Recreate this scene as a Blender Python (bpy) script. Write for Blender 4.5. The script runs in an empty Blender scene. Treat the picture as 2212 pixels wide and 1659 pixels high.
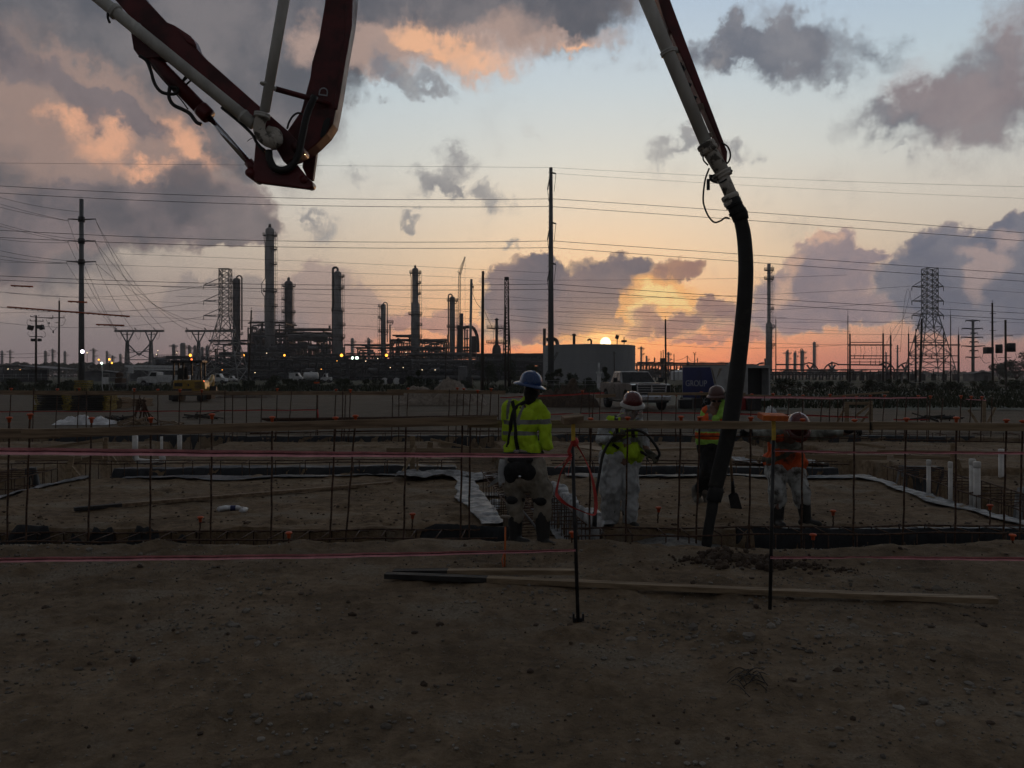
import bpy, bmesh, math, random
import numpy as np
from mathutils import Vector, Matrix, Euler, noise as mnoise
random.seed(7)
SC = bpy.context.scene
COL = SC.collection
# ------------------------------------------------------------------ camera
F, HOR, CX, EYE = 1800.0, 810.0, 1106.0, 1.75      # the photo seen 2212 px wide: focal length, horizon row, centre column, eye height
cam = bpy.data.cameras.new("camera"); camo = bpy.data.objects.new("camera", cam); COL.objects.link(camo)
camo.location = (0, 0, EYE); camo.rotation_euler = (math.pi / 2, 0, 0)
cam.sensor_width = 36; cam.lens = F / 2212 * 36; cam.shift_y = -19.5 / 2212
cam.clip_start = 0.05; cam.clip_end = 9000
SC.camera = camo
SC.view_settings.view_transform = 'Standard'; SC.view_settings.look = 'None'
SC.view_settings.exposure = 0; SC.view_settings.gamma = 1
def at(x, y, Y): return Vector(((x - CX) * Y / F, Y, EYE + (HOR - y) * Y / F))
def gY(y): return EYE * F / (y - HOR)
def lin(c):
    return tuple((v / 255 / 12.92 if v / 255 <= 0.04045 else ((v / 255 + 0.055) / 1.055) ** 2.4) for v in c) + (1,)
# ------------------------------------------------------------------ sky
class NT:
    def __init__(s, nt): s.nt = nt; nt.nodes.clear()
    def n(s, t, **kw):
        nd = s.nt.nodes.new('ShaderNode' + t)
        for k, v in kw.items(): setattr(nd, k, v)
        return nd
    def put(s, sock, v):
        if hasattr(v, 'is_output'): s.nt.links.new(v, sock)
        elif v is not None: sock.default_value = v
    def math(s, op, a, b=None, c=None, clamp=False):
        nd = s.n('Math', operation=op, use_clamp=clamp)
        for i, v in enumerate((a, b, c)): s.put(nd.inputs[i], v)
        return nd.outputs[0]
    def mix(s, f, a, b):
        nd = s.n('Mix', data_type='RGBA'); s.put(nd.inputs[0], f); s.put(nd.inputs[6], a); s.put(nd.inputs[7], b)
        return nd.outputs[2]
    def smooth(s, v, a, b, lo=0.0, hi=1.0):
        nd = s.n('MapRange', interpolation_type='SMOOTHSTEP'); s.put(nd.inputs[0], v)
        for i, q in ((1, a), (2, b), (3, lo), (4, hi)): nd.inputs[i].default_value = q
        return nd.outputs[0]
    def noise(s, vec, scale, detail=5, rough=0.55, col=False, dist=0.0, dim='3D'):
        nd = s.n('TexNoise', noise_dimensions=dim); s.put(nd.inputs['Vector'], vec); nd.inputs['Scale'].default_value = scale
        nd.inputs['Detail'].default_value = detail; nd.inputs['Roughness'].default_value = rough; nd.inputs['Distortion'].default_value = dist
        return nd.outputs[1 if col else 0]
    def ramp(s, f, stops):
        nd = s.n('ValToRGB'); s.put(nd.inputs[0], f); el = nd.color_ramp.elements
        while len(el) < len(stops): el.new(0.5)
        for e, (p, c) in zip(el, stops): e.position = p; e.color = lin(c)
        return nd.outputs[0]
    def vmath(s, op, a, b):
        nd = s.n('VectorMath', operation=op); s.put(nd.inputs[0], a)
        if op == 'SCALE': s.put(nd.inputs[3], b)
        else: s.put(nd.inputs[1], b)
        return nd.outputs[0]
def UW(x, y):    # photo column/row -> direction in units of 1/1800 radian
    return (math.atan((x - CX) / F) * F, math.atan((HOR - y) / math.hypot(F, x - CX)) * F)
SUN_AZ, SUN_EL = math.atan((1308 - CX) / F), math.atan((HOR - 740.5) / F)
W = bpy.data.worlds.new("World"); SC.world = W; W.use_nodes = True
t = NT(W.node_tree)
g = t.n('TexCoord').outputs['Generated']
sp = t.n('SeparateXYZ'); t.put(sp.inputs[0], g)
dx, dy, dz = sp.outputs
az = t.math('ARCTAN2', dx, dy); el = t.math('ARCSINE', dz)
u = t.math('MULTIPLY', az, F); w = t.math('MULTIPLY', el, F)
cb = t.n('CombineXYZ'); t.put(cb.inputs[0], u); t.put(cb.inputs[1], w); uv = cb.outputs[0]
w01 = t.math('DIVIDE', w, 1000, clamp=True)
us, ws = SUN_AZ * F, SUN_EL * F
du = t.math('SUBTRACT', u, us); dw = t.math('SUBTRACT', w, ws)
warm = t.math('POWER', 2.718, t.math('MULTIPLY', t.math('POWER', t.math('DIVIDE', t.math('ABSOLUTE', du), 520), 2), -1))
c_sun = t.ramp(w01, [(0, (226, 116, 84)), (.05, (246, 142, 92)), (.13, (238, 180, 126)), (.24, (214, 189, 156)), (.34, (198, 187, 168)), (.45, (184, 186, 179)), (.6, (166, 177, 182)), (.82, (140, 158, 178))])
c_off = t.ramp(w01, [(0, (122, 104, 106)), (.05, (134, 112, 110)), (.15, (150, 136, 128)), (.26, (166, 156, 144)), (.36, (172, 168, 160)), (.46, (168, 172, 170)), (.62, (154, 168, 176)), (.82, (134, 153, 174))])
sky = t.mix(warm, c_off, c_sun)
left = t.smooth(u, -200, -1000)
sky = t.mix(t.math('MULTIPLY', left, t.smooth(w, 420, 60, 0, .5)), sky, lin((130, 120, 116)))
r2 = t.math('SQRT', t.math('ADD', t.math('MULTIPLY', du, du), t.math('MULTIPLY', dw, t.math('MULTIPLY', dw, 1.8))))
gain = t.n('VectorMath', operation='SCALE'); t.put(gain.inputs[0], sky); gain.inputs[3].default_value = 1.3; sky = gain.outputs[0]
sky = t.mix(t.math('MULTIPLY', t.math('POWER', 2.718, t.math('DIVIDE', r2, -230.0)), .62), sky, (1.25, .62, .22, 1))
aur = t.math('POWER', 2.718, t.math('DIVIDE', r2, -85.0))
sky = t.mix(t.math('MULTIPLY', aur, .9), sky, (1.25, .52, .15, 1))
nbig = t.noise(uv, 1 / 240, 7, .6, dim='2D')
nwarp = t.noise(uv, 1 / 70, 6, .6, col=True, dim='2D')
off = t.vmath('SCALE', t.vmath('SUBTRACT', nwarp, (.5, .5, .5)), 120.0)
uvw = t.vmath('ADD', uv, off)
nwarp2 = t.noise(uv, 1 / 42, 6, .62, col=True, dim='2D')
uvs = t.vmath('ADD', uv, t.vmath('SCALE', t.vmath('SUBTRACT', nwarp2, (.5, .5, .5)), 62.0))
nfine = t.noise(uvw, 1 / 90, 6, .6, dim='2D')
billow = t.noise(uv, 1 / 26, 5, .55, dim='2D')
uvsoft = t.vmath('ADD', uvw, t.vmath('SCALE', t.vmath('SUBTRACT', nwarp2, (.5, .5, .5)), 46.0))
nsoft = t.math('ADD', t.math('MULTIPLY', nbig, .5), t.math('MULTIPLY', nfine, .5))
ROT = {}
def rotated(vec, q):
    if not q: return vec
    key = (id(vec), q)
    if key not in ROT:
        c_, s_ = math.cos(math.radians(q)), math.sin(math.radians(q)); dots = []
        for v in ((c_, -s_, 0), (s_, c_, 0)):
            nd = t.n('VectorMath', operation='DOT_PRODUCT'); t.put(nd.inputs[0], vec); nd.inputs[1].default_value = v; dots.append(nd.outputs[1])
        cm = t.n('CombineXYZ'); t.put(cm.inputs[0], dots[0]); t.put(cm.inputs[1], dots[1]); ROT[key] = (cm.outputs[0], vec)
    return ROT[key][0]
def field(blobs, vec):
    acc = None
    for b in blobs:
        x, y, rx, ry = b[:4]; rot = b[4] if len(b) > 4 else 0; s = b[5] if len(b) > 5 else 1
        q = 20 if rot > 9 else -20 if rot < -9 else 0           # clockwise tilt in the picture
        U_, W_ = UW(x, y); c_, s_ = math.cos(math.radians(q)), math.sin(math.radians(q)); U_, W_ = U_ * c_ - W_ * s_, U_ * s_ + W_ * c_
        rx, ry = rx * 1.35, ry * 1.35
        rv = rotated(vec, q); nd = t.n('VectorMath', operation='MULTIPLY_ADD'); t.put(nd.inputs[0], rv); nd.inputs[1].default_value = (1 / rx, 1 / ry, 0); nd.inputs[2].default_value = (-U_ / rx, -W_ / ry, 0)
        ln = t.n('VectorMath', operation='LENGTH'); t.put(ln.inputs[0], nd.outputs[0])
        v = t.math('MAXIMUM', t.math('MULTIPLY_ADD', ln.outputs[1], -s, s), 0.0)
        acc = v if acc is None else t.math('ADD', acc, v)
    return acc
def layer(sky, blobs, vec, nse, amp, lo, hi, dark, light, rim=None, rimk=1.0, op=1.0, fk=.5):
    f = t.math('ADD', field(blobs, vec), t.math('MULTIPLY', t.math('SUBTRACT', nse, .5), amp))
    a = t.smooth(f, lo, hi)
    body = t.mix(t.smooth(t.math('ADD', t.math('MULTIPLY', nfine, fk), t.math('MULTIPLY', nbig, 1 - fk)), .36, .64), dark, light)
    if rim is not None:
        edge = t.smooth(f, hi + .24, lo)
        body = t.mix(t.math('MULTIPLY', edge, rimk), body, rim)
    return t.mix(t.math('MULTIPLY', a, op) if op != 1 else a, sky, body)
rimsun = t.mix(t.math('POWER', 2.718, t.math('DIVIDE', r2, -520.0)), lin((196, 172, 166)), lin((255, 206, 140)))
# upper, soft, slate clouds
sky = layer(sky, [(60, 60, 420, 170, 0), (330, 80, 330, 140), (110, 300, 300, 150), (40, 430, 280, 130), (610, 170, 140, 190), (690, 50, 170, 110), (430, 230, 170, 120), (250, 440, 190, 80), (520, 300, 60, 110, 0, .8),
                  (1000, -25, 330, 100), (1220, 10, 190, 90), (860, 0, 170, 90), (900, 100, 170, 60, 0, .7), (40, 540, 150, 90, 0, .8)],
            uvsoft, nsoft, .8, .0, .8, lin((78, 79, 86)), lin((110, 105, 107)), op=.96, fk=.25)
sky = layer(sky, [(1650, 95, 125, 60), (1735, 115, 105, 58), (1570, 105, 80, 36), (1900, 105, 62, 34, 15, .8), (2080, 205, 150, 72, -12), (1930, 235, 120, 36, -18, .8), (2160, 250, 120, 55), (2190, 60, 60, 90, 30, .7), (1800, 175, 100, 36, 0, .5)],
            uvsoft, nsoft, 1.0, .06, .98, lin((88, 91, 102)), lin((120, 118, 123)), op=.9, fk=.3)
# salmon light on the cloud undersides
def lit(blobs, c, op, sky, lo=.12, hi=.62, vec=uvw, k=.45):
    f = field(blobs, vec)
    return t.mix(t.math('MULTIPLY', t.math('MULTIPLY', t.smooth(f, .0, .22), op), t.smooth(t.math('ADD', f, t.math('MULTIPLY', t.math('SUBTRACT', nfine, .5), k)), lo, hi)), sky, lin(c))
sky = lit([(890, 100, 170, 52, -8), (1030, 125, 110, 50, 6), (810, 115, 80, 46), (660, 95, 34, 46, 20), (1240, 90, 90, 20), (1100, 80, 90, 50)], (176, 150, 138), .7, sky, -.05, .9, uvw, .45)
sky = lit([(900, 75, 70, 30, 0), (1040, 135, 80, 36, 6), (940, 105, 60, 26), (1240, 98, 40, 12)], (234, 178, 138), .75, sky, .1, .95, uvw, .5)
sky = lit([(215, 280, 150, 64, -18), (370, 310, 110, 64, 20), (300, 370, 150, 44, 8), (90, 210, 170, 60, -20, .8), (50, 150, 130, 80, 0, .7), (190, 170, 110, 30, 20, .7), (60, 330, 120, 60, 0, .6)], (150, 127, 118), .85, sky, -.05, .95, uvw, .5)
sky = lit([(225, 300, 64, 44, -18), (385, 292, 50, 40, 20), (425, 340, 54, 30), (320, 376, 80, 20, 8), (150, 255, 60, 20, -20)], (224, 166, 132), .8, sky, .12, 1.0, uvw, .55)
sky = lit([(2140, 225, 120, 60, -14), (2190, 60, 60, 70, 0, .8), (2000, 190, 80, 50)], (150, 128, 126), .4, sky, -.05, .9, uvw, .45)
sky = layer(sky, [(140, 190, 170, 34, 22), (230, 225, 90, 26, 20), (300, 250, 60, 30, 20, .8), (60, 130, 80, 30, 0, .6)], uvw, nbig, .5, .02, .85, lin((80, 80, 89)), lin((110, 105, 110)), op=.75, fk=.3)
# violet cumulus low on the left, and its slate wisps
sky = layer(sky, [(410, 405, 60, 56), (370, 475, 120, 56), (530, 460, 64, 60), (250, 440, 120, 46), (480, 495, 110, 30), (100, 470, 150, 60), (30, 560, 60, 60, 0, .8)],
            uvs, billow, .34, .1, .44, lin((88, 86, 91)), lin((124, 112, 113)), lin((176, 148, 136)), .35, op=.92, fk=.35)
sky = layer(sky, [(830, 150, 46, 34, 20), (880, 185, 60, 26, 20), (950, 195, 50, 18, 25), (985, 345, 42, 38), (945, 385, 66, 26, 12), (930, 410, 60, 26), (1075, 445, 44, 34, 30), (1045, 410, 26, 26), (985, 425, 40, 22), (888, 472, 32, 16), (682, 490, 42, 20), (650, 470, 30, 12), (1105, 525, 26, 14),
                  (1450, 312, 62, 26, -14), (1510, 290, 40, 24, -14), (1600, 330, 44, 26, 35), (1560, 130, 50, 46, 0, .6), (1385, 140, 40, 24, 0, .5), (770, 385, 40, 20, -25, .7), (1950, 310, 26, 12, -20, .8)],
            uvsoft, nfine, 1.1, .14, 1.0, lin((104, 106, 115)), lin((150, 147, 146)), op=.8)
# heaped clouds along the horizon
sky = layer(sky, [(700, 655, 90, 76), (760, 690, 80, 60), (690, 612, 40, 36), (640, 700, 80, 60)], uvs, billow, .3, .08, .4, lin((130, 117, 120)), lin((152, 132, 130)), lin((186, 154, 138)), .3, op=.65)
sky = layer(sky, [(470, 660, 80, 52), (420, 640, 54, 34), (300, 720, 160, 50), (130, 730, 160, 50), (540, 620, 40, 30), (560, 720, 130, 50)],
            uvs, billow, .3, .04, .5, lin((112, 109, 114)), lin((130, 122, 123)), lin((156, 138, 130)), .3, op=.55)
sky = layer(sky, [(905, 700, 60, 18), (960, 690, 46, 22), (1000, 715, 60, 16), (870, 690, 40, 16), (1090, 745, 30, 14), (1390, 730, 40, 10), (1540, 690, 60, 26), (1500, 735, 60, 12), (1620, 720, 70, 22)],
            uvs, nfine, .5, .12, .6, lin((140, 112, 116)), lin((170, 132, 126)), rimsun, .3, op=.75)
sky = layer(sky, [(1140, 600, 62, 46), (1085, 625, 44, 46), (1180, 590, 38, 44), (1130, 680, 96, 66), (1280, 610, 80, 48), (1350, 590, 50, 38), (1230, 660, 80, 50), (1310, 670, 80, 54), (1215, 710, 110, 30), (1385, 585, 22, 32), (1340, 640, 40, 40)],
            uvs, billow, .3, .16, .3, lin((108, 102, 108)), lin((138, 120, 118)), rimsun, .8)
sky = layer(sky, [(1450, 585, 56, 26), (1420, 610, 40, 20), (1490, 580, 30, 18)], uvs, billow, .4, .14, .5, lin((150, 116, 106)), lin((182, 140, 112)), rimsun, .6)
sky = lit([(1400, 650, 60, 40, -35), (1375, 690, 34, 44), (1460, 645, 110, 40, 10), (1350, 665, 18, 26), (1300, 728, 130, 14)], (250, 184, 112), .85, sky, .06, .8, uvs, 1.2)
sky = lit([(1395, 640, 40, 26, -35), (1372, 690, 18, 34), (1440, 640, 60, 20, 10), (1300, 728, 60, 10)], (255, 220, 150), .9, sky, .2, 1.0, uvs, 2.2)
sky = layer(sky, [(1400, 690, 48, 30), (1450, 710, 70, 22), (1490, 690, 40, 18), (1365, 720, 30, 14), (1555, 665, 46, 20), (1590, 690, 60, 22), (1530, 655, 30, 14)],
            uvs, nfine, .9, .16, .7, lin((132, 108, 110)), lin((168, 132, 120)), rimsun, .8, op=.92)
sky = layer(sky, [(1790, 555, 66, 48), (1740, 590, 54, 44), (1690, 630, 60, 30), (1830, 600, 70, 40), (1800, 525, 40, 28), (1880, 555, 40, 14), (1770, 670, 120, 36), (1870, 675, 80, 28), (1930, 650, 40, 20), (1690, 690, 80, 30)],
            uvs, billow, .34, .14, .42, lin((120, 113, 124)), lin((158, 138, 138)), rimsun, .6, op=.94)
sky = layer(sky, [(2040, 540, 56, 52), (1985, 590, 70, 54), (2080, 600, 80, 64), (1960, 620, 50, 36), (2190, 540, 56, 56), (2150, 610, 80, 80), (2215, 500, 46, 36), (2030, 680, 80, 30), (2160, 690, 100, 40)],
            uvs, billow, .32, .14, .38, lin((94, 99, 115)), lin((120, 119, 128)), lin((200, 172, 154)), .4, op=.96)
sky = lit([(2110, 550, 40, 16, 20), (2150, 570, 40, 22, -20), (2105, 610, 22, 40), (2180, 515, 30, 20)], (186, 160, 150), .55, sky, .05, .8, uvs, .9)
sky = lit([(1715, 575, 24, 40, 20), (1780, 510, 34, 14), (1690, 640, 24, 34)], (226, 182, 150), .6, sky, .05, .8, uvs, .9)
# air over the horizon, sun disc, and the dim sky overhead and behind
sky = t.mix(t.smooth(w, 110, 0, 0, .5), sky, t.mix(warm, lin((116, 102, 106)), lin((228, 116, 84))))
disc = t.smooth(t.math('SQRT', t.math('ADD', t.math('MULTIPLY', du, du), t.math('MULTIPLY', dw, dw))), 12.4, 10.0)
glow = t.math('POWER', 2.718, t.math('DIVIDE', r2, -44.0))
sky = t.mix(t.math('MULTIPLY', glow, .85), sky, (1.7, .85, .28, 1))
sky = t.mix(disc, sky, (4.0, 3.0, 1.5, 1))
fac = t.math('MULTIPLY', t.math('MULTIPLY', t.smooth(w, 1150, 800), t.smooth(dy, .2, .62)), t.math('GREATER_THAN', w, -60.0), clamp=True)
bg = t.n('Background'); t.put(bg.inputs[0], sky); bg.inputs[1].default_value = 1.22
bo = t.n('Background'); bo.inputs[0].default_value = lin((99, 100, 103)); bo.inputs[1].default_value = 1.0
mx = t.n('MixShader'); t.put(mx.inputs[0], fac); t.put(mx.inputs[1], bo.outputs[0]); t.put(mx.inputs[2], bg.outputs[0])
t.put(t.n('OutputWorld').inputs[0], mx.outputs[0])
W.cycles.sampling_method = 'NONE'
# ------------------------------------------------------------------ sun, half sunk behind the tank
sl = bpy.data.lights.new("sun", 'SUN'); so = bpy.data.objects.new("sun", sl); COL.objects.link(so)
sl.energy = 0.22; sl.angle = math.radians(0.55); sl.color = (1, .55, .25)
so.rotation_euler = Vector((math.sin(SUN_AZ) * math.cos(SUN_EL), math.cos(SUN_AZ) * math.cos(SUN_EL), math.sin(SUN_EL))).to_track_quat('Z', 'Y').to_euler()
SC.cycles.max_bounces = 5; SC.cycles.diffuse_bounces = 2; SC.cycles.glossy_bounces = 2; SC.cycles.transparent_max_bounces = 12
SC.cycles.caustics_reflective = False; SC.cycles.caustics_refractive = False
SC.cycles.use_denoising = True; SC.cycles.use_adaptive_sampling = True; SC.cycles.adaptive_threshold = 0.03
# ------------------------------------------------------------------ materials
MATS = {}
def pm(name, c, c2=None, scale=6.0, rough=.7, metal=0.0, bump=0.0, stretch=(1, 1, 1), detail=5, contrast=(.38, .64), spec=.4, alpha=1.0, emit=None, coat=0.0):
    m = bpy.data.materials.new(name); m.use_nodes = True
    k = NT(m.node_tree); b = k.n('BsdfPrincipled'); k.put(k.n('OutputMaterial').inputs[0], b.outputs[0])
    tc = k.n('TexCoord').outputs['Object']
    mp = k.n('Mapping'); k.put(mp.inputs[0], tc); mp.inputs[3].default_value = stretch
    nz = k.noise(mp.outputs[0], scale, detail, .6)
    if c2 is None: c2 = tuple(v * .62 for v in c)
    f = k.smooth(nz, contrast[0], contrast[1])
    k.put(b.inputs['Base Color'], k.mix(f, tuple(c) + (1,), tuple(c2) + (1,)))
    k.put(b.inputs['Roughness'], k.smooth(nz, .3, .7, max(rough - .1, .03), min(rough + .12, 1)))
    b.inputs['Metallic'].default_value = metal; b.inputs['Specular IOR Level'].default_value = spec
    b.inputs['Coat Weight'].default_value = coat
    if bump:
        bp = k.n('Bump'); bp.inputs['Strength'].default_value = bump; bp.inputs['Distance'].default_value = .02
        k.put(bp.inputs['Height'], k.noise(mp.outputs[0], scale * 2.7, 5, .65)); k.put(b.inputs['Normal'], bp.outputs[0])
    if alpha < 1: b.inputs['Alpha'].default_value = alpha
    if emit: b.inputs['Emission Color'].default_value = tuple(emit[:3]) + (1,); b.inputs['Emission Strength'].default_value = emit[3]
    MATS[name] = m; return m
pm('rust', (.10, .055, .035), (.045, .03, .024), 30, .8, .3, .3)
pm('darksteel', (.035, .035, .036), (.02, .02, .022), 8, .55, .4)
pm('polesteel', (.15, .155, .16), (.10, .105, .11), 1.5, .55, .3, 0, (1, 1, .12))
pm('lattice', (.24, .245, .25), (.16, .162, .165), .8, .6, .3)
pm('oldwood', (.06, .05, .042), (.03, .025, .02), 3, .9, 0, .3, (1, 1, .08))
pm('lumber', (.27, .20, .125), (.17, .122, .075), 5, .75, 0, .25, (.35, 6, 6))
pm('lumberweathered', (.25, .18, .115), (.13, .09, .06), 5, .85, 0, .3, (.35, 6, 6))
pm('lumberdark', (.03, .028, .026), (.015, .014, .013), 5, .7, 0, .3, (.4, 6, 6))
pm('orangecap', (.58, .095, .022), (.4, .06, .018), 12, .5)
pm('orangepaint', (.62, .15, .02), (.42, .1, .03), 14, .6, 0, .2)
pm('yellowpaint', (.62, .42, .05), (.4, .28, .05), 14, .6)
pm('tape', (.78, .38, .42), (.60, .28, .31), 9, .35, 0, .2)
pm('tapered', (.46, .04, .035), (.34, .03, .025), 9, .4)
pm('blackplastic', (.010, .012, .015), (.02, .023, .028), 3, .5, 0, .5, spec=.3)
pm('greysheet', (.15, .153, .155), (.06, .062, .065), 6, .5, 0, .6, spec=.3)
pm('clearplastic', (.27, .275, .28), (.13, .135, .14), 6, .5, 0, .6, spec=.3)
pm('whiteplastic', (.6, .61, .63), (.44, .45, .48), 4, .35, 0, .5)
pm('pvc', (.6, .595, .58), (.48, .47, .45), 6, .45)
pm('boomred', (.115, .006, .008), (.045, .004, .005), 2.5, .5, 0, .05, coat=.15)
pm('boompipe', (.62, .63, .60), (.46, .46, .44), 4, .5, 0, .05, (1, 1, .3))
pm('pipecaked', (.46, .43, .38), (.10, .09, .08), 9, .8, 0, .5, contrast=(.5, .6))
pm('rubber', (.014, .014, .015), (.022, .021, .02), 6, .5, 0, .2)
pm('rubbermud', (.018, .018, .018), (.055, .05, .043), 5, .8, 0, .3, contrast=(.5, .75))
pm('chrome', (.6, .63, .68), (.5, .52, .56), 3, .16, 1.0)
pm('vessel', (.27, .27, .275), (.19, .19, .195), .5, .55, .2, 0, (1, 1, .3))
pm('vesseldark', (.13, .13, .135), (.08, .08, .085), .5, .6, .3)
pm('plant', (.055, .055, .058), (.032, .032, .034), .7, .65, .3)
pm('tankpaint', (.25, .258, .27), (.205, .212, .224), .25, .6, 0, 0, (1, 1, .25))
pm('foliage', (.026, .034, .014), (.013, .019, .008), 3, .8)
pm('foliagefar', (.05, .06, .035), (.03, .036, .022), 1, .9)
pm('bark', (.06, .045, .035), None, 4, .9, 0, .4)
pm('truckpaint', (.165, .15, .14), (.145, .132, .123), 2, .35, .3, coat=.4)
pm('glass', (.012, .014, .016), (.016, .018, .02), 2, .12, 0, spec=.25)
pm('blacktrim', (.016, .016, .017), (.024, .024, .025), 6, .55)
pm('tyre', (.018, .018, .018), (.03, .028, .026), 12, .85, 0, .3)
pm('whitepaint', (.56, .57, .58), (.44, .45, .46), 2, .45)
pm('trailerwhite', (.36, .365, .37), (.26, .262, .26), 1.6, .4)
pm('trailerblue', (.010, .02, .115), (.008, .014, .08), 1.5, .4)
pm('lettering', (.36, .37, .4), (.28, .29, .32), 6, .5)
pm('stackyellow', (.26, .19, .03), (.12, .09, .025), 9, .8)
pm('yellow', (.33, .205, .02), (.22, .135, .016), 4, .45, coat=.2)
pm('redpaint', (.32, .02, .018), (.22, .015, .014), 4, .5)
pm('concrete', (.17, .165, .155), (.10, .098, .092), 16, .75, 0, 1.0)
pm('sand', (.24, .205, .17), (.16, .135, .11), 5, .95, 0, .8)
pm('clod', (.085, .06, .042), (.05, .035, .026), 9, .95, 0, .8)
pm('stone', (.22, .20, .17), (.10, .088, .075), 2, .85, 0, .4)
pm('galv', (.30, .31, .32), (.22, .225, .23), 5, .5, .5)
pm('cable', (.03, .03, .032), None, 3, .6)
pm('orangeguard', (.50, .10, .02), (.40, .07, .02), 3, .5)
def lamp_mat(name, c, s): return pm(name, c[:3], c[:3], 3, .4, emit=(c[0], c[1], c[2], s))
lamp_mat('sodium', (1, .38, .045), 3.6); lamp_mat('mercury', (.75, 1, .8), 6.0); lamp_mat('arcwhite', (.93, .86, 1), 7.0); lamp_mat('smalllamp', (1, .75, .45), 2.2); lamp_mat('redlamp', (1, .18, .05), 2.5)
# ------------------------------------------------------------------ objects
ORG = {}
def tag(o, label=None, cat=None, group=None, kind=None):
    for k, v in (('label', label), ('category', cat), ('group', group), ('kind', kind)):
        if v: o[k] = v
    return o
def thing(name, label, cat, loc=(0, 0, 0), group=None, rotz=0, local=False):
    o = bpy.data.objects.new(name, None); COL.objects.link(o); o.empty_display_size = .2
    o.location = loc; o.rotation_euler = (0, 0, rotz); ORG[o.name] = Vector((0, 0, 0)) if local else Vector(loc)
    return tag(o, label, cat, group)
def frame(d):
    d = Vector(d).normalized(); a = Vector((0, 0, 1)) if abs(d.z) < .95 else Vector((1, 0, 0))
    s = d.cross(a).normalized(); return s, s.cross(d).normalized()
class MB:
    def __init__(s): s.v = []; s.f = []; s.mi = []; s.cur = 0
    def _f(s, faces, b): s.f += [tuple(i + b for i in f) for f in faces]; s.mi += [s.cur] * len(faces)
    def raw(s, vs, fs): b = len(s.v); s.v += [Vector(v) for v in vs]; s._f(fs, b); return s
    def box(s, c, d, rot=None, taper=1.0):
        x, y, z = d[0] / 2, d[1] / 2, d[2] / 2; tp = taper
        p = [Vector(q) for q in ((-x, -y, -z), (x, -y, -z), (x, y, -z), (-x, y, -z), (-x * tp, -y * tp, z), (x * tp, -y * tp, z), (x * tp, y * tp, z), (-x * tp, y * tp, z))]
        if rot is not None:
            m = rot if isinstance(rot, Matrix) else Euler(rot).to_matrix(); p = [m @ q for q in p]
        return s.raw([q + Vector(c) for q in p], [(0, 3, 2, 1), (4, 5, 6, 7), (0, 1, 5, 4), (1, 2, 6, 5), (2, 3, 7, 6), (3, 0, 4, 7)])
    def bar(s, a, b, w, h=None, up=(0, 0, 1)):     # square bar from a to b
        a, b = Vector(a), Vector(b); d = b - a; h = h or w
        if d.length < 1e-6: return s
        y = Vector(up); x = d.cross(y)
        if x.length < 1e-4: x = Vector((1, 0, 0))
        x.normalize(); z = x.cross(d).normalized()
        m = Matrix((x, d.normalized(), z)).transposed()
        return s.box((a + b) / 2, (w, d.length, h), m)
    def tube(s, pts, r, n=8, caps=True, flat=1.0):
        pts = [Vector(p) for p in pts]; rs = r if isinstance(r, (list, tuple)) else [r] * len(pts)
        b = len(s.v); side = None
        for i, p in enumerate(pts):
            d = (pts[min(i + 1, len(pts) - 1)] - pts[max(i - 1, 0)])
            if d.length < 1e-9: d = Vector((0, 0, 1))
            d.normalize()
            if side is None: side, up = frame(d)
            else:
                side = side - d * side.dot(d)
                if side.length < 1e-6: side, up = frame(d)
                side.normalize(); up = side.cross(d).normalized()
            for k in range(n):
                a = 2 * math.pi * k / n; s.v.append(p + (side * math.cos(a) + up * math.sin(a) * flat) * rs[i])
        fs = [(i * n + k, i * n + (k + 1) % n, (i + 1) * n + (k + 1) % n, (i + 1) * n + k) for i in range(len(pts) - 1) for k in range(n)]
        if caps: fs += [tuple(range(n - 1, -1, -1)), tuple((len(pts) - 1) * n + k for k in range(n))]
        s._f(fs, b); return s
    def cyl(s, a, b, r, r2=None, n=10): return s.tube([a, b], [r, r if r2 is None else r2], n)
    def lathe(s, prof, o, n=20, axis=None):        # prof: (radius, height) pairs
        o = Vector(o); b = len(s.v); X, Y, Z = (Vector((1, 0, 0)), Vector((0, 1, 0)), Vector((0, 0, 1)))
        if axis is not None: Z = Vector(axis).normalized(); X, Y = frame(Z)
        for r, h in prof:
            for k in range(n):
                a = 2 * math.pi * k / n; s.v.append(o + X * (r * math.cos(a)) + Y * (r * math.sin(a)) + Z * h)
        fs = [(i * n + k, i * n + (k + 1) % n, (i + 1) * n + (k + 1) % n, (i + 1) * n + k) for i in range(len(prof) - 1) for k in range(n)]
        fs += [tuple(range(n - 1, -1, -1)), tuple((len(prof) - 1) * n + k for k in range(n))]
        s._f(fs, b); return s
    def ell(s, c, r, rot=None, n=14, m=9):
        c = Vector(c); R = Euler(rot).to_matrix() if isinstance(rot, tuple) else rot
        b = len(s.v)
        for i in range(m + 1):
            th = math.pi * i / m
            for k in range(n):
                ph = 2 * math.pi * k / n
                q = Vector((r[0] * math.sin(th) * math.cos(ph), r[1] * math.sin(th) * math.sin(ph), r[2] * math.cos(th)))
                s.v.append(c + (R @ q if R is not None else q))
        s._f([(i * n + k, (i + 1) * n + k, (i + 1) * n + (k + 1) % n, i * n + (k + 1) % n) for i in range(m) for k in range(n)], b); return s
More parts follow.
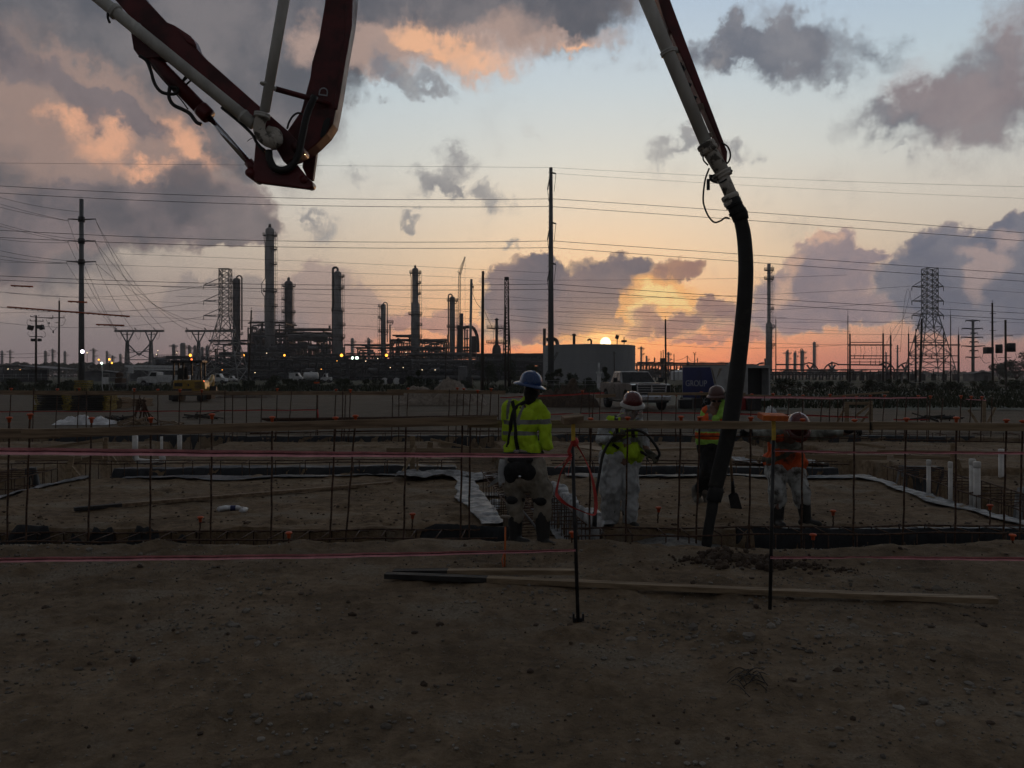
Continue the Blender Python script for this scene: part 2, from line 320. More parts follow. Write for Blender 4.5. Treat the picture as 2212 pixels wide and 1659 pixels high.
    def cap(s, a, b, r0, r1, n=12, flat=1.0):        # round-ended limb
        a, b = Vector(a), Vector(b); d = (b - a).normalized()
        pts, rs = [], []
        for k in range(4): q = math.pi / 2 * (1 - k / 4); pts.append(a - d * r0 * math.sin(q)); rs.append(max(r0 * math.cos(q), 1e-4))
        pts += [a, b]; rs += [r0, r1]
        for k in range(1, 5): q = math.pi / 2 * k / 4; pts.append(b + d * r1 * math.sin(q)); rs.append(max(r1 * math.cos(q), 1e-4))
        return s.tube(pts, rs, n, flat=flat)
    def prism(s, poly, o, ax, ay, az, depth):   # polygon in ax/ay plane extruded along az
        o, ax, ay, az = Vector(o), Vector(ax), Vector(ay), Vector(az); n = len(poly)
        vs = [o + ax * p[0] + ay * p[1] for p in poly] + [o + ax * p[0] + ay * p[1] + az * depth for p in poly]
        if ax.cross(ay).dot(az) * depth > 0:
            fs = [tuple(range(n - 1, -1, -1)), tuple(range(n, 2 * n))] + [(i, (i + 1) % n, n + (i + 1) % n, n + i) for i in range(n)]
        else: fs = [tuple(range(n)), tuple(range(2 * n - 1, n - 1, -1))] + [(i, n + i, n + (i + 1) % n, (i + 1) % n) for i in range(n)]
        return s.raw(vs, fs)
    def grid(s, nx, ny, fn, double=False):
        b = len(s.v)
        s.v += [Vector(fn(i / (nx - 1), j / (ny - 1))) for j in range(ny) for i in range(nx)]
        s._f([(j * nx + i, j * nx + i + 1, (j + 1) * nx + i + 1, (j + 1) * nx + i) for j in range(ny - 1) for i in range(nx - 1)], b); return s
    def obj(s, name, mat, parent=None, smooth=False, loc=None, bevel=0.0, mods=None):
        if parent is not None: org = ORG[parent.name]
        else:
            if loc is None:
                xs, ys, zs = zip(*s.v); loc = ((min(xs) + max(xs)) / 2, (min(ys) + max(ys)) / 2, min(zs))
            org = Vector(loc)
        me = bpy.data.meshes.new(name); me.from_pydata([tuple(v - org) for v in s.v], [], s.f)
        ms = mat if isinstance(mat, (list, tuple)) else [mat]
        for m in ms: me.materials.append(MATS[m] if isinstance(m, str) else m)
        if len(ms) > 1: me.polygons.foreach_set('material_index', s.mi)
        if smooth: me.polygons.foreach_set('use_smooth', [True] * len(me.polygons))
        me.validate(); me.update()
        o = bpy.data.objects.new(name, me); COL.objects.link(o)
        if parent is not None: o.parent = parent; ORG[o.name] = org
        else: o.location = org; ORG[o.name] = org
        if bevel: bv = o.modifiers.new('edge', 'BEVEL'); bv.width = bevel; bv.segments = 2; bv.limit_method = 'ANGLE'
        return o
def solid(mb, name, mat, parent=None, voxel=.01, smooth_it=4, facefn=None, loc=None, wrinkle=0.0, wscale=9.0, cut=None):
    """joins overlapping closed shapes into one continuous skin"""
    o = mb.obj(name, 'rust', None, loc=(0, 0, 0))
    r = o.modifiers.new('r', 'REMESH'); r.mode = 'VOXEL'; r.voxel_size = voxel
    sm = o.modifiers.new('s', 'SMOOTH'); sm.iterations = smooth_it; sm.factor = .5
    me = bpy.data.meshes.new_from_object(o.evaluated_get(bpy.context.evaluated_depsgraph_get()))
    bpy.data.objects.remove(o); me.name = name; me.materials.clear()
    n = len(me.vertices); co = np.empty(n * 3); me.vertices.foreach_get('co', co); co = co.reshape(-1, 3)
    if wrinkle:
        no = np.empty(n * 3); me.vertices.foreach_get('normal', no); no = no.reshape(-1, 3)
        dsp = np.array([mnoise.fractal(Vector((c[0] * wscale, c[1] * wscale, c[2] * wscale * .6)), 1.0, 2.1, 3) for c in co]); co = co + no * (dsp * wrinkle)[:, None]
    ms = mat if isinstance(mat, (list, tuple)) else [mat]
    for m in ms: me.materials.append(MATS[m])
    if facefn:
        me.polygons.foreach_set('material_index', [facefn(p.center) for p in me.polygons])
    org = ORG[parent.name] if parent is not None else Vector(loc or (0, 0, 0))
    me.vertices.foreach_set('co', (co - np.array(org)).ravel())
    me.polygons.foreach_set('use_smooth', [True] * len(me.polygons)); me.update()
    o = bpy.data.objects.new(name, me); COL.objects.link(o)
    if parent is not None: o.parent = parent
    else: o.location = org
    ORG[o.name] = org
    return o
ORD = ['leftmost', 'second', 'third', 'fourth', 'fifth', 'sixth', 'seventh', 'eighth', 'ninth', 'tenth', 'eleventh', 'twelfth', 'thirteenth', 'fourteenth', 'fifteenth', 'sixteenth', 'seventeenth', 'eighteenth', 'nineteenth', 'twentieth']
TENS = ['', '', 'twenty', 'thirty', 'forty', 'fifty', 'sixty']
def ordinal(i):      # 0 -> leftmost, 20 -> twenty-first
    if i < 20: return ORD[i]
    n = i + 1; t_, u_ = divmod(n, 10)
    return (TENS[t_][:-1] + 'ieth') if u_ == 0 else TENS[t_] + '-' + ['first', 'second', 'third', 'fourth', 'fifth', 'sixth', 'seventh', 'eighth', 'ninth'][u_ - 1]
def arc(c, r, a0, a1, n, ux=(1, 0, 0), uz=(0, 0, 1)):
    return [Vector(c) + Vector(ux) * (r * math.cos(a0 + (a1 - a0) * i / n)) + Vector(uz) * (r * math.sin(a0 + (a1 - a0) * i / n)) for i in range(n + 1)]
def spline(pts, n=8):
    P = [Vector(p) for p in pts]; P = [P[0] * 2 - P[1]] + P + [P[-1] * 2 - P[-2]]; out = []
    for i in range(1, len(P) - 2):
        for k in range(n):
            s_ = k / n; a, b, c, d = P[i - 1:i + 3]
            out.append(.5 * ((2 * b) + (c - a) * s_ + (2 * a - 5 * b + 4 * c - d) * s_ ** 2 + (3 * b - a - 3 * c + d) * s_ ** 3))
    return out + [P[-2]]
# ------------------------------------------------------------------ ground
def vn(x, y, seed=0):
    xi, yi = np.floor(x).astype(np.int64), np.floor(y).astype(np.int64); fx, fy = x - xi, y - yi
    fx, fy = fx * fx * (3 - 2 * fx), fy * fy * (3 - 2 * fy)
    def h(a, b):
        n = (a * 374761393 + b * 668265263 + seed * 974634777) & 0x7fffffff
        n = ((n ^ (n >> 13)) * 1274126177) & 0x7fffffff
        return ((n ^ (n >> 16)) & 0xffff) / 65535.0
    return (h(xi, yi) * (1 - fx) + h(xi + 1, yi) * fx) * (1 - fy) + (h(xi, yi + 1) * (1 - fx) + h(xi + 1, yi + 1) * fx) * fy
def fb(x, y, seed=0, o=4): return sum(vn(x * 2 ** i, y * 2 ** i, seed + i) * .5 ** i for i in range(o)) / (2 - .5 ** (o - 1)) - .5
LIP = ([-15, -5.2, -2.5, -1, .3, 1.2, 2, 3, 4.5, 5.4, 15], [8.42, 8.42, 8.5, 8.7, 8.74, 8.6, 8.36, 8.38, 8.6, 8.86, 8.86])
FAR1 = 9.30
def cL(y): return -.08 - .151 * (y - 9.5)
def cR(y): return 1.0 - .12 * (y - 9.5)
def hgt(x, y, detail=True):
    x = np.asarray(x, float); y = np.asarray(y, float)
    st = lambda d, w_=.07: np.clip(d / w_, 0, 1) ** 2 * (3 - 2 * np.clip(d / w_, 0, 1))
    e = fb(x * 2.2, y * 2.2, 5) * .16 + fb(x * 9, y * 9, 15, 2) * .06
    d1 = np.minimum(y - np.interp(x, *LIP), FAR1 - y) + e
    d2 = np.minimum(y - 14.3, 15.45 - y) + e
    d3 = np.minimum(y - 21.7, 23.4 - y) + e
    iny = np.minimum(y - 9.2, 22.5 - y)
    dc = np.minimum(np.minimum(x - cL(y), cR(y) - x), iny) + e
    dr = np.minimum(np.minimum(x - 6.05, 7.35 - x), iny) + e
    dl = np.minimum(np.minimum(x + 8.9, -7.4 - x), iny) + e
    tr = np.maximum.reduce([d1, d2, d3, dc, dr, dl])
    z = fb(x * .22, y * .22, 1) * .10 + fb(x * 1.1, y * 1.1, 9) * .05
    rid = np.exp(-((y - np.interp(x, *LIP) + .28) / .22) ** 2) * (.05 + fb(x * 2, y * 2, 33) * .07)
    if detail: z = z + fb(x * 3.2, y * 3.2, 21, 4) * .05 + fb(x * 9, y * 9, 41, 2) * .03 + np.maximum(fb(x * 2.3 + 9, y * 2.3, 71, 4) - .12, 0) * .22 + rid
    for x0, y0, ang, gap in ((1.9, 4.1, 1.95, 0), (2.12, 4.1, 1.95, 0), (-1.6, 5.2, .18, 0), (-1.6, 5.75, .18, 0), (2.0, 3.2, .06, 0)):
        ca, sa = math.cos(ang), math.sin(ang); al = (x - x0) * ca + (y - y0) * sa; ac = -(x - x0) * sa + (y - y0) * ca + .1 * np.sin(al * .8)
        m_ = np.clip(1 - np.abs(ac) / .085, 0, 1) ** .5 * np.clip(1.9 - np.abs(al), 0, 1) * np.clip(vn(x * 1.3, y * 1.3, 91) * 2.2 - .5, 0, 1); z = z - m_ * (.014 + .012 * (np.sin(al * 62 + np.sign(ac) * 1.2) > 0))
    near = np.clip((y - 24) / 3, 0, 1); z = z * (1 - near) + fb(x * .3, y * .3, 3) * .1 * near
    edge = np.clip(np.minimum.reduce([18.5 - np.abs(x), y - 1.0, 27.5 - y]) / 1.0, 0, 1)
    return (z * edge - .5 * st(tr)) * 1.0
def H(x, y): return float(hgt(np.array([x]), np.array([y]))[0])
def ground_mesh():
    xs = np.concatenate([np.arange(-19, -7, .14), np.arange(-7, 8, .06), np.arange(8, 19.01, .14)]); ys = np.concatenate([np.arange(.9, 8, .05), np.arange(8, 10, .03), np.arange(10, 16, .06), np.arange(16, 28.01, .1)])
    nx, ny = len(xs), len(ys); X, Y_ = np.meshgrid(xs, ys); Z = hgt(X, Y_)
    vs = np.stack([X, Y_, Z], -1).reshape(-1, 3)
    idx = np.arange(nx * ny).reshape(ny, nx)
    q = np.stack([idx[:-1, :-1], idx[:-1, 1:], idx[1:, 1:], idx[1:, :-1]], -1).reshape(-1, 4)
    n0 = len(vs)
    # the rest of the land, one sheet with the near grid, out to the horizon
    bx0, bx1, by0, by1 = xs[0], xs[-1], ys[0], ys[-1]
    R = 1250.0
    outer = [(-R, -R, 0), (R, -R, 0), (R, R, 0), (-R, R, 0)]
    me = bpy.data.meshes.new('ground')
    c = [idx[0, 0], idx[0, -1], idx[-1, -1], idx[-1, 0]]
    edges = [list(idx[0, :]), list(idx[:, -1]), list(idx[-1, ::-1]), list(idx[::-1, 0])]
    faces = [tuple(int(i) for i in f) for f in q]
    for k in range(4):
        e_ = edges[k]; a, b = n0 + k, n0 + (k + 1) % 4; half = len(e_) // 2
        faces += [(int(e_[i + 1]), int(e_[i]), a) for i in range(half)]
        faces += [(int(e_[i + 1]), int(e_[i]), b) for i in range(half, len(e_) - 1)]
        faces.append((a, b, int(e_[half])))
    me.from_pydata([tuple(v) for v in vs] + outer, [], faces); me.validate(); me.update()
    return me
gm = bpy.data.materials.new('earth'); gm.use_nodes = True
k = NT(gm.node_tree); b = k.n('BsdfPrincipled'); k.put(k.n('OutputMaterial').inputs[0], b.outputs[0])
pos = k.n('NewGeometry').outputs['Position']; sx = k.n('SeparateXYZ'); k.put(sx.inputs[0], pos)
n1 = k.noise(pos, 1.1, 6, .62); n2 = k.noise(pos, 9, 5, .65); n3 = k.noise(pos, 46, 4, .7)
dirt = k.ramp(k.math('ADD', k.math('MULTIPLY', n1, .5), k.math('MULTIPLY', n2, .5)), [(.34, (72, 59, 44)), (.47, (106, 89, 69)), (.6, (136, 116, 93))])
grav = k.ramp(k.math('ADD', k.math('MULTIPLY', n3, .6), k.math('MULTIPLY', n1, .4)), [(.34, (78, 71, 60)), (.5, (106, 97, 84)), (.66, (142, 133, 119))])
mixf = k.math('MAXIMUM', k.smooth(n1, .5, .64, 0, .75), k.smooth(sx.outputs[1], 22.5, 25))
base = k.mix(mixf, dirt, grav)
nearf = k.math('MULTIPLY', k.smooth(sx.outputs[1], 8.9, 8.2), .22)
base = k.mix(nearf, base, grav)
base = k.mix(k.smooth(k.noise(pos, .33, 4, .6), .4, .66, 0, .5), base, k.mix(.5, base, lin((60, 50, 38))))
base = k.mix(k.smooth(sx.outputs[1], 22.5, 27), base, k.mix(.42, base, lin((58, 52, 46))))
far = k.smooth(k.math('ADD', sx.outputs[1], k.math('MULTIPLY', n1, 30)), 96, 120)
base = k.mix(far, base, lin((60, 62, 44)))
k.put(b.inputs['Base Color'], base); b.inputs['Roughness'].default_value = .95; b.inputs['Specular IOR Level'].default_value = .2
bp = k.n('Bump'); bp.inputs['Strength'].default_value = .9; bp.inputs['Distance'].default_value = .03
k.put(bp.inputs['Height'], k.math('ADD', k.math('MULTIPLY', n3, .5), n2)); k.put(b.inputs['Normal'], bp.outputs[0])
MATS['earth'] = gm
me = ground_mesh(); me.materials.append(gm); me.polygons.foreach_set('use_smooth', [True] * len(me.polygons))
go = bpy.data.objects.new('ground', me); COL.objects.link(go); tag(go, 'bare brown dirt pad with trenches and a gravel lot beyond', 'ground', kind='structure')
# loose stones, far too many to count
rng = np.random.default_rng(3)
bm = bmesh.new(); bmesh.ops.create_icosphere(bm, subdivisions=1, radius=1); ico = np.array([v.co[:] for v in bm.verts]); icf = np.array([[v.index for v in f.verts] for f in bm.faces]); bm.free()
def scatter(n, fx, size, name, mat, label, cat):
    V, Fc = [], []
    for i in range(n):
        x, y, sz = fx()
        r = sz * (.6 + .8 * rng.random(3)) * np.array([1, 1, .7]); a = rng.random() * 6.28; ca, sa = math.cos(a), math.sin(a)
        p = ico * (1 + .35 * (rng.random((len(ico), 1)) - .5)) * r; p = p @ np.array([[ca, sa, 0], [-sa, ca, 0], [0, 0, 1]])
        V.append(p + np.array([x, y, 0])); Fc.append(icf + i * len(ico))
    V = np.array(V); cen = V.mean(1); z = hgt(cen[:, 0], cen[:, 1]); V[:, :, 2] += z[:, None] + .004
    me = bpy.data.meshes.new(name); me.from_pydata([tuple(q) for q in V.reshape(-1, 3)], [], [tuple(int(j) for j in f) for f in np.concatenate(Fc)])
    me.materials.append(MATS[mat]); o = bpy.data.objects.new(name, me); COL.objects.link(o)
    return tag(o, label, cat, kind='stuff')
def fst():
    y = 2.2 + 6.2 * rng.random() ** .8; x = (rng.random() * 2 - 1) * (.66 * y + .3)
    dens = vn(np.array([x * .9]), np.array([y * .9]), 77)[0]
    s_ = .0035 + .010 * rng.random() ** 3 + (.024 * rng.random() if rng.random() < .05 else 0)
    return x, y, s_ * (.5 + 1.25 * max(dens - .15, 0) ** 1.4)
scatter(13500, fst, 1, 'gravel', 'stone', 'loose pale stones strewn over the dirt in front', 'gravel')
def fst3():
    y = 2.2 + 6.2 * rng.random() ** .8; return (rng.random() * 2 - 1) * (.66 * y + .3), y, .008 + .022 * rng.random() ** 3
scatter(260, fst3, 1, 'gravel', 'clod', 'dark dirt crumbs strewn over the dirt in front', 'gravel')
def fst2():
    y = 9.6 + 14 * rng.random() ** 1.6; x = (rng.random() * 2 - 1) * (.66 * y); return x, y, .006 + .02 * rng.random() ** 3
scatter(2600, fst2, 1, 'gravel', 'clod', 'small dirt clods scattered on the building pad', 'gravel')
# ------------------------------------------------------------------ far plant
def px(n, Y): return n * Y / F
def plat(o, c, r, z, side, Y, w_=1.3):
    """walkway ring or sector with railing round a column"""
    a0, a1 = {'B': (0, 2 * math.pi), 'R': (-1.25, 1.25), 'L': (math.pi - 1.25, math.pi + 1.25)}[side]
    mb = MB(); n = 18 if side == 'B' else 9; ro = r + w_
    for i in range(n):
        t0, t1 = a0 + (a1 - a0) * i / n, a0 + (a1 - a0) * (i + 1) / n; P = lambda R_, t_, zz: Vector((c.x + R_ * math.cos(t_), c.y + R_ * math.sin(t_), zz))
        mb.raw([P(r * .98, t0, z), P(ro, t0, z), P(ro, t1, z), P(r * .98, t1, z), P(r * .98, t0, z + .18), P(ro, t0, z + .18), P(ro, t1, z + .18), P(r * .98, t1, z + .18)], [(0, 3, 2, 1), (4, 5, 6, 7), (0, 1, 5, 4), (1, 2, 6, 5), (2, 3, 7, 6), (3, 0, 4, 7)])
        for h_ in (.6, 1.15): mb.cyl(P(ro, t0, z + h_), P(ro, t1, z + h_), .05, n=4)
        mb.cyl(P(ro, t0, z), P(ro, t0, z + 1.15), .05, n=4)
    for t_ in (a0 + .3, a1 - .3): mb.bar(P(r, t_, z - 1.2), P(ro * .97, t_, z), .12)
    return mb.obj('platform', 'plant', o)
def column(label, x, ytop, ybase, wpx, Y, plats=(), neck=None, ladder='R', lower=None, nozzle=True, pipe=None, mat='vessel', cat='column', name='distillation_column', group='distillation columns of the refinery', dome=.45):
    c = at(x, ybase, Y); c.z = 0; r = px(wpx / 2, Y); zt = at(x, ytop, Y).z; o = thing(name, label, cat, c, group)
    prof = [(r, 0), (r, zt - r * dome * 1.6)] + [(r * math.cos(a), zt - r * dome * 1.6 + r * dome * 1.6 * math.sin(a)) for a in (.3, .6, .9, 1.2, 1.5)]
    if lower: r2, zl = px(lower[0] / 2, Y), at(0, lower[1], Y).z; prof = [(r2, 0), (r2, zl), (r, zl + r)] + prof[1:]
    for q in range(1, 9): zq = zt * q / 9.5; 
    sh = MB().lathe(prof, c, 24)
    if nozzle: MB().lathe([(r * .34, -r * .3), (r * .34, r * .5), (r * .22, r * .75), (.02, r * .85)], c + Vector((0, 0, zt)), 10).obj('top_nozzle', 'vesseldark', o, True)
    [sh.lathe([(r * 1.002, zz), (r * 1.03, zz + .06), (r * 1.03, zz + .3), (r * 1.002, zz + .36)], c, 24) for zz in np.arange(zt * .55, zt * .93, zt * .09)]; sh.obj('shell', mat, o, True)
    for yy, s_ in plats: plat(o, c, r if not lower or yy < lower[1] else px(lower[0] / 2, Y), at(0, yy, Y).z, s_, Y, max(1.1, px(5.5, Y)))
    if ladder:
        s_ = 1 if ladder == 'R' else -1; lx = c.x + s_ * (r + .55); lb = MB(); z0, z1 = 9, zt - r
        for d_ in (-.3, .3): lb.cyl((lx, c.y + d_, z0), (lx, c.y + d_, z1), .05, n=4)
        for zz in np.arange(z0, z1, 1.6):
            lb.cyl((lx + s_ * .75, c.y - .4, zz), (lx + s_ * .75, c.y + .4, zz), .05, n=4); lb.cyl((lx, c.y, zz), (lx + s_ * .75, c.y, zz), .05, n=4); lb.cyl((lx, c.y, zz), (c.x + s_ * r, c.y, zz), .06, n=4)
        lb.cyl((lx + s_ * .75, c.y, z0), (lx + s_ * .75, c.y, z1), .05, n=4); lb.obj('ladder', 'plant', o)
    if neck:
        s_, xp, yt, yb, wp = neck; s_ = 1 if s_ == 'R' else -1; pr = px(wp / 2, Y); x0 = c.x; x1 = at(xp, 0, Y).x; zn = at(0, yt, Y).z - pr; rr_ = abs(x1 - x0) / 2
        pts = [Vector((x0, c.y, zt - r * .5))] + arc((x0 + (x1 - x0) / 2, c.y, zn - rr_), rr_, 0 if s_ < 0 else math.pi, math.pi if s_ < 0 else 0, 12) + [Vector((x1, c.y, at(0, yb, Y).z))]
        MB().tube(pts, pr, 10).obj('overhead_pipe', 'vesseldark', o, True)
    if pipe:
        pts = [at(q[0], q[1], Y - r * .2) for q in pipe]; MB().tube(pts, px(1.6, Y) / 2, 8).obj('riser_pipe', 'vesseldark', o, True)
    return o
Z2 = lambda q: (438.9 + .248 * q[0], 438.9 + .248 * q[1])
zy2 = lambda v: 438.9 + .248 * v
P2 = lambda l: [(zy2(a), s_) for a, s_ in l]
column('tallest distillation column, pale with a domed nozzle on top', 583, 491, 768, 18.6, 350, P2([(285, 'B'), (405, 'R'), (535, 'R'), (770, 'B'), (903, 'R'), (1042, 'R')]), lower=(21, zy2(800)), pipe=[Z2(q) for q in ((530, 290), (532, 330), (538, 340), (540, 655), (510, 700), (508, 775), (535, 815), (537, 1040))])
column('column behind the left lattice tower with a pipe bent to its right', 511, 600, 768, 16, 372, P2([(685, 'L'), (830, 'L'), (1145, 'R')]), neck=('R', 522.5, 594, 713, 3.2), ladder=None, nozzle=False, mat='vesseldark')
column('stubby topped column just right of the tallest one', 623.5, 606, 740, 18, 378, P2([(727, 'B'), (843, 'L'), (955, 'B'), (1065, 'R')]), ladder='L', pipe=[Z2(q) for q in ((785, 755), (790, 760), (790, 1095))], mat='vesseldark')
column('stout column with a thick pipe looped over its left side', 729.5, 585, 768, 16, 345, P2([(645, 'R'), (742, 'R'), (942, 'B'), (1068, 'R'), (1170, 'B')]), neck=('L', 719.2, 575, 764, 5), nozzle=False, lower=(21, zy2(945)))
column('slim short column with a thin pipe down its right side', 828, 656, 768, 10.8, 355, P2([(905, 'L'), (1005, 'L'), (1125, 'B')]), neck=('R', 836.6, 652, 739, 2.2), ladder='L', nozzle=False)
column('tall slim column with a widened lower half, left of the crane', 897, 578, 768, 13.6, 350, P2([(612, 'B'), (703, 'R'), (795, 'R'), (972, 'B'), (1068, 'R'), (1170, 'B')]), lower=(18.5, zy2(885)), pipe=[Z2(q) for q in ((1805, 610), (1812, 650), (1812, 880))])
column('column with a crook topped pipe beside the crane', 977, 640, 764, 12, 345, P2([(855, 'B'), (1085, 'B')]), neck=('L', 968.6, 634, 764, 3), nozzle=False)
fc = 'far columns in the haze'
for i, (x, yt, yb, w_, Y, n_, lab) in enumerate(((761, 730, 770, 7, 760, None, 'short far column right of the looped pipe column'), (797, 732, 770, 6.5, 760, ('L', 794, 729, 770, 2), 'short far column with a crook top and a flag vent'),
    (4, 757, 790, 5, 900, None, 'far column at the very left edge'), (21.5, 755, 790, 3, 900, None, 'thin far column near the left edge'), (98, 757, 790, 6, 900, None, 'far column between the two wooden utility poles'), (113.5, 753, 790, 4, 900, None, 'thin far column just left of the cross armed wooden pole'), (140, 758, 790, 5, 900, None, 'far column left of the tall steel pole'),
    (202, 752, 785, 4.5, 850, None, 'far column right of the bright white lamp'), (231, 758, 785, 5, 850, None, 'far column left of the portal frame'), (243, 767, 785, 4, 850, None, 'low far column beside the portal frame'), (260, 764, 785, 5, 850, None, 'low far column behind the portal frame leg'),
    (375, 743, 775, 7, 620, None, 'far column right of the portal frame'), (395, 740, 775, 11.5, 600, None, 'broad flat far column left of the excavator lamp'), (410, 747, 775, 5, 620, ('L', 407, 745, 770, 1.6), 'thin far column above the excavator'), (420, 747, 775, 5, 640, ('R', 423, 745, 770, 1.6), 'thin far column right of the excavator lamp'), (437, 749, 775, 6, 640, None, 'far column behind the second portal frame'), (447, 747, 775, 6, 640, ('R', 450, 744, 770, 1.6), 'far column left of the lattice tower foot'),
    (1385, 748, 806, 4.2, 700, None, 'slim far stack just right of the storage tank'), (1396.6, 768, 806, 4, 700, None, 'short far stack right of the storage tank'), (1443.7, 760, 806, 4, 700, None, 'far stack behind the lone wooden pole'), (1487, 781, 806, 3.5, 700, None, 'short far stack by the sagging wires'),
    (1700.5, 758, 806, 7, 800, ('R', 1703, 755, 800, 1.8), 'leftmost of the four far columns right of the hose'), (1717, 760.5, 806, 6, 800, ('R', 1719.5, 757.5, 800, 1.6), 'shortest of the four far columns right of the hose'), (1733.5, 756, 806, 6.5, 800, ('L', 1729.6, 752.5, 800, 1.8), 'far column with a crook pipe on its left, right of the hose'), (1759, 738, 806, 6.6, 800, None, 'tallest of the four far columns right of the hose'))):
    column(lab, x, yt, yb, w_, Y, ((yt + 6, 'B'), (yt + 18, 'R')) if i % 2 else ((yt + 10, 'R'),), neck=n_, ladder='R', nozzle=False, group=fc, name='far_column')
# flare and stacks
o = column('tall grey chimney stack standing behind the hose', 1661, 570, 822, 7.6, 330, [(548.6 + .248 * v, s_) for v, s_ in ((145, 'B'), (222, 'B'), (488, 'R'), (645, 'R'), (803, 'R'))], lower=(13.5, 700), nozzle=False, name='chimney_stack', group=None, cat='chimney', dome=.05)
o = column('thin flare post with a basket top between two columns', 842.5, 700, 768, 3.2, 352, [(zy2(1045), 'B'), (zy2(1230), 'R')], ladder=None, nozzle=False, name='flare_post', group=None, cat='flare')
Z3 = lambda q: (877.7 + .248 * q[0], 438.9 + .248 * q[1])
def furnace():
    Y = 330; o = thing('furnace', 'dark furnace with square stack and an arched flue duct', 'furnace', at(1000, 768, Y))
    a, b_ = Z3((445, 1065)), Z3((495, 1300)); MB().box(at((a[0] + b_[0]) / 2, (a[1] + b_[1]) / 2, Y), (px(b_[0] - a[0], Y), 4, px(b_[1] - a[1], Y))).obj('casing', 'plant', o)
    a, b_ = Z3((479, 960)), Z3((479, 1070)); MB().cyl(at(*b_, Y), at(*a, Y), px(4.4, Y), n=14).obj('stack', 'vesseldark', o, True)
    pts = spline([at(*Z3(q), Y) for q in ((495, 1085), (540, 1078), (580, 1085), (607, 1130), (622, 1200), (625, 1300))], 5); MB().tube(pts, px(3.6, Y), 10).obj('flue_duct', 'plant', o, True)
    a, b_ = Z3((545, 1110)), Z3((640, 1300)); MB().box(at((a[0] + b_[0]) / 2, (a[1] + b_[1]) / 2 + 6, Y + 4), (px(b_[0] - a[0], Y), 4, px(b_[1] - a[1] - 12, Y)), taper=.6).obj('hood', 'plant', o)
    for q0, q1 in (((510, 1090), (510, 1300)), ((530, 1100), (530, 1300)), ((500, 1180), (545, 1180))): MB().cyl(at(*Z3(q0), Y - 3), at(*Z3(q1), Y - 3), .35, n=6).obj('pipe', 'plant', o, True)
    plat(o, at(590, 0, Y), 0.1, at(0, Z3((0, 1290))[1], Y).z, 'B', Y, 9)
    Y = 335; c = at(*Z3((787, 1310)), Y); c.z = 0; o = thing('bell_furnace', 'bell shaped vessel with a thin capped stack', 'furnace', c); zt = lambda v: at(0, Z3((0, v))[1], Y).z; w_ = lambda z_: px(z_ * .248, Y)
    MB().lathe([(w_(39), 0), (w_(39), zt(1275)), (w_(30), zt(1245)), (w_(13), zt(1225)), (w_(12.5), zt(1200)), (w_(12), zt(1015))], c, 18).obj('body', 'plant', o, True)
    MB().lathe([(w_(20), zt(1016)), (w_(16), zt(1008)), (.1, zt(1001))], c, 12).obj('rain_cap', 'plant', o, True)
    plat(o, c, w_(13), zt(1220), 'B', Y, 3.6); plat(o, c, w_(13), zt(1092), 'B', Y, 3.4)
    lb = MB(); [lb.cyl(c + Vector((-w_(26), dd, 9)), c + Vector((-w_(26), dd, zt(1085))), .06, n=4) for dd in (-.3, .3)]; lb.obj('ladder', 'plant', o)
furnace()
c = at(1797, 806, 780); c.z = 0; o = thing('far_furnace', 'pale far furnace with a stepped cone, right of the expansion loop', 'furnace', c); w_ = lambda n: px(n, 780)
MB().lathe([(w_(11), 0), (w_(11), w_(10)), (w_(8), w_(14)), (w_(3), w_(22)), (w_(2), w_(23)), (w_(2), w_(29)), (w_(3), w_(30)), (w_(1.6), w_(33))], c, 16).obj('cone', 'vessel', o, True); MB().box(c + Vector((0, -3, w_(4))), (w_(44), 6, w_(8))).obj('base_block', 'vessel', o)
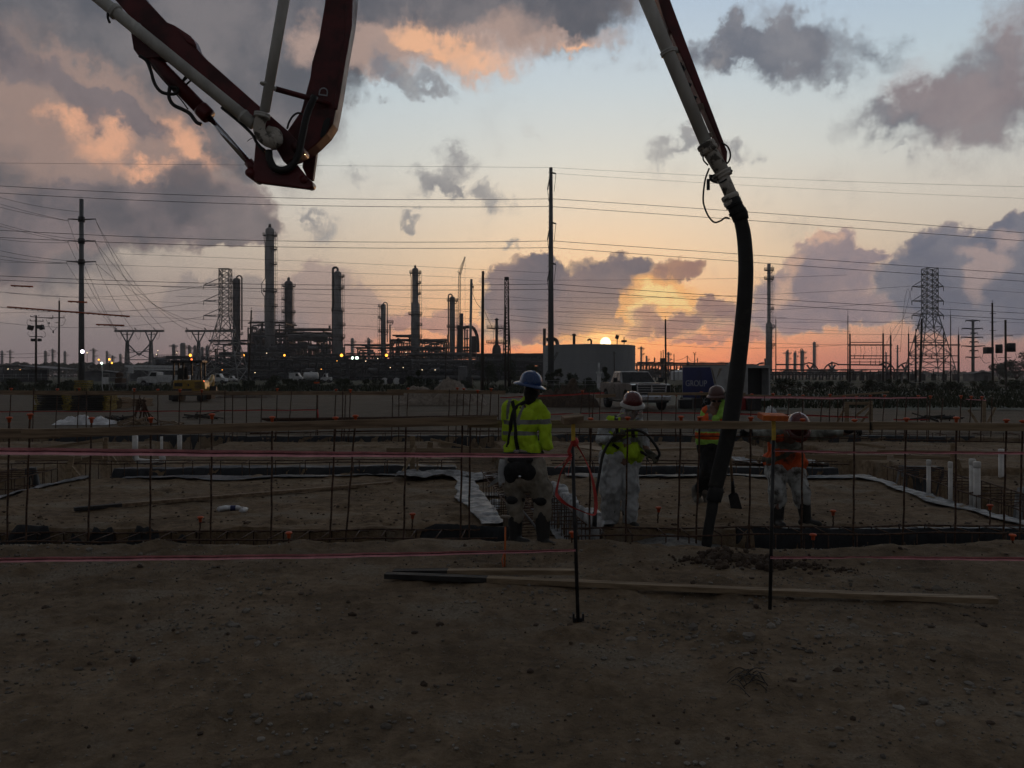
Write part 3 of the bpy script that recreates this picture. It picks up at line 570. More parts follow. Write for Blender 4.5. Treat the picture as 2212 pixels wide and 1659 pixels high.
# process units and pipe racks
def unit(label, x0, x1, ytop, Y, bays, levels, pipes, vessels=(), seed=1, mat='plant', depth=12, name='process_unit', group='process units and pipe racks', ybase=822, jag=.0, open_=.0):
    r_ = random.Random(seed); a, b_ = at(x0, 0, Y).x, at(x1, 0, Y).x; zt = at(0, ytop, Y).z; o = thing(name, label, 'refinery unit' if name == 'process_unit' else 'pipe rack', ((a + b_) / 2, Y, 0), group)
    mb = MB(); hs = []
    for i in range(bays + 1):
        xx = a + (b_ - a) * i / bays; h_ = zt * (1 - jag * r_.random()); hs.append(h_)
        for yy in (Y, Y + depth): mb.box((xx, yy, h_ / 2), (.5, .5, h_))
        for l_ in range(1, levels + 1): mb.box((xx, Y + depth / 2, zt * l_ / levels - .35 if zt * l_ / levels <= h_ + .1 else h_ - .3), (.32, depth - .5, .45))
    for l_ in range(1, levels + 1):
        zl = zt * l_ / levels - .2
        for i in range(bays):
            if zl > min(hs[i], hs[i + 1]) + .2 and r_.random() < .7: continue
            for yy in (Y - .3, Y + depth + .3): mb.box((a + (b_ - a) * (i + .5) / bays, yy, zl), ((b_ - a) / bays, .26, .5))
            if r_.random() < .35: mb.bar((a + (b_ - a) * i / bays, Y - .1, zl - zt / levels), (a + (b_ - a) * (i + 1) / bays, Y - .1, zl), .25)
            if r_.random() < .5:
                for h_ in (.6, 1.1): mb.cyl((a + (b_ - a) * i / bays, Y - .5, zl + h_), (a + (b_ - a) * (i + 1) / bays, Y - .5, zl + h_), .07, n=4)
                for k_ in range(4): xx = a + (b_ - a) * (i + k_ / 4) / bays; mb.cyl((xx, Y - .5, zl), (xx, Y - .5, zl + 1.1), .07, n=4)
    mb.obj('steel_frame', mat, o)
    for i in range(pipes):
        l_ = r_.randint(1, levels); z_ = zt * l_ / levels + r_.choice((-.9, .35, .5, .7)) ; rr_ = r_.uniform(.14, .48); yy = Y + r_.uniform(-1, depth); s0, s1 = sorted((r_.random(), r_.random()))
        if r_.random() < .5: s0, s1 = 0, 1
        p0, p1 = Vector((a + (b_ - a) * s0, yy, z_)), Vector((a + (b_ - a) * s1, yy, z_)); pts = [p0, p1]
        k_ = r_.random()
        if k_ < .3: pts = [p0 - Vector((0, 0, z_ * .6)), p0 - Vector((0, 0, .4)), p0 + Vector((.4, 0, 0)), p1]
        elif k_ < .45: pts = [p0, p1 - Vector((.5, 0, 0)), p1 + Vector((0, 0, .5)), p1 + Vector((0, 0, r_.uniform(1, 4)))]
        MB().tube(pts, rr_, 7).obj('pipe', r_.choice(('plant', 'vesseldark', 'plant')), o, True)
    for q in vessels:
        x_, y_, w2, h2 = q; c = at(x_, y_, Y - 2); R_ = px(h2 / 2, Y); hl = px(w2 / 2, Y)
        MB().lathe([(.05, -hl - R_ * .5), (R_ * .6, -hl - R_ * .35), (R_ * .9, -hl - R_ * .12), (R_, -hl), (R_, hl), (R_ * .9, hl + R_ * .12), (R_ * .6, hl + R_ * .35), (.05, hl + R_ * .5)], c, 16, (1, .25, 0)).obj('vessel', 'vesseldark', o, True)
    return o
unit('many decked unit at the foot of the tallest column', 536, 617, 697, 356, 6, 5, 16, ((600, 757, 12, 14),), 3, jag=.35)
unit('unit carrying two fat horizontal vessels, right of tallest column', 617, 712, 714, 352, 7, 3, 16, ((641, 728, 30, 13), (668, 728, 22, 16), (692, 731, 26, 17), (655, 742, 16, 8), (707, 760, 12, 10)), 5, jag=.25)
unit('piping deck at the foot of the widened slim column', 848, 896, 727, 356, 4, 4, 14, (), 7, jag=.2); unit('low unit with two lying vessels right of the widened slim column', 905, 960, 739, 354, 4, 2, 10, ((925, 750, 12, 8), (943, 753, 16, 10)), 8, jag=.2)
unit('tangled upper piping behind the tallest column', 544, 640, 706, 372, 9, 6, 20, ((575, 720, 10, 7),), 31, jag=.5); unit('tangled piping rear of the fat vessels', 622, 722, 722, 366, 9, 4, 20, (), 32, jag=.5); unit('tangled piping between looped and slim columns', 740, 850, 748, 368, 9, 3, 14, (), 33, jag=.6); unit('tangled piping rear of the widened slim column', 842, 965, 736, 370, 10, 4, 18, (), 34, jag=.6)
unit('dense lower decks between the tallest and looped columns', 540, 730, 728, 346, 16, 4, 26, ((590, 752, 14, 9), (676, 752, 18, 9)), 41, jag=.3); unit('dense lower decks left of the crane', 760, 965, 752, 344, 16, 2, 22, ((800, 762, 12, 7),), 42, jag=.4)
unit('low piping deck left of the tallest column', 448, 536, 738, 362, 5, 2, 8, (), 9, jag=.5); unit('piping deck under the crane', 960, 1030, 752, 340, 5, 2, 8, ((988, 765, 10, 8),), 10, jag=.4)
for x0, x1, yt, lab, sd in ((330, 470, 772, 'dark pipe rack behind the excavator', 11), (470, 610, 766, 'pipe rack under the tallest column', 12), (610, 745, 767, 'pipe rack with the first pair of sodium lamps', 13), (745, 880, 768, 'pipe rack behind the twin green white floodlights', 14), (880, 1030, 767, 'pipe rack behind the dark reels', 15), (1030, 1182, 769, 'pipe rack reaching the storage tank from the left', 16)):
    unit(lab, x0, x1, yt, 290, 9, 4, 22, (), sd, name='pipe_rack', depth=14)
    unit(lab.replace('pipe rack', 'second row of piping').replace('dark ', ''), x0 + 5, x1 + 8, yt + 14, 262, 8, 3, 16, ((x0 + 60, 800, 16, 10),), sd + 20, name='pipe_rack', depth=10)
unit('sunlit pipe rack right of the storage tank', 1376, 1592, 787, 320, 16, 3, 18, (), 17, name='pipe_rack', depth=8)
unit('thin pipe rack between the trailer and the chimney stack', 1592, 1655, 790, 330, 5, 2, 4, (), 18, name='pipe_rack', depth=4)
def vessel_tank(label, x0, x1, yt, Y, mat='vessel', ybase=824): 
    c = at((x0 + x1) / 2, ybase, Y); c.z = 0; r_ = px((x1 - x0) / 2, Y); z_ = at(0, yt, Y).z; return tag(MB().lathe([(r_, 0), (r_, z_), (r_ * .6, z_ + r_ * .1), (.05, z_ + r_ * .16)], c, 22).obj('small_tank', mat, smooth=False), label, 'tank', 'small tanks among the piping')
vessel_tank('low white tank behind the lone wooden pole', 1449, 1494, 803, 300, 'whitepaint'); vessel_tank('grey round tank behind the bucket truck', 333, 362, 776, 280, 'vesseldark'); vessel_tank('grey round tank behind the right pipe rack', 990, 1010, 792, 255, 'vesseldark'); vessel_tank('pale low tank right of the four far columns', 1744, 1770, 798, 700)
# long pipe with expansion loops to the right
Y = 300
def hpipe(label, pts, r_, mat='plant'):
    return tag(MB().tube([at(a, b_, Y) for a, b_ in pts], px(r_, Y), 8).obj('overhead_pipe', mat, smooth=True), label, 'pipe', 'overhead pipes on the right')
hpipe('bent overhead pipe joining the chimney stack', [(1592, 788), (1626, 788), (1634, 789), (1642, 785), (1650, 784)], 1.8); hpipe('straight overhead pipe right of the chimney stack', [(1676, 787.5), (1738, 787.5)], 1.5)
def omega(label, x, s_, Yp=300):
    pts = spline([at(x + s_ * a, b_, Yp) for a, b_ in ((-16, 788), (-8, 785), (0, 784), (10, 789), (16, 797), (17, 806), (15, 812))], 5); o = thing('expansion_loop', label, 'pipe', at(x, 812, Yp), 'expansion loops of the overhead pipe')
    MB().tube(pts, px(1.5, Yp), 8).obj('bend', 'plant', o, True); MB().bar(at(x, 808, Yp), at(x, 797, Yp), .5).obj('post', 'plant', o); MB().bar(at(x, 798, Yp), at(x - 7, 788, Yp), .5).obj('strut', 'plant', o); MB().bar(at(x, 798, Yp), at(x + 7, 788, Yp), .5).obj('strut', 'plant', o)
omega('rounded pipe loop beside the four far columns', 1750, 1); omega('mirrored pipe loop left of the pale far furnace', 1797, -1); omega('pipe loop at the right end of the left gantry', 1915, 1); omega('mirrored pipe loop left of the right gantry', 1955, -1)
hpipe('straight overhead pipe passing the left gantry', [(1808, 787.5), (1905, 788.5)], 1.5)
unit('low dark pipe trestle below the expansion loops', 1640, 1960, 803, 296, 22, 1, 4, (), 23, name='pipe_rack', depth=4)
# storage tank
Y = 200; o = thing('storage_tank', 'wide grey storage tank with the sun on its rim', 'tank', (at(1272.5, 0, Y).x, Y, 0)); c = ORG[o.name]; r_ = px(102, Y - 6); zt = at(0, 745, Y - 11).z
rb = MB().lathe([(r_, 0), (r_, zt), (r_ * 1.006, zt), (r_ * 1.006, zt + .12), (r_ * .97, zt + .2), (r_ * .5, zt + .45), (.1, zt + .6)], c, 72); [rb.lathe([(r_ * 1.001, z_), (r_ * 1.004, z_ + .03), (r_ * 1.004, z_ + .12), (r_ * 1.001, z_ + .15)], c, 72) for z_ in (2.2, 4.4, 6.6)]; rb.obj('shell', 'tankpaint', o)
T = lambda x, y, dY=-9: at(x, y, Y + dY)
MB().cyl(T(1240, 744), T(1240, 725), .32, n=8).lathe([(.5, 0), (.45, .3), (.1, .5)], T(1240, 725), 10).obj('roof_vent', 'plant', o, True)
MB().tube(spline([T(1277, 743), T(1277, 736), T(1273, 733), T(1269, 736)], 5), .22, 7).obj('gooseneck_vent', 'plant', o, True)
MB().cyl(T(1333, 744), T(1333, 727), .12, n=6).box(T(1333, 728), (.8, .3, .9), (0, .3, 0)).obj('wind_sock', 'plant', o); MB().cyl(T(1348, 744), T(1348, 728), .1, n=6).box(T(1348, 737), (1.2, .5, .5)).obj('gauge', 'plant', o)
MB().cyl(T(1203, 760, -10), T(1178, 812, -10), .1, n=5).cyl(T(1206, 760, -10), T(1181, 812, -10), .1, n=5).obj('stairway', 'plant', o)
o = thing('blower_house', 'dark square vent with a bent duct behind the tank rim', 'vent', at(1180, 824, 222)); MB().box(at(1176, 767, 222), (px(6, 222), 2, px(114, 222))).obj('vent_shaft', 'plant', o); MB().tube(spline([at(1180, 734, 221), at(1194, 732, 221), at(1202, 736, 221), at(1205, 748, 221)], 5), .5, 8).obj('duct', 'plant', o, True)
# crane
o = thing('lattice_crane', 'thin lattice boom crane rising behind the columns', 'crane', at(992, 770, 420))
def lattice(mb, p0, p1, w0, w1, n, br, up=(0, 1, 0)):
    p0, p1 = Vector(p0), Vector(p1); d = (p1 - p0).normalized(); s_ = d.cross(Vector(up)).normalized(); u_ = s_.cross(d); C = []
    for i in range(n + 1):
        q = p0.lerp(p1, i / n); w_ = (w0 + (w1 - w0) * i / n) / 2; C.append([q + s_ * w_ * a + u_ * w_ * b_ for a, b_ in ((-1, -1), (1, -1), (1, 1), (-1, 1))])
    for i in range(n):
        for k_ in range(4):
            mb.bar(C[i][k_], C[i + 1][k_], br); j = (k_ + 1) % 4; mb.bar(C[i][k_], C[i + 1][j], br * .7); mb.bar(C[i + 1][k_], C[i + 1][j], br * .6)
            if n < 14 or k_ % 2 == 0: mb.bar(C[i][j], C[i + 1][k_], br * .7)
    return mb
lattice(MB(), at(990, 770, 420), at(993, 592, 420), 1.5, 1.1, 26, .13).obj('mast', 'lattice', o); lattice(MB(), at(993, 594, 420), at(1004.5, 555, 420), 1.1, .5, 12, .12).obj('jib', 'lattice', o)
MB().bar(at(993, 592, 420), at(989, 586, 420), .4).cyl(at(989, 586, 420), at(1004, 556, 420), .08, n=4).obj('back_mast', 'lattice', o); MB().cyl(at(1004.5, 556, 420), at(1005, 740, 420), .05, n=4).obj('hoist_line', 'cable', o)
# ------------------------------------------------------------------ building pad
def plank(mb, a, b, w, h, n=8, warp=.006, seed=0, dark=None):
    """long board from a to b, w wide (level), h tall; its first `dark` share takes material slot 1"""
    a, b = Vector(a), Vector(b); r = random.Random(seed); d = (b - a)
    side = d.cross(Vector((0, 0, 1))).normalized(); up = side.cross(d).normalized()
    base = len(mb.v); q = [Vector((0, 0, 0))]
    for i in range(n + 1):
        t_ = i / n; p = a + d * t_ + up * (warp * math.sin(t_ * 3.1 + seed)) + side * (warp * math.sin(t_ * 4 + seed * 2))
        for su, sv in ((-1, -1), (1, -1), (1, 1), (-1, 1)): mb.v.append(p + side * (su * w / 2) + up * (sv * h / 2))
    for i in range(n):
        mb.cur = 1 if dark and (i + .5) / n < dark else 0
        mb._f([(i * 4 + k_, i * 4 + (k_ + 1) % 4, i * 4 + 4 + (k_ + 1) % 4, i * 4 + 4 + k_) for k_ in range(4)], base)
    mb.cur = 1 if dark else 0; mb._f([(3, 2, 1, 0)], base); mb.cur = 0; mb._f([(n * 4, n * 4 + 1, n * 4 + 2, n * 4 + 3)], base)
    return mb
def lone_plank(name, label, a, b, w, h, mat, group=None, cat='board', dark=None, n=8, warp=.006, seed=1):
    mb = plank(MB(), a, b, w, h, n, warp, seed, dark)
    return tag(mb.obj(name, [mat, 'lumberdark'] if dark else mat, loc=(Vector(a) + Vector(b)) / 2, bevel=.002), label, cat, group)
def cap_mb(p, s=1.0):
    return MB().lathe([(.013 * s, -.045 * s), (.017 * s, -.04 * s), (.020 * s, -.005 * s), (.034 * s, 0), (.036 * s, .008 * s), (.030 * s, .018 * s), (.012 * s, .022 * s)], p, 12)
def rebar(label, base, top, r, group, cap=True, capscale=1.0):
    o = thing('rebar', label, 'rebar', base, group)
    base, top = Vector(base), Vector(top); mb = MB(); n = 14
    pts = [base.lerp(top, i / n) + Vector((math.sin(i * 1.7 + base.x) * .003, 0, 0)) for i in range(n + 1)]
    mb.tube(pts, [r * (1.06 if i % 2 else .96) for i in range(n + 1)], 7)
    mb.obj('bar', 'rust', o, True)
    if cap: cap_mb(top + Vector((0, 0, .01)), capscale).obj('safety_cap', 'orangecap', o, True)
    return o
YN = 8.95
NEAR = [(20, 15, 900), (65, 55, 893), (198, 190, 901), (326, 324, 901), (458, 455, 893), (588, 586, 899), (725, 712, 900), (768, 746, 896), (877, 872, 902, 0), (999, 994, 897, 0), (1016, 1013, 897, 0), (1276, 1273, 902),
        (1356, 1351, 900), (1471, 1464, 898), (1512, 1503, 899), (1622, 1618, 900), (1734, 1731, 904), (1846, 1843, 905), (1958, 1950, 902), (2066, 2063, 900), (2174, 2167, 905), (2209, 2202, 907), (-70, -74, 900), (2290, 2284, 905)]
NEAR.sort()
vis = [q for q in NEAR if 0 <= q[0] <= 2212]
for q in vis:
    tp = at(q[0], q[2] + 6, YN); bs = at(q[1], 1180, YN); bs = bs + (bs - tp).normalized() * .35
    capd = len(q) < 4
    fam = [z for z in vis if (len(z) < 4) == capd]; i = fam.index(q)
    rebar(('%s of the tall rebars with a large orange cap at the near board' if capd else '%s of the three tall near rebars that lack a cap') % ordinal(i), bs, tp, .0105, 'tall rebars along the near board', capd, .95)
# boards tied along the near rebars
def near_board(x0, t0, b0, x1, t1, b1, Y, label, mat='lumberweathered', seed=1):
    a, b_ = at(x0, (t0 + b0) / 2, Y), at(x1, (t1 + b1) / 2, Y)
    return lone_plank('screed_board', label, a, b_, .038, (b0 - t0 + b1 - t1) / 2 * Y / F, mat, 'boards tied along the near rebars', n=14, warp=.004, seed=seed)
near_board(-130, 923, 945, 128, 926, 947, 8.86, 'short stub of weathered board behind the far left board end', seed=3)
near_board(47, 926, 948, 1074, 900, 916, 8.82, 'long weathered board sloping up from the left edge across the rebars', seed=5)
near_board(1010, 907, 924.5, 1877, 912, 928, 8.86, 'long pale board across the people, between the two sloping and splice ends', 'lumber', 7)
near_board(1884, 911, 928, 2420, 915, 932, 8.86, 'pale board running out of the right edge past the splice', 'lumber', 9)
tag(MB().box(at(1880, 920, 8.9), (.06, .035, .085)).obj('splice_block', 'lumberdark'), 'dark splice block between the two pale boards', 'wood block')
for x0, y0, x1, y1, lab in ((540, 936, 1085, 931, 'thin horizontal rebar under the left board'), (1225, 938, 2300, 958, 'thin horizontal rebar across the workers under the right board')):
    tag(MB().tube([at(x0, y0, 9.0), at((x0 + x1) / 2, (y0 + y1) / 2 - 3, 9.0), at(x1, y1, 9.0)], .007, 6).obj('horizontal_bar', 'rust', smooth=True), lab, 'rebar')
# wire ties
# cages
def cage(label, p0, p1, width, depth, step, r=.008, hooks=True):
    p0, p1 = Vector(p0), Vector(p1); d = (p1 - p0); L = d.length; d.normalize(); s_ = d.cross(Vector((0, 0, 1))).normalized() * (width / 2); dn = Vector((0, 0, -depth))
    o = thing('rebar_cage', label, 'rebar cage', (p0 + p1) / 2, 'rebar cages in the trenches')
    for off in (s_, -s_, s_ + dn, -s_ + dn):
        n = 8; MB().tube([p0 + d * (L * i / n) + off + Vector((0, 0, .012 * math.sin(i * 2.3 + off.x * 9))) for i in range(n + 1)], r * 1.25, 6).obj('longitudinal_bar', 'rust', o, True)
    for i in range(int(L / step)):
        c = p0 + d * (step * (i + .5) + random.uniform(-.04, .04)); tl = d * random.uniform(-.04, .04)
        mb = MB().tube([c + s_ + tl, c - s_, c - s_ + dn, c + s_ + dn + tl, c + s_ + tl], r, 6)
        if hooks: mb.tube([c - s_, c - s_ * .3 + d * .13 + Vector((0, 0, .015))], r * .8, 6)
        mb.obj('stirrup', 'rust', o, True)
    return o
cage('rebar cage in the near trench left of the worker in suspenders', at(-40, 1162, 9.0), at(1075, 1152, 9.05), .5, .36, .3)
cage('rebar cage in the near trench around the hose end', at(1215, 1150, 9.1), at(2260, 1142, 9.1), .44, .36, .3)
cage('rebar cage in the second trench, left of the trench crossing', (-9, 14.85, .19), (-.9, 14.85, .22), .5, .45, .5)
cage('rebar cage in the second trench, right of the trench crossing', (.7, 14.85, .2), (5.9, 14.85, .19), .5, .45, .5)
cage('rebar cage in the far trench behind the dark bundle', (-14, 22.5, .2), (14, 22.5, .16), .7, .5, 1.0)
cage('dense rebar cage inside the trench crossing behind suspenders', (.5, 9.7, .0), (-.15, 14.2, .12), .75, .5, .2)
cage('rebar cage in the right cross trench by the white pipes', (6.7, 9.7, .05), (6.7, 14.2, .2), .75, .5, .25)
cage('rebar cage in the left cross trench at the frame edge', (-8.1, 10.6, .1), (-8.1, 14.2, .15), .7, .5, .25)
# plastic sheets over the trench edges
def sheet(name, label, fn, nu, nv, mat, wr=.02, ws=5.0, group='plastic sheets lining the trenches', lift=.022):
    U = np.linspace(0, 1, nu); V = np.linspace(0, 1, nv); P = np.array([[fn(a, c)[:2] for a in U] for c in V]); X, Y_ = P[..., 0], P[..., 1]
    Z = hgt(X, Y_, False) + lift + wr * (fb(X * ws, Y_ * ws, 55, 4) + .35) + wr * 1.2 * np.abs(fb(X * ws * .7, Y_ * ws * 2.2, 66, 3))
    mb = MB(); mb.v = [Vector((float(X[j, i]), float(Y_[j, i]), float(Z[j, i]))) for j in range(nv) for i in range(nu)]
    mb._f([(j * nu + i, j * nu + i + 1, (j + 1) * nu + i + 1, (j + 1) * nu + i) for j in range(nv - 1) for i in range(nu - 1)], 0)
    o = mb.obj(name, mat, smooth=True); s_ = o.modifiers.new('film', 'SOLIDIFY'); s_.thickness = .003
    return tag(o, label, 'plastic sheet', group)
wob = lambda a, s_=0: .12 * math.sin(a * 9 + s_) + .06 * math.sin(a * 23 + s_ * 2)
sheet('plastic_sheet', 'black plastic on the far wall of the near trench, left half', lambda a, c: (-6.2 + a * 6.3, 9.04 + c * .22 + wob(a) * .3 * c), 160, 22, 'blackplastic', lift=.045)
sheet('plastic_sheet', 'blue black plastic on the near trench wall, far right', lambda a, c: (2.5 + a * 3.6, 9.04 + c * .36 + wob(a) * .3 * c), 110, 22, 'blackplastic')
sheet('plastic_sheet', 'black plastic strip along the second trench lip, left part', lambda a, c: (-6.6 + a * 5.9, 13.98 + c * .6 + 1.5 * wob(a, 2) * (1 - c)), 170, 24, 'blackplastic', .03, 4)
sheet('plastic_sheet', 'black plastic strip along the second trench lip, middle right', lambda a, c: (.9 + a * 5.2, 13.98 + c * .6 + 1.5 * wob(a, 4) * (1 - c)), 150, 24, 'blackplastic', .03, 4)
sheet('plastic_sheet', 'black plastic on the back wall of the second trench', lambda a, c: (-9 + a * 17, 15.2 + c * .5 + wob(a, 5) * c * .5), 200, 16, 'blackplastic', .03)
sheet('plastic_sheet', 'grey plastic strip left of the trench crossing', lambda a, c: (cL(9.5 + 4.3 * a) - .34 + c * .5 + wob(a, 7) * (1 - c) * .5, 9.45 + 4.5 * a), 120, 20, 'clearplastic', .05)
sheet('plastic_sheet', 'wide grey plastic draped right of the trench crossing', lambda a, c: (cR(9.5 + 4.0 * a) - .22 + c * (.36 - .08 * a) + wob(a, 8) * c * .4, 9.4 + 4.0 * a), 120, 24, 'clearplastic', .09, 4)
sheet('plastic_sheet', 'crumpled grey and black plastic at the head of the crossing', lambda a, c: (-1.9 + a * 1.7, 13.5 + c * .8 + wob(a, 3) * .6), 60, 30, 'clearplastic', .12, 4)
sheet('plastic_sheet', 'grey plastic along the right cross trench edge', lambda a, c: (5.78 + c * .45 + wob(a, 1) * (1 - c) * .6, 9.5 + 4.8 * a), 120, 20, 'greysheet', .025)
sheet('plastic_sheet', 'wide grey plastic under the white standpipes', lambda a, c: (6.3 + c * 1.9, 9.9 + 2.2 * a), 60, 50, 'greysheet', .07, 3, lift=.1)
sheet('plastic_sheet', 'grey plastic band along the left cross trench edge', lambda a, c: (-7.75 + c * .5 + wob(a, 6) * c * .5, 10.2 + 4.1 * a), 110, 20, 'greysheet', .025)
sheet('plastic_sheet', 'dark plastic on the back edge of the far trench', lambda a, c: (-13 + a * 26, 23.0 + c * .6 + wob(a, 9) * c), 200, 12, 'blackplastic', .04)
# wet concrete in the near trench
mb = MB().grid(90, 30, lambda a, c: (.75 + a * 2.1, 8.3 + c * 1.25, 0)); 
for v in mb.v:
    e_ = max(0, 1 - abs(v.x - 1.75) / 1.1) ** .5; v.z = -.42 + .40 * e_ + .05 * float(fb(np.array([v.x * 7]), np.array([v.y * 7]), 5)[0]) + .03 * float(fb(np.array([v.x * 22]), np.array([v.y * 22]), 8)[0])
tag(mb.obj('wet_concrete', 'concrete', smooth=True), 'lumpy fresh concrete filling the trench at the hose end', 'concrete', kind='stuff')
# dirt clods thrown out in front of the trench
mb = MB(); rr = random.Random(4)
for i in range(420):
    x, y = rr.gauss(2.15, .34), rr.gauss(7.75, .13)
    if i > 340: x, y = rr.gauss(2.95, .1), rr.gauss(7.5, .06)
    q = (.008 + .042 * rr.random() ** 2.2) * (1.2 - min(abs(x - 2.15), 1)); mb.ell((x, y, H(x, y) + q * .4), (q, q * .9, q * .75), (rr.random() * 3, rr.random() * 3, 0), 7, 5)
for v in mb.v: v += Vector((rr.uniform(-.005, .005), rr.uniform(-.005, .005), rr.uniform(-.005, .005)))
tag(mb.obj('dirt_clods', 'clod'), 'heap of dark dirt clods in front of the hose end', 'dirt', kind='stuff')
# tape stakes and barricade tape
def tape_stake(label, top, base, lath, block, blockmat, lathmat, foot):
    Y = gY(base[1]); b0 = at(base[0], base[1], Y); b0.z = H(b0.x, b0.y) - .03
    o = thing('tape_stake', label, 'stake', b0, 'stakes holding the barricade tape')
    MB().cyl(b0, at(top[0], top[1], Y), .0135, n=10).obj('post', 'darksteel', o, True)
    a, c = at(lath[0], lath[1], Y - .02), at(lath[0] + .5, lath[2], Y - .02); MB().bar(a, c, .028, .012, (0, 1, 0)).obj('lath', lathmat, o)
    x0, x1, y0, y1, tilt = block; w_ = (x1 - x0) * Y / F
    MB().box(at((x0 + x1) / 2, (y0 + y1) / 2, Y - .03), (w_, .095, (y1 - y0) * Y / F * .8), (math.radians(12), math.radians(tilt), math.radians(12))).obj('wood_block', blockmat, o, bevel=.004)
    if foot:
        f_ = MB().box(b0 + Vector((0, 0, .045)), (.075, .02, .03)); f_.box(b0 + Vector((-.034, 0, .07)), (.012, .05, .05)); f_.box(b0 + Vector((.034, 0, .07)), (.012, .05, .05)); f_.obj('foot_clamp', 'darksteel', o)
    return Y
Y1 = tape_stake('black post with a bare grey wood block, holding the hanging red loop', (1236, 946), (1249, 1340), (1238, 912, 952), (1214, 1258, 895, 915, -5), 'lumberweathered', 'yellowpaint', True)
Y2 = tape_stake('black post topped by an orange painted wood block', (1671, 948), (1663, 1316), (1671, 905, 951), (1640, 1699, 893, 908, 2), 'orangepaint', 'yellowpaint', False)
def ribbon(name, label, rows, Ys, n=40, mat='tape', group='barricade tape strips', bow=.0, twist=()):
    """rows: list of (x, top, bottom) in photo units; folded strip with a recessed fold"""
    mb = MB(); xs = [r_[0] for r_ in rows]; tp = [r_[1] for r_ in rows]; bt = [r_[2] for r_ in rows]; fold = [r_[3] if len(r_) > 3 else 0 for r_ in rows]
    cols = []
    for i in range(n + 1):
        x = xs[0] + (xs[-1] - xs[0]) * i / n; a, c, f_ = np.interp(x, xs, tp), np.interp(x, xs, bt), np.interp(x, xs, fold); Y = np.interp(x, (xs[0], xs[-1]), Ys)
        m = (a + c) / 2; wv = .4 * math.sin(i * .9) + .3 * math.sin(i * 2.1)
        cols.append([at(x, a + wv, Y), at(x, m - f_ / 2 + wv, Y + .012), at(x, m + wv, Y + .045 * (f_ > .2) + .004), at(x, m + f_ / 2 + wv, Y + .010), at(x, c + wv, Y - .004)])
    base = 0; mb.v = [p for c in cols for p in c]
    mb._f([(i * 5 + j, i * 5 + j + 1, i * 5 + 6 + j, i * 5 + 5 + j) for i in range(n) for j in range(4)], 0)
    return tag(mb.obj(name, mat, smooth=False, loc=cols[n // 2][2]), label, 'tape', group)
ribbon('barricade_tape', 'folded pink tape stretched from the left edge at waist height', [(-60, 965.5, 981, 3), (0, 966.5, 981.8, 3), (548, 973, 986.5, 3.4), (1080, 979.5, 988, 1.5), (1236, 981, 987, .3)], (5.6, Y1 - .02))
ribbon('barricade_tape', 'dark pink tape low over the dirt, left edge to the first post', [(-60, 1205, 1216.5, 3), (0, 1204.5, 1215, 3), (700, 1196, 1206, 1.5), (1000, 1190.5, 1198, 2.5), (1244, 1186.5, 1191, .5)], (5.6, Y1 - .02))
ribbon('barricade_tape', 'twisted red tape from the orange topped post out to the right', [(1671, 972, 974.5, .2), (1760, 973, 978, .2), (1845, 976, 979.5, .5), (1975, 975.4, 979.8, .2), (2280, 976.5, 982.5, .3)], (Y2 - .02, 6.0), mat='tape')
ribbon('barricade_tape', 'pale pink tape low over the dirt on the right', [(1664, 1201.5, 1207, .2), (1800, 1203, 1207, .2), (1870, 1202, 1205, .2), (1960, 1202, 1208.5, .4), (2280, 1204, 1213, 2.4)], (Y2 - .02, 6.0))
zA = lambda q: (987.5 + .2480 * q[0], 768 + .2480 * q[1])
loop = spline([at(*zA(q), Y1 - .03 - .02 * math.sin(i)) for i, q in enumerate([(1010, 745), (975, 830), (985, 880), (940, 950), (900, 1030), (866, 1180), (884, 1235), (960, 1300), (1090, 1358), (1185, 1388), (1208, 1340), (1203, 1220), (1172, 1050), (1112, 900), (1048, 790), (1012, 742)])], 6)
mb = MB()
for i, p in enumerate(loop):
    d = (loop[min(i + 1, len(loop) - 1)] - loop[max(i - 1, 0)]).normalized(); s_ = d.cross(Vector((0, 1, 0))).normalized(); s_ = (s_ * (.65 + .35 * math.sin(i * .22)) + Vector((0, .6 * math.cos(i * .22), 0))) * .0125
    mb.v += [p + s_, p - s_]
mb._f([(2 * i, 2 * i + 1, 2 * i + 3, 2 * i + 2) for i in range(len(loop) - 1)], 0)
kn = mb.obj('tape_loop', 'tapered', smooth=True, loc=loop[0]); tag(kn, 'bright red tape tail hanging in a long loop from the post', 'tape')
mbk = MB().ell(at(1241, 955, Y1), (.03, .022, .035), (0, .3, 0)).tube([at(1230, 985, Y1 - .03), at(1216, 1000, Y1 - .03), at(1198, 1011, Y1 - .035)], [.012, .009, .006], 6, flat=.3).tube([at(1235, 990, Y1 - .03), at(1229, 1010, Y1 - .03), at(1227, 1028, Y1 - .03)], [.010, .009, .007], 6, flat=.3)
o = mbk.obj('knot', 'tapered', kn)
# boards lying in front
def onground(x, y, dz=.02): Y = gY(y); return Vector(((x - CX) * Y / F, Y, 0)) + Vector((0, 0, H((x - CX) * Y / F, Y) + dz))
def laid(a, b_):
    a, b_ = Vector(a), Vector(b_); up = sorted(H(a.lerp(b_, i / 30).x, a.lerp(b_, i / 30).y) - a.lerp(b_, i / 30).z for i in range(31))[-3] + .014; return a + Vector((0, 0, up)), b_ + Vector((0, 0, up))
lone_plank('loose_board', 'long pale board lying across the dirt in front of both posts', *laid(at(832, 1254, 7.0), at(2150, 1301, 6.33)), .09, .042, 'lumber', 'boards lying in the dirt', dark=.16, n=22, warp=.012, seed=2)
lone_plank('loose_board', 'shorter board lying behind the long one, dark left end', *laid(at(850, 1250, 7.16), at(1250, 1251, 7.0)), .09, .04, 'lumber', 'boards lying in the dirt', dark=.3, n=10, warp=.008, seed=6)
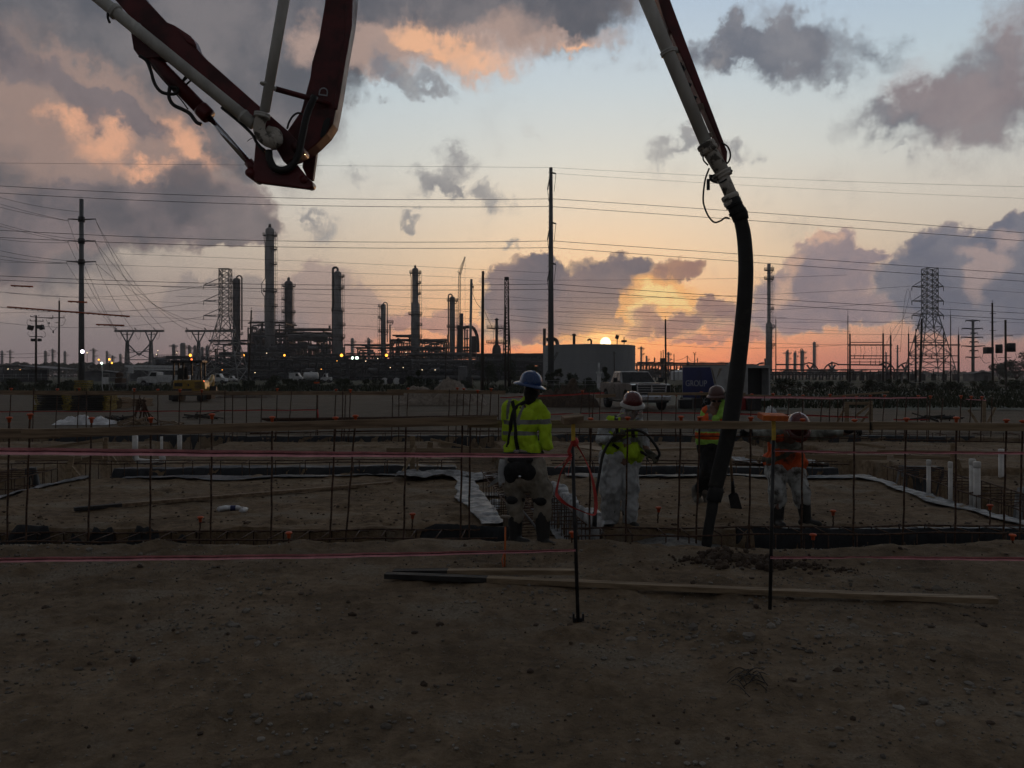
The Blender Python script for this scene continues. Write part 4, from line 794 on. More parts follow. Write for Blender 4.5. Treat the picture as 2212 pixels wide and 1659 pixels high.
lone_plank('loose_board', 'narrow board lying on the building pad, black left end', onground(160, 1106, .03), onground(846, 1049, .04), .09, .045, 'lumberweathered', 'boards lying in the dirt', dark=.14, n=16, warp=.012, seed=8)
# short capped stakes
def short_stake(label, x, ytop, ybase, cs=1.0):
    Y = gY(ybase); b_ = at(x, ybase, Y); b_.z = H(b_.x, b_.y) - .03; rebar(label, b_, at(x + random.uniform(-1, 3), ytop + 4, Y), .009, 'short capped stakes', True, cs)
for x, yt, yb, lab in ((430, 1117, 1150, 'short leaning stake with an orange cap below the water bottles'), (624, 1151, 1190, 'short capped stake in front of the near trench, left half'), (890, 1110, 1147, 'short capped stake on the pad left of the trench crossing'),
                       (1234, 1150, 1186, 'short capped stake right beside the first tape post'), (1420, 1096, 1136, 'short dull capped stake on the pad beside the white suit'), (1757, 1155, 1190, 'short capped stake in front of the blue black plastic, right of second post'),
                       (1800, 1103, 1140, 'short capped stake on the pad behind the right boot of the bending worker'), (2138, 1091, 1135, 'short capped stake on the pad at the right trench'), (2188, 1156, 1186, 'short capped stake at the right frame edge')):
    short_stake(lab, x, yt, yb)
Y = gY(1228); o = thing('survey_stake', 'orange painted stake with a wide grey cap beside the worker', 'stake', at(1090, 1229, Y))
MB().cyl(at(1090, 1232, Y), at(1092, 1122, Y), .008, n=8).obj('rod', 'orangepaint', o, True)
MB().lathe([(.02, -.06), (.024, 0), (.04, .012), (.046, .02), (.044, .034)], at(1092, 1122, Y), 14).obj('wide_cap', 'sand', o, True)
mb = MB().tube([at(1090, 1190, Y), at(1084, 1210, Y - .02), at(1088, 1230, Y - .02), at(1082, 1234, Y - .03)], [.006, .008, .006, .003], 5, flat=.4); mb.obj('ribbon', 'orangecap', o)
# bottles
for x, y, rz, lab in ((484, 1106, .4, 'clear water bottle lying apart, leftmost of three'), (506, 1104, 1.4, 'clear water bottle lying sideways with a blue label'), (527, 1110, .05, 'clear water bottle seen from its round base, rightmost of three')):
    p = onground(x, y, .034); o = thing('water_bottle', lab, 'bottle', p, 'water bottles on the pad'); ax = Vector((math.sin(rz), math.cos(rz), 0))
    MB().lathe([(.01, -.10), (.03, -.098), (.033, -.085), (.033, .04), (.028, .065), (.014, .085), (.012, .10)], p, 14, ax).obj('body', 'whiteplastic', o, True)
    MB().lathe([(.0338, -.045), (.0342, -.04), (.0342, .015), (.0338, .02)], p, 14, ax).obj('paper_label', 'trailerblue' if 'blue label' in lab else 'whitepaint', o, True)
    MB().lathe([(.015, .10), (.015, .118), (.012, .12)], p, 10, ax).obj('cap', 'lettering', o, True)
# white plumbing stubs
def standpipe(label, x, yt, yb, wpx, Y=None):
    Y = Y or gY(yb); b_ = at(x, yb, Y); r_ = wpx / 2 * Y / F; o = thing('standpipe', label, 'pipe', b_, 'white plumbing stubs on the right')
    t_ = at(x, yt, Y); MB().cyl(b_ - Vector((0, 0, .3)), t_ - Vector((0, 0, .05)), r_ * .88, n=16).obj('pipe', 'pvc', o, True)
    MB().lathe([(r_ * .9, -.085), (r_, -.08), (r_, -.012), (r_ * .86, 0)], t_, 16).obj('cap', 'pvc', o, True)
standpipe('slim white standpipe, first from the left at the right trench', 2006, 993, 1068, 9.6); standpipe('slim white standpipe standing alone between its neighbours', 2053, 997.5, 1083, 10)
standpipe('taller white standpipe behind the thick pair mate', 2100.5, 991, 1080, 14); standpipe('thick white standpipe in front of its pair mate', 2110.5, 997, 1086, 15.5); standpipe('white standpipe farther back by the right frame edge', 2163, 970, 1036, 13)
o = thing('drain_assembly', 'white drain pipes joined by a low elbow behind the left tape', 'pipe', at(320, 1000, 15.6))
zz = 15.6
MB().cyl(at(292, 941, zz), at(292, 990, zz), .052, n=14).obj('riser', 'pvc', o, True); MB().cyl(at(349, 943, zz), at(349, 992, zz), .026, n=12).obj('riser', 'pvc', o, True)
MB().tube(spline([at(292, 982, zz), at(297, 994, zz), at(312, 997, zz)], 5) + [at(338, 999, zz)], .05, 12).obj('bend', 'pvc', o, True)
MB().tube(spline([at(336, 998, zz), at(348, 998, zz), at(351, 990, zz), at(349, 984, zz)], 5), .055, 12).obj('elbow', 'pvc', o, True)
tag(MB().cyl(at(388, 940, 16.5), at(388, 985, 16.5), .045, n=12).obj('standpipe', 'pvc', smooth=True), 'lone white pipe right of the drain assembly, left half', 'pipe')
# timber forms and braces on the pad
def brace(label, parts, loc, group='timber form braces on the pad'):
    o = thing('form_brace', label, 'timber brace', loc, group)
    for nm, a, b_, w_, mat in parts: MB().bar(a, b_, w_, .04, (0, 1, 0)).obj(nm, mat, o, bevel=.002)
B = lambda nm, x0, y0, x1, y1, Y, wpx, mat='lumber', Yb=None: (nm, at(x0, y0, Y), at(x1, y1, Yb or Y), wpx * Y / F, mat)
brace('timber brace with a steep stake at the left trench corner', [B('post', 228, 945, 228, 1006, 15.6, 11), B('rail', 92, 970, 224, 950, 15.5, 7), B('rail', -40, 989, 176, 989, 14.6, 9), B('strut', 155, 985, 147, 1036, 13.9, 11), B('strut', 155, 1008, 172, 1028, 13.8, 4), B('plate', 146, 1003, 222, 985, 15, 11, 'lumber'), B('strut', 240, 985, 252, 1000, 15.6, 6)], at(200, 1010, 15))
brace('timber brace with a tripod stake behind the plastic, centre', [B('post', 891, 942, 891, 1030, 14.2, 11), B('strut', 898, 964, 867, 1027, 14.15, 7, Yb=13.8), B('strut', 901.5, 988, 901.5, 1030, 14.1, 4), B('rail', 835, 973, 1100, 974, 15.6, 11), B('rail', 930, 949, 1016, 968, 16.2, 5, 'lumber'), B('post', 930, 955, 926, 990, 16.3, 12), B('plate', 1035, 964, 1043, 978, 15.5, 5, 'lumber')], at(890, 1030, 14.2))
brace('timber rails and braces behind the bending worker', [B('rail', 1730, 987, 1915, 988, 16, 10), B('rail', 1847, 958, 1912, 967, 18, 5, 'lumber'), B('rail', 1785, 974, 1830, 980, 17, 4, 'lumber'), B('post', 1653, 944, 1653, 990, 16, 7), B('strut', 1646, 985, 1638, 1000, 15.5, 8), B('strut', 1735, 1007, 1745, 1030, 14.1, 5, 'lumber'), B('rail', 1610, 985, 1652, 992, 16.4, 9), B('plate', 1665, 960, 1735, 966, 17.5, 9)], at(1760, 1000, 16))
brace('tall timber stake with a low brace beside the standpipes', [B('post', 2058, 957, 2058, 1030, 14.6, 9), B('strut', 2067, 992, 2079, 1025, 14.5, 6), B('rail', 1930, 986, 2060, 990, 15.8, 8), B('rail', 1895, 974, 2110, 977, 17, 6)], at(2058, 1030, 14.6))
brace('twin timber stakes cross braced beyond the right board', [B('post', 1829, 868, 1829, 935, 25.5, 9), B('post', 1881, 866, 1881, 935, 25.5, 8), B('rail', 1829, 871, 1881, 871, 25.6, 6), B('strut', 1848, 898, 1877, 876, 25.4, 5), B('strut', 1806, 915, 1826, 880, 25.4, 5), B('strut', 1858, 915, 1878, 888, 25.4, 5)], at(1855, 935, 25.5))
brace('timber stake with dark diagonal legs at the far right', [B('post', 2126, 866, 2126, 935, 26, 7), B('strut', 2092, 885, 2122, 930, 26, 5), B('strut', 2150, 880, 2128, 925, 26, 5)], at(2126, 935, 26))
lone_plank('loose_board', 'thin pale board lying flat behind the white suit', at(1320, 972, 18), at(1600, 968, 18.4), .1, .05, 'lumber', 'boards lying in the dirt', seed=4)
lone_plank('plywood_offcut', 'pale plywood offcut lying behind the red loop', at(1255, 964, 18), at(1310, 972, 17.5), .5, .03, 'lumber', cat='plywood', n=3, seed=3)
sheet('plastic_sheet', 'rumpled grey plastic lying behind the bending worker', lambda a, c: (4.3 + a * 2.5, 16.0 + c * 1.2 + wob(a, 3)), 60, 20, 'clearplastic', .12, 3)
sheet('plastic_sheet', 'rumpled grey plastic lying behind suspenders, beyond the crossing', lambda a, c: (-1.2 + a * 1.8, 17.5 + c * 1.2 + wob(a, 3)), 60, 20, 'clearplastic', .12, 3)
# far edge of the pad
FAR = [24, 73, 124, 171, 187, 241, 290, 341, 389, 436, 486, 503, 533, 566, 599, 630, 685, 726, 741, 747, 757, 849, 862, 882, 971, 988, 1002, 1017, 1032, 1043, 1061, 1077, 1258, 1273, 1283, 1297, 1400, 1430, 1461, 1503, 1515, 1624, 1652, 1670, 1705, 1735, 1776, 1793, 1810, 1823, 1850, 1880, 1911, 1939, 1958, 1984, 2003, 2010, 2037, 2076, 2098, 2121, 2143]
CAPD = {24, 124, 171, 290, 341, 389, 436, 599, 726, 757, 882, 988, 1002, 1032, 1061, 1258, 1430, 1461, 1515, 1624, 1670, 1705, 1735, 1793, 1823, 1850, 1880, 1911, 1984, 2010, 2076, 2098, 2121}
rr = random.Random(12); famc = [x for x in FAR if x in CAPD]; famn = [x for x in FAR if x not in CAPD]
for x in FAR:
    Y = 23 + rr.uniform(-.7, .9); tpy = np.interp(x, (0, 1100, 1500, 2212), (840, 843, 850, 862)) + rr.uniform(-3, 3); b_ = at(x - rr.uniform(0, 8), 955, Y)
    c_ = x in CAPD; lab = ('%s of the small rebars with an orange cap at the far board' if c_ else '%s of the thin bare rebars along the far trench') % ordinal((famc if c_ else famn).index(x))
    rebar(lab, b_, at(x, tpy, Y), .014, 'thin rebars along the far trench', c_, 1.35)
def far_board(x0, y0, x1, y1, Y, hpx, lab, mat='lumberweathered'):
    lone_plank('screed_board', lab, at(x0, y0, Y), at(x1, y1, Y), .04, hpx * Y / F, mat, 'boards tied along the far rebars', n=10, warp=.012, seed=x0)
far_board(-60, 848, 490, 848, 22.6, 9, 'weathered board along the far rebars, under the yellow excavator'); far_board(484, 850, 872, 850, 22.7, 8, 'weathered board along the far rebars, middle left'); far_board(836, 846, 1092, 848, 22.6, 8, 'weathered board crossing the sand mound')
far_board(1286, 855, 1330, 855, 22.6, 7, 'short board end below the pickup truck'); far_board(1400, 850, 1610, 852, 22.6, 6, 'pale board under the blue trailer', 'lumber'); far_board(1590, 855, 1800, 861, 22.7, 6, 'pale board under the open trailer door', 'lumber')
far_board(1748, 862, 1920, 846, 23.5, 4, 'thin board slanting up at the far right rebars', 'lumber')
ribbon('barricade_tape', 'thin red tape across the gravel on the far left', [(-60, 888.5, 890.5), (340, 887.5, 889.5), (686, 884, 886.5)], (24.3, 24.3), 24, 'tapered')
mb = MB().cyl(at(686, 955, 24.3), at(686, 845, 24.3), .02, n=7); o = mb.obj('tape_post', 'rust', smooth=True); tag(o, 'dark post where the far red tape ends, red tail hanging', 'stake')
MB().tube([at(686, 884, 24.25), at(687, 895, 24.2), at(687, 902, 24.2)], .02, 5, flat=.3).obj('tape_tail', 'tapered', o)
ribbon('barricade_tape', 'double red tape rising behind the worker towards the pickup', [(1080, 858, 860), (1190, 853, 856), (1305, 847, 850.5)], (24, 26), 14, 'tapered'); ribbon('barricade_tape', 'thin red tape low behind the white suit and pickup', [(1160, 894, 896.5), (1384, 889.5, 892), (1630, 893, 896.5), (1876, 900, 903)], (25, 24), 24, 'tapered')
ribbon('barricade_tape', 'pale pink tape along the far rebars on the right', [(1606, 855.5, 860), (1800, 857.5, 861.5), (2002, 858, 860.5)], (22.5, 22.5), 20)
ribbon('barricade_tape', 'short red tape among the far right sticks', [(1930, 905, 907.5), (2006, 906, 908)], (25, 25), 6, 'tapered')
ribbon('barricade_tape', 'pale tape end past the last far stake', [(2086, 861, 862.5), (2130, 864, 866)], (23.5, 23.5), 6)

# scrap wire netting trodden into the dirt
o = thing('wire_scrap', 'crumpled dark wire netting lying in the foreground dirt', 'wire scrap', onground(1615, 1478, 0)); rr = random.Random(21)
for i in range(16):
    c = onground(1612 + rr.uniform(-28, 30), 1478 + rr.uniform(-14, 16), .0); a = rr.choice((.5, 2.0)) + rr.uniform(-.25, .25); d = Vector((math.cos(a), math.sin(a), 0)) * rr.uniform(.05, .11)
    MB().tube(spline([c - d, c + Vector((0, 0, rr.uniform(.01, .035))), c + d], 4), .0025, 5).obj('wire', 'darksteel', o, True)
# ------------------------------------------------------------------ litter and stacks on the gravel lot
o = thing('rebar_bundle', 'long dark bundle of rebar lying on the gravel behind the near board', 'rebar bundle', at(800, 908, 30))
for i in range(7): MB().tube([at(566 + i * 5, 905 + (i % 3) * 1.5, 30 + (i % 4) * .12), at(800, 903 + (i % 3) * 2.2, 30 + (i % 4) * .12), at(1075 - i * 6, 898 + (i % 3) * 2, 31 + (i % 4) * .12)], .045, 6).obj('rod', 'rust', o, True)
def heap_sheet(name, label, x0, x1, ytop, ybase, Y, mat, cat, seed=1, amp=.45):
    w_ = (x1 - x0) * Y / F; c = at((x0 + x1) / 2, ybase, Y); hh = (ybase - ytop) * Y / F; mb = MB()
    def fn(a, b_):
        e_ = min(1, 4 * a * (1 - a)) ** .5 * min(1, 5 * b_ * (1 - b_)) ** .6
        n_ = mnoise.fractal(Vector((a * 4.2 + seed, b_ * 3.0, seed)), 1.0, 2.1, 4)
        return (c.x + (a - .5) * w_, c.y + (b_ - .5) * w_ * .55, .01 + max(0, hh * (1.35 if 'mound' in name else 1) * e_ * (.72 + amp * n_ - .25 * amp)))
    mb.grid(80, 46, fn); return tag(mb.obj(name, mat, smooth=True), label, cat)
heap_sheet('plastic_heap', 'white plastic sheet crumpled on the gravel, far left', 128, 244, 893, 917, 29.5, 'whiteplastic', 'plastic sheet', 8, .7)
heap_sheet('trash_bag', 'stuffed white bag on the gravel right of the trailer', 1654, 1677, 874, 893, 38, 'whiteplastic', 'bag', 5, .45)
heap_sheet('sandbag_heap', 'pale sandbag by the front wheel of the pickup', 1436, 1462, 868, 879, 43, 'sand', 'bag', 6, .3)
heap_sheet('sand_mound', 'large pale sand mound left of the worker', 862, 1050, 829, 875, 49, 'sand', 'mound', 7, .55)
heap_sheet('dirt_mound', 'brown dirt mound between the worker and the pickup', 1150, 1292, 838, 882, 46, 'clod', 'mound', 9, .6)
heap_sheet('dirt_mound', 'low dark dirt mound right of the yellow excavator', 470, 590, 850, 858, 64, 'clod', 'mound', 11, .5)
rr = random.Random(5)
o = thing('rebar_teepee', 'dark rebar rods leaned together like a teepee on the gravel', 'rebar bundle', at(305, 913, 30.6))
for i in range(22):
    a = rr.random() * 6.28; r_ = rr.uniform(.25, .62); b_ = at(305, 913, 30.6) + Vector((math.cos(a) * r_, math.sin(a) * r_ * .8, 0)); tpp = at(305 + rr.uniform(-9, 9), rr.uniform(862, 872), 30.6)
    MB().cyl(b_, b_.lerp(tpp, rr.uniform(.9, 1.25) if i < 5 else 1), .017, n=5).obj('rod', 'rust', o)
def stickpile(label, x, y, Y, n, w_, seed, mat='oldwood', name='stick_pile'):
    r_ = random.Random(seed); o = thing(name, label, 'scrap pile', at(x, y, Y))
    for i in range(n):
        c = at(x + r_.uniform(-w_, w_), y - r_.uniform(1, 5), Y + r_.uniform(-.5, .5)); d = Vector((r_.uniform(-1, 1), r_.uniform(-.6, .6), r_.uniform(-.14, .2))) * r_.uniform(.3, .8)
        c.z = max(c.z, .04 + abs(d.z)); MB().bar(c - d, c + d, r_.uniform(.03, .07)).obj('stick', mat, o)
stickpile('low tangle of dark scrap rods on the gravel beside the teepee', 435, 910, 33, 14, 24, 3); stickpile('pile of scrap lumber and rods under the teepee', 330, 918, 29, 16, 60, 4, 'lumberweathered'); stickpile('dark scrap heap between plastic and teepee', 256, 906, 30.5, 16, 10, 8)
stickpile('scrap wood and pipe pile on the grass at far right', 2035, 905, 28, 14, 40, 9, 'lumberdark')
# stacks of form boards
def board_stack(label, x0, x1, y0, y1, Y, rows, seed, endmat='stackyellow', mat='lumberdark', ry=0):
    r_ = random.Random(seed); c = at((x0 + x1) / 2, y1, Y); c.z = 0; w_ = (x1 - x0) * Y / F; hh = (y1 - y0) * Y / F / rows
    o = thing('form_stack', label, 'lumber stack', c, 'stacked form boards on the gravel', ry, True)
    for i in range(rows):
        off = r_.uniform(-.06, .06); z_ = hh * (i + .5); L = w_ * r_.uniform(.93, 1.0)
        b_ = MB().box((off, 0, z_), (L - .3, 1.15, hh * .72)).obj('form_board', mat, o, bevel=.004)
        for s_ in (-1, 1): MB().box((off + s_ * (L / 2 - .07), 0, z_), (.14, 1.16, hh * .74)).obj('painted_end', endmat, b_)
board_stack('larger stack of dark form boards with yellow ends', 158, 243, 851, 887, 41.5, 9, 3); board_stack('stack of dark form boards with yellow ends at the left side', 88, 156, 851, 885, 42.2, 9, 8)
board_stack('brown lumber pile right of the yellow ended stacks', 226, 273, 850, 874, 44, 7, 5, 'lumberweathered', 'lumberweathered'); board_stack('low brown lumber pile left of the excavator tracks', 268, 322, 855, 872, 47, 5, 6, 'lumberweathered', 'lumberweathered')
board_stack('short yellow stack under the tall steel pole', 166, 196, 821, 845, 90, 5, 9, 'stackyellow', 'stackyellow')
# grass
def grass(name, label, x0, x1, y0, y1, n, hmax, seed):
    r_ = random.Random(seed); mb = MB()
    for i in range(n):
        yy = r_.uniform(y0, y1); Y = gY(yy); xx = r_.uniform(x0, x1); p = at(xx, yy, Y); h_ = hmax * r_.uniform(.3, 1); w_ = .012 * Y / 12
        a = r_.uniform(0, 3.14); d = Vector((math.cos(a), math.sin(a), 0)) * w_; l_ = Vector((r_.uniform(-.4, .4), r_.uniform(-.4, .4), 1)) * h_
        mb.raw([p - d, p + d, p + l_ * .6 + d * .6, p + l_], [(0, 1, 2, 3)])
    return tag(mb.obj(name, 'foliage', loc=at((x0 + x1) / 2, y1, gY(y1))), label, 'grass', kind='stuff')
grass('grass', 'dark grass strip beyond the trailer on the right', 1600, 2330, 838, 882, 9000, .35, 1); grass('grass', 'dark weeds in the verge on the left', -60, 1000, 834, 846, 5000, .6, 2); grass('grass', 'dark weeds before the storage tank', 1040, 1480, 834, 850, 3000, .5, 4)
mb = MB().grid(60, 12, lambda a, c: (8 + a * 60, 41 + c * 75, .012 + .02 * math.sin(a * 30)))
tag(mb.obj('grass_verge', 'foliage'), 'dark mown grass verge', 'grass', kind='stuff')
# ------------------------------------------------------------------ power lines
Z5 = lambda q: (1663.4 + .248 * q[0], 521.2 + .248 * q[1]); Z1 = lambda q: (.248 * q[0], 548.6 + .248 * q[1]); Z4 = lambda q: (1316.7 + .248 * q[0], 548.6 + .248 * q[1])
def pole(label, x0, y0, x1, y1, w0, w1, mat='oldwood', Y=None, name='utility_pole', cat='pole', group='wooden utility poles', extra=(), n=10):
    Y = Y or gY(y1); b_ = at(x1, y1, Y); b_.z = 0; o = thing(name, label, cat, b_, group)
    MB().cyl(b_, at(x0, y0, Y), px(w1 / 2, Y), px(w0 / 2, Y), n).obj('post', mat, o, True)
    for e in extra:
        k_ = e[0]
        if k_ == 'arm': MB().bar(at(e[1], e[2], Y - px(2, Y)), at(e[3], e[4], Y - px(2, Y)), px(e[5], Y)).obj('crossarm', e[6] if len(e) > 6 else mat, o)
        if k_ == 'can': MB().lathe([(px(e[3] / 2, Y), 0), (px(e[3] / 2, Y), px(e[4], Y)), (px(e[3] / 2.4, Y), px(e[4] + 1, Y))], at(e[1], e[2], Y - px(3, Y)), 12).obj('transformer', 'plant', o, True)
        if k_ == 'ins':
            for q in e[1]: MB().lathe([(px(.5, Y), 0), (px(.9, Y), px(1, Y)), (px(.5, Y), px(1.6, Y)), (px(.8, Y), px(2.4, Y)), (px(.3, Y), px(3, Y))], at(q[0], q[1], Y - px(2, Y)), 8).obj('insulator', 'plant', o, True)
        if k_ == 'box': MB().box(at(e[1], e[2], Y - px(3, Y)), (px(e[3], Y), px(e[3], Y), px(e[4], Y)), (0, e[5] if len(e) > 5 else 0, 0)).obj('switch_box', 'plant', o)
        if k_ == 'cab': MB().tube(spline([at(q[0], q[1], Y - px(3, Y)) for q in e[1]], 5), px(e[2] if len(e) > 2 else .4, Y), 5).obj('jumper', 'cable', o, True)
    return o
def z1(*q): return [Z1(p) for p in q]
pole('wooden pole with switch gear at the far left', 78, 681, 77.5, 836, 3.6, 5.4, extra=(('arm', 66, 684, 114, 688, 1.6), ('arm', 64, 693, 94, 694, 1.4), ('ins', [(66, 684), (74, 683), (84, 683), (114, 686), (65, 692), (93, 693)]), ('box', 66, 708, 9, 10, .3), ('box', 83, 706, 7, 8), ('box', 90, 707, 8, 10, -.3), ('arm', 64, 727, 92, 727, 1.4), ('box', 71, 734.5, 6, 6), ('box', 85.5, 734.5, 6, 6), ('cab', [(61, 690), (58, 697), (62, 705), (70, 703)]), ('cab', [(94, 715), (99, 722), (96, 728), (88, 729)]), ('cab', [(62, 716), (60, 722), (66, 727)])))
pole('wooden pole carrying the long orange line guard', 128, 649, 127, 838, 3.2, 4.8, extra=(('arm', 100, 686.5, 139, 686.5, 1.5), ('ins', [(114, 684), (138, 684), (128, 647)]), ('arm', 120, 697, 128, 697, 1.2), ('cab', [(138, 684), (141, 692), (136, 702), (130, 704)]), ('cab', [(100, 690), (106, 705), (115, 714), (124, 706)]), ('box', 115, 717, 2, 5), ('box', 106, 698, 2, 4)))
pole('leaning dark wooden pole left of the tallest column', 543, 670, 536, 838, 3, 4.6, extra=(('ins', [(543, 667), (545, 690)]),))
pole('short dark pole beside the black reels', 964.5, 739, 962, 822, 2, 2.6, Y=130); pole('lone wooden pole between the pickup and the trailer', 1437.4, 689, 1438.5, 824, 3.4, 4.8, Y=150, extra=(('ins', [(1437, 686)]), ('arm', 1438, 731, 1444, 731, .6)))
pole('dark metal pole with conduit and a grey meter box', 1018.3, 603, 1014.6, 838, 5.4, 6, 'galv', extra=(('box', 1014, 826, 14, 23), ('box', 1022, 620, 3, 4), ('cab', [(1021, 612), (1023, 624), (1021, 634)])), name='service_pole', n=12)
pole('thick bare wooden pole right of the conduit pole', 1043.4, 585.7, 1041.4, 850, 5.6, 8.4); pole('first of the twin black poles before the lattice mast', 1091.5, 662, 1092, 838, 3.6, 5); pole('taller of the twin black poles before the lattice mast', 1098.6, 640, 1098.6, 840, 3.4, 4.8)
pole('thin pole standing before the storage tank', 1326.6, 759, 1327.5, 828, 2, 2.6, Y=170, extra=(('arm', 1324, 763, 1331, 763, .8),))
for x, yt, lab, ex in ((1428, 758, 'left post of the small transformer pair', (('box', 1428, 778, 4, 8),)), (1432.6, 756, 'right post of the small transformer pair', (('box', 1433, 778, 5, 9),)), (1456, 764, 'thin pole holding the sagging wires, first', ()), (1484.6, 768, 'thin pole holding the sagging wires, second', ()), (1500.7, 762, 'thin pole with a small crossarm left of the trailer', (('arm', 1497, 765, 1504, 765, .8), ('ins', [(1498, 763), (1503, 763)]))), (1507, 773.5, 'short thin pole left of the trailer roof', ())):
    pole(lab, x, yt, x, 818, 1.8, 2.2, Y=230, extra=ex)
pole('dark leaning pole before the right lattice tower', 1991.5, 688, 1987, 836, 4, 6, extra=(('arm', 1977, 702, 1985, 704, 1), ('box', 1979, 713, 2.5, 4)))
pole('right wooden pole with two transformers and thin side arms', 2143.5, 654, 2144.5, 838, 3.6, 5, extra=(('ins', [(2143.5, 652)]), ('arm', 2138, 677, 2152, 677, 1), ('arm', 2138, 696, 2152, 696, 1), ('arm', 2138, 714, 2152, 714, 1), ('box', 2135, 757, 15, 14), ('can', 2158, 763, 14, 18), ('cab', [(2126, 760), (2121, 775), (2128, 784), (2140, 782)]), ('cab', [(2152, 765), (2155, 778), (2163, 776)])))
pole('wooden pole at far right with one transformer, conduit bent at its foot', 2172, 691, 2173, 842, 4.4, 5, extra=(('arm', 2148, 726, 2188, 725, 1.4), ('can', 2184.5, 760, 17, 18), ('arm', 2156, 772.5, 2184, 772.5, 1.2), ('cab', [(2194, 762), (2195, 774), (2188, 779), (2178, 774)]), ('cab', [(2173, 800), (2173, 842), (2178, 856), (2196, 859)], 1.2)))
for x, yt, lab in ((1938.7, 745, 'pale concrete pole between the two gantries'), (1914, 761, 'thin pale pole behind the left gantry')): pole(lab, x, yt, x, 812, 3, 4.5, 'vessel', 300, 'steel_pole', 'pole', 'steel poles', (('arm', x - 5, yt + 8, x + 5, yt + 8, .8), ('arm', x - 5, yt + 14, x + 5, yt + 14, .8)))
for x, yt, lab in ((1676, 690, 'slim lightning mast right of the chimney stack'), (1831.6, 682, 'slim lightning mast left of the left gantry'), (2053.5, 680, 'slim lightning mast behind the right gantry')):
    Y = 210; o = thing('lightning_mast', lab, 'mast', at(x, 826, Y), 'lightning masts'); MB().cyl(at(x, 828, Y), at(x, yt, Y), px(1.4, Y), px(.9, Y), 8).obj('shaft', 'darksteel', o, True); MB().cyl(at(x, yt, Y), at(x, yt - 16, Y), px(.45, Y), px(.15, Y), 5).obj('spike', 'darksteel', o, True)
# steel transmission poles
def monopole(label, x, yt, yb, w0, w1, Y, arms, mat='polesteel'):
    b_ = at(x, yb, Y); b_.z = 0; o = thing('transmission_pole', label, 'transmission pole', b_, 'steel transmission poles'); MB().cyl(b_, at(x, yt, Y), px(w1 / 2, Y), px(w0 / 2, Y), 16).obj('shaft', mat, o, True)
    for a in arms: MB().tube([at(x, a[1] + 1.5, Y), at((x + a[0]) / 2, a[1] + .6, Y - .3), at(a[0], a[1], Y - .5)], [px(1.7, Y), px(1.5, Y), px(1.0, Y)], 6).obj('arm', 'darksteel', o, True); MB().cyl(at(a[0], a[1], Y - .5), at(a[0], a[1] + 4, Y - .5), px(.5, Y), n=6).obj('insulator', 'darksteel', o, True)
    return o
o = monopole('tall grey steel pole at the left with three pairs of arms', 176, 430, 834, 8.6, 12.6, 130, [(147, 473), (207, 473), (147, 520), (206, 520), (144, 565), (207, 565)])
for yy in (474, 521, 566): MB().lathe([(px(6.6, 130), -.4), (px(6.9, 130), 0), (px(6.6, 130), .4)], at(176, yy, 130), 14).obj('collar', 'darksteel', o, True)
o = monopole('tall steel pole left of centre sun with post insulators', 1190, 362, 842, 7.5, 14.5, 110, []); Y = 110
for yy in (372, 480, 568): MB().tube([at(1192, yy + 1, Y - .3), at(1201, yy + 3, Y - .5)], [px(2, Y), px(1.6, Y)], 7).obj('arm', 'polesteel', o, True); MB().cyl(at(1201, yy + 3, Y - .5), at(1197, yy + 42, Y - .4), px(.55, Y), n=6).obj('brace_insulator', 'darksteel', o, True)
for yy in (386, 494, 584):
    n_ = 9; MB().tube([at(1187, yy, Y - .3).lerp(at(1182.5, yy + 24, Y - .6), i / (2 * n_)) for i in range(2 * n_ + 1)], [px(1.6 if i % 2 else .8, Y) for i in range(2 * n_ + 1)], 8).obj('line_insulator', 'darksteel', o, True); MB().cyl(at(1182.5, yy + 24, Y - .6), at(1186, yy + 50, Y - .3), px(.5, Y), n=6).obj('brace_insulator', 'darksteel', o, True)
st = MB(); [st.cyl(at(1190 - (4 + i * .1), 372 + i * 12, Y), at(1190 - (6 + i * .1), 372 + i * 12, Y), .03, n=4) for i in range(36)]; st.obj('climbing_steps', 'darksteel', o)
monopole('slim steel pole with many short arms at the right', 2101.8, 691, 812, 5.4, 7, 280, [(2086, 692), (2116, 692), (2078, 709), (2123, 709), (2097, 719), (2112, 719), (2076, 728), (2123, 728), (2077, 747), (2128, 747), (2095, 738), (2113, 738), (2095, 757), (2113, 757), (2086, 771), (2118, 771)])
# lattice towers
def tower(label, xc, yt, yk, yb, wt, wb, Y, arms, mat='lattice', name='lattice_tower'):
    b_ = at(xc, yb, Y); b_.z = 0; o = thing(name, label, 'lattice tower', b_, 'lattice transmission towers'); br = px(1.4, Y)
    lattice(MB(), at(xc, yk, Y), at(xc, yt, Y), px(wt, Y), px(wt, Y), 8, br).obj('upper_body', mat, o)
    lattice(MB(), b_, at(xc, yk, Y), px(wb, Y), px(wt, Y), 5, br * 1.15).obj('leg_body', mat, o)
    for x, y in arms:
        mb = MB(); s_ = 1 if x > xc else -1; e_ = at(x, y + 2, Y)
        for dy in (-1, 1):
            r_ = at(xc + s_ * wt / 2, y, Y + dy * px(wt / 2, Y)); mb.bar(r_, e_, br); mb.bar(r_ - Vector((0, 0, px(5, Y))), e_, br)
            for k_ in (.25, .5, .75): mb.bar(r_.lerp(e_, k_), (r_ - Vector((0, 0, px(5, Y)))).lerp(e_, min(k_ + .2, 1)), br * .6)
        mb.bar(at(xc + s_ * wt / 2, y - 14, Y), e_, br * .9); mb.cyl(e_, e_ - Vector((0, 0, px(9, Y))), px(.8, Y), n=6); mb.obj('crossarm', mat, o)
    return o
o = tower('dark lattice tower in front of the leftmost column', 487, 581, 683, 824, 21, 84, 216, [(440, 614), (440, 648), (440, 680)])
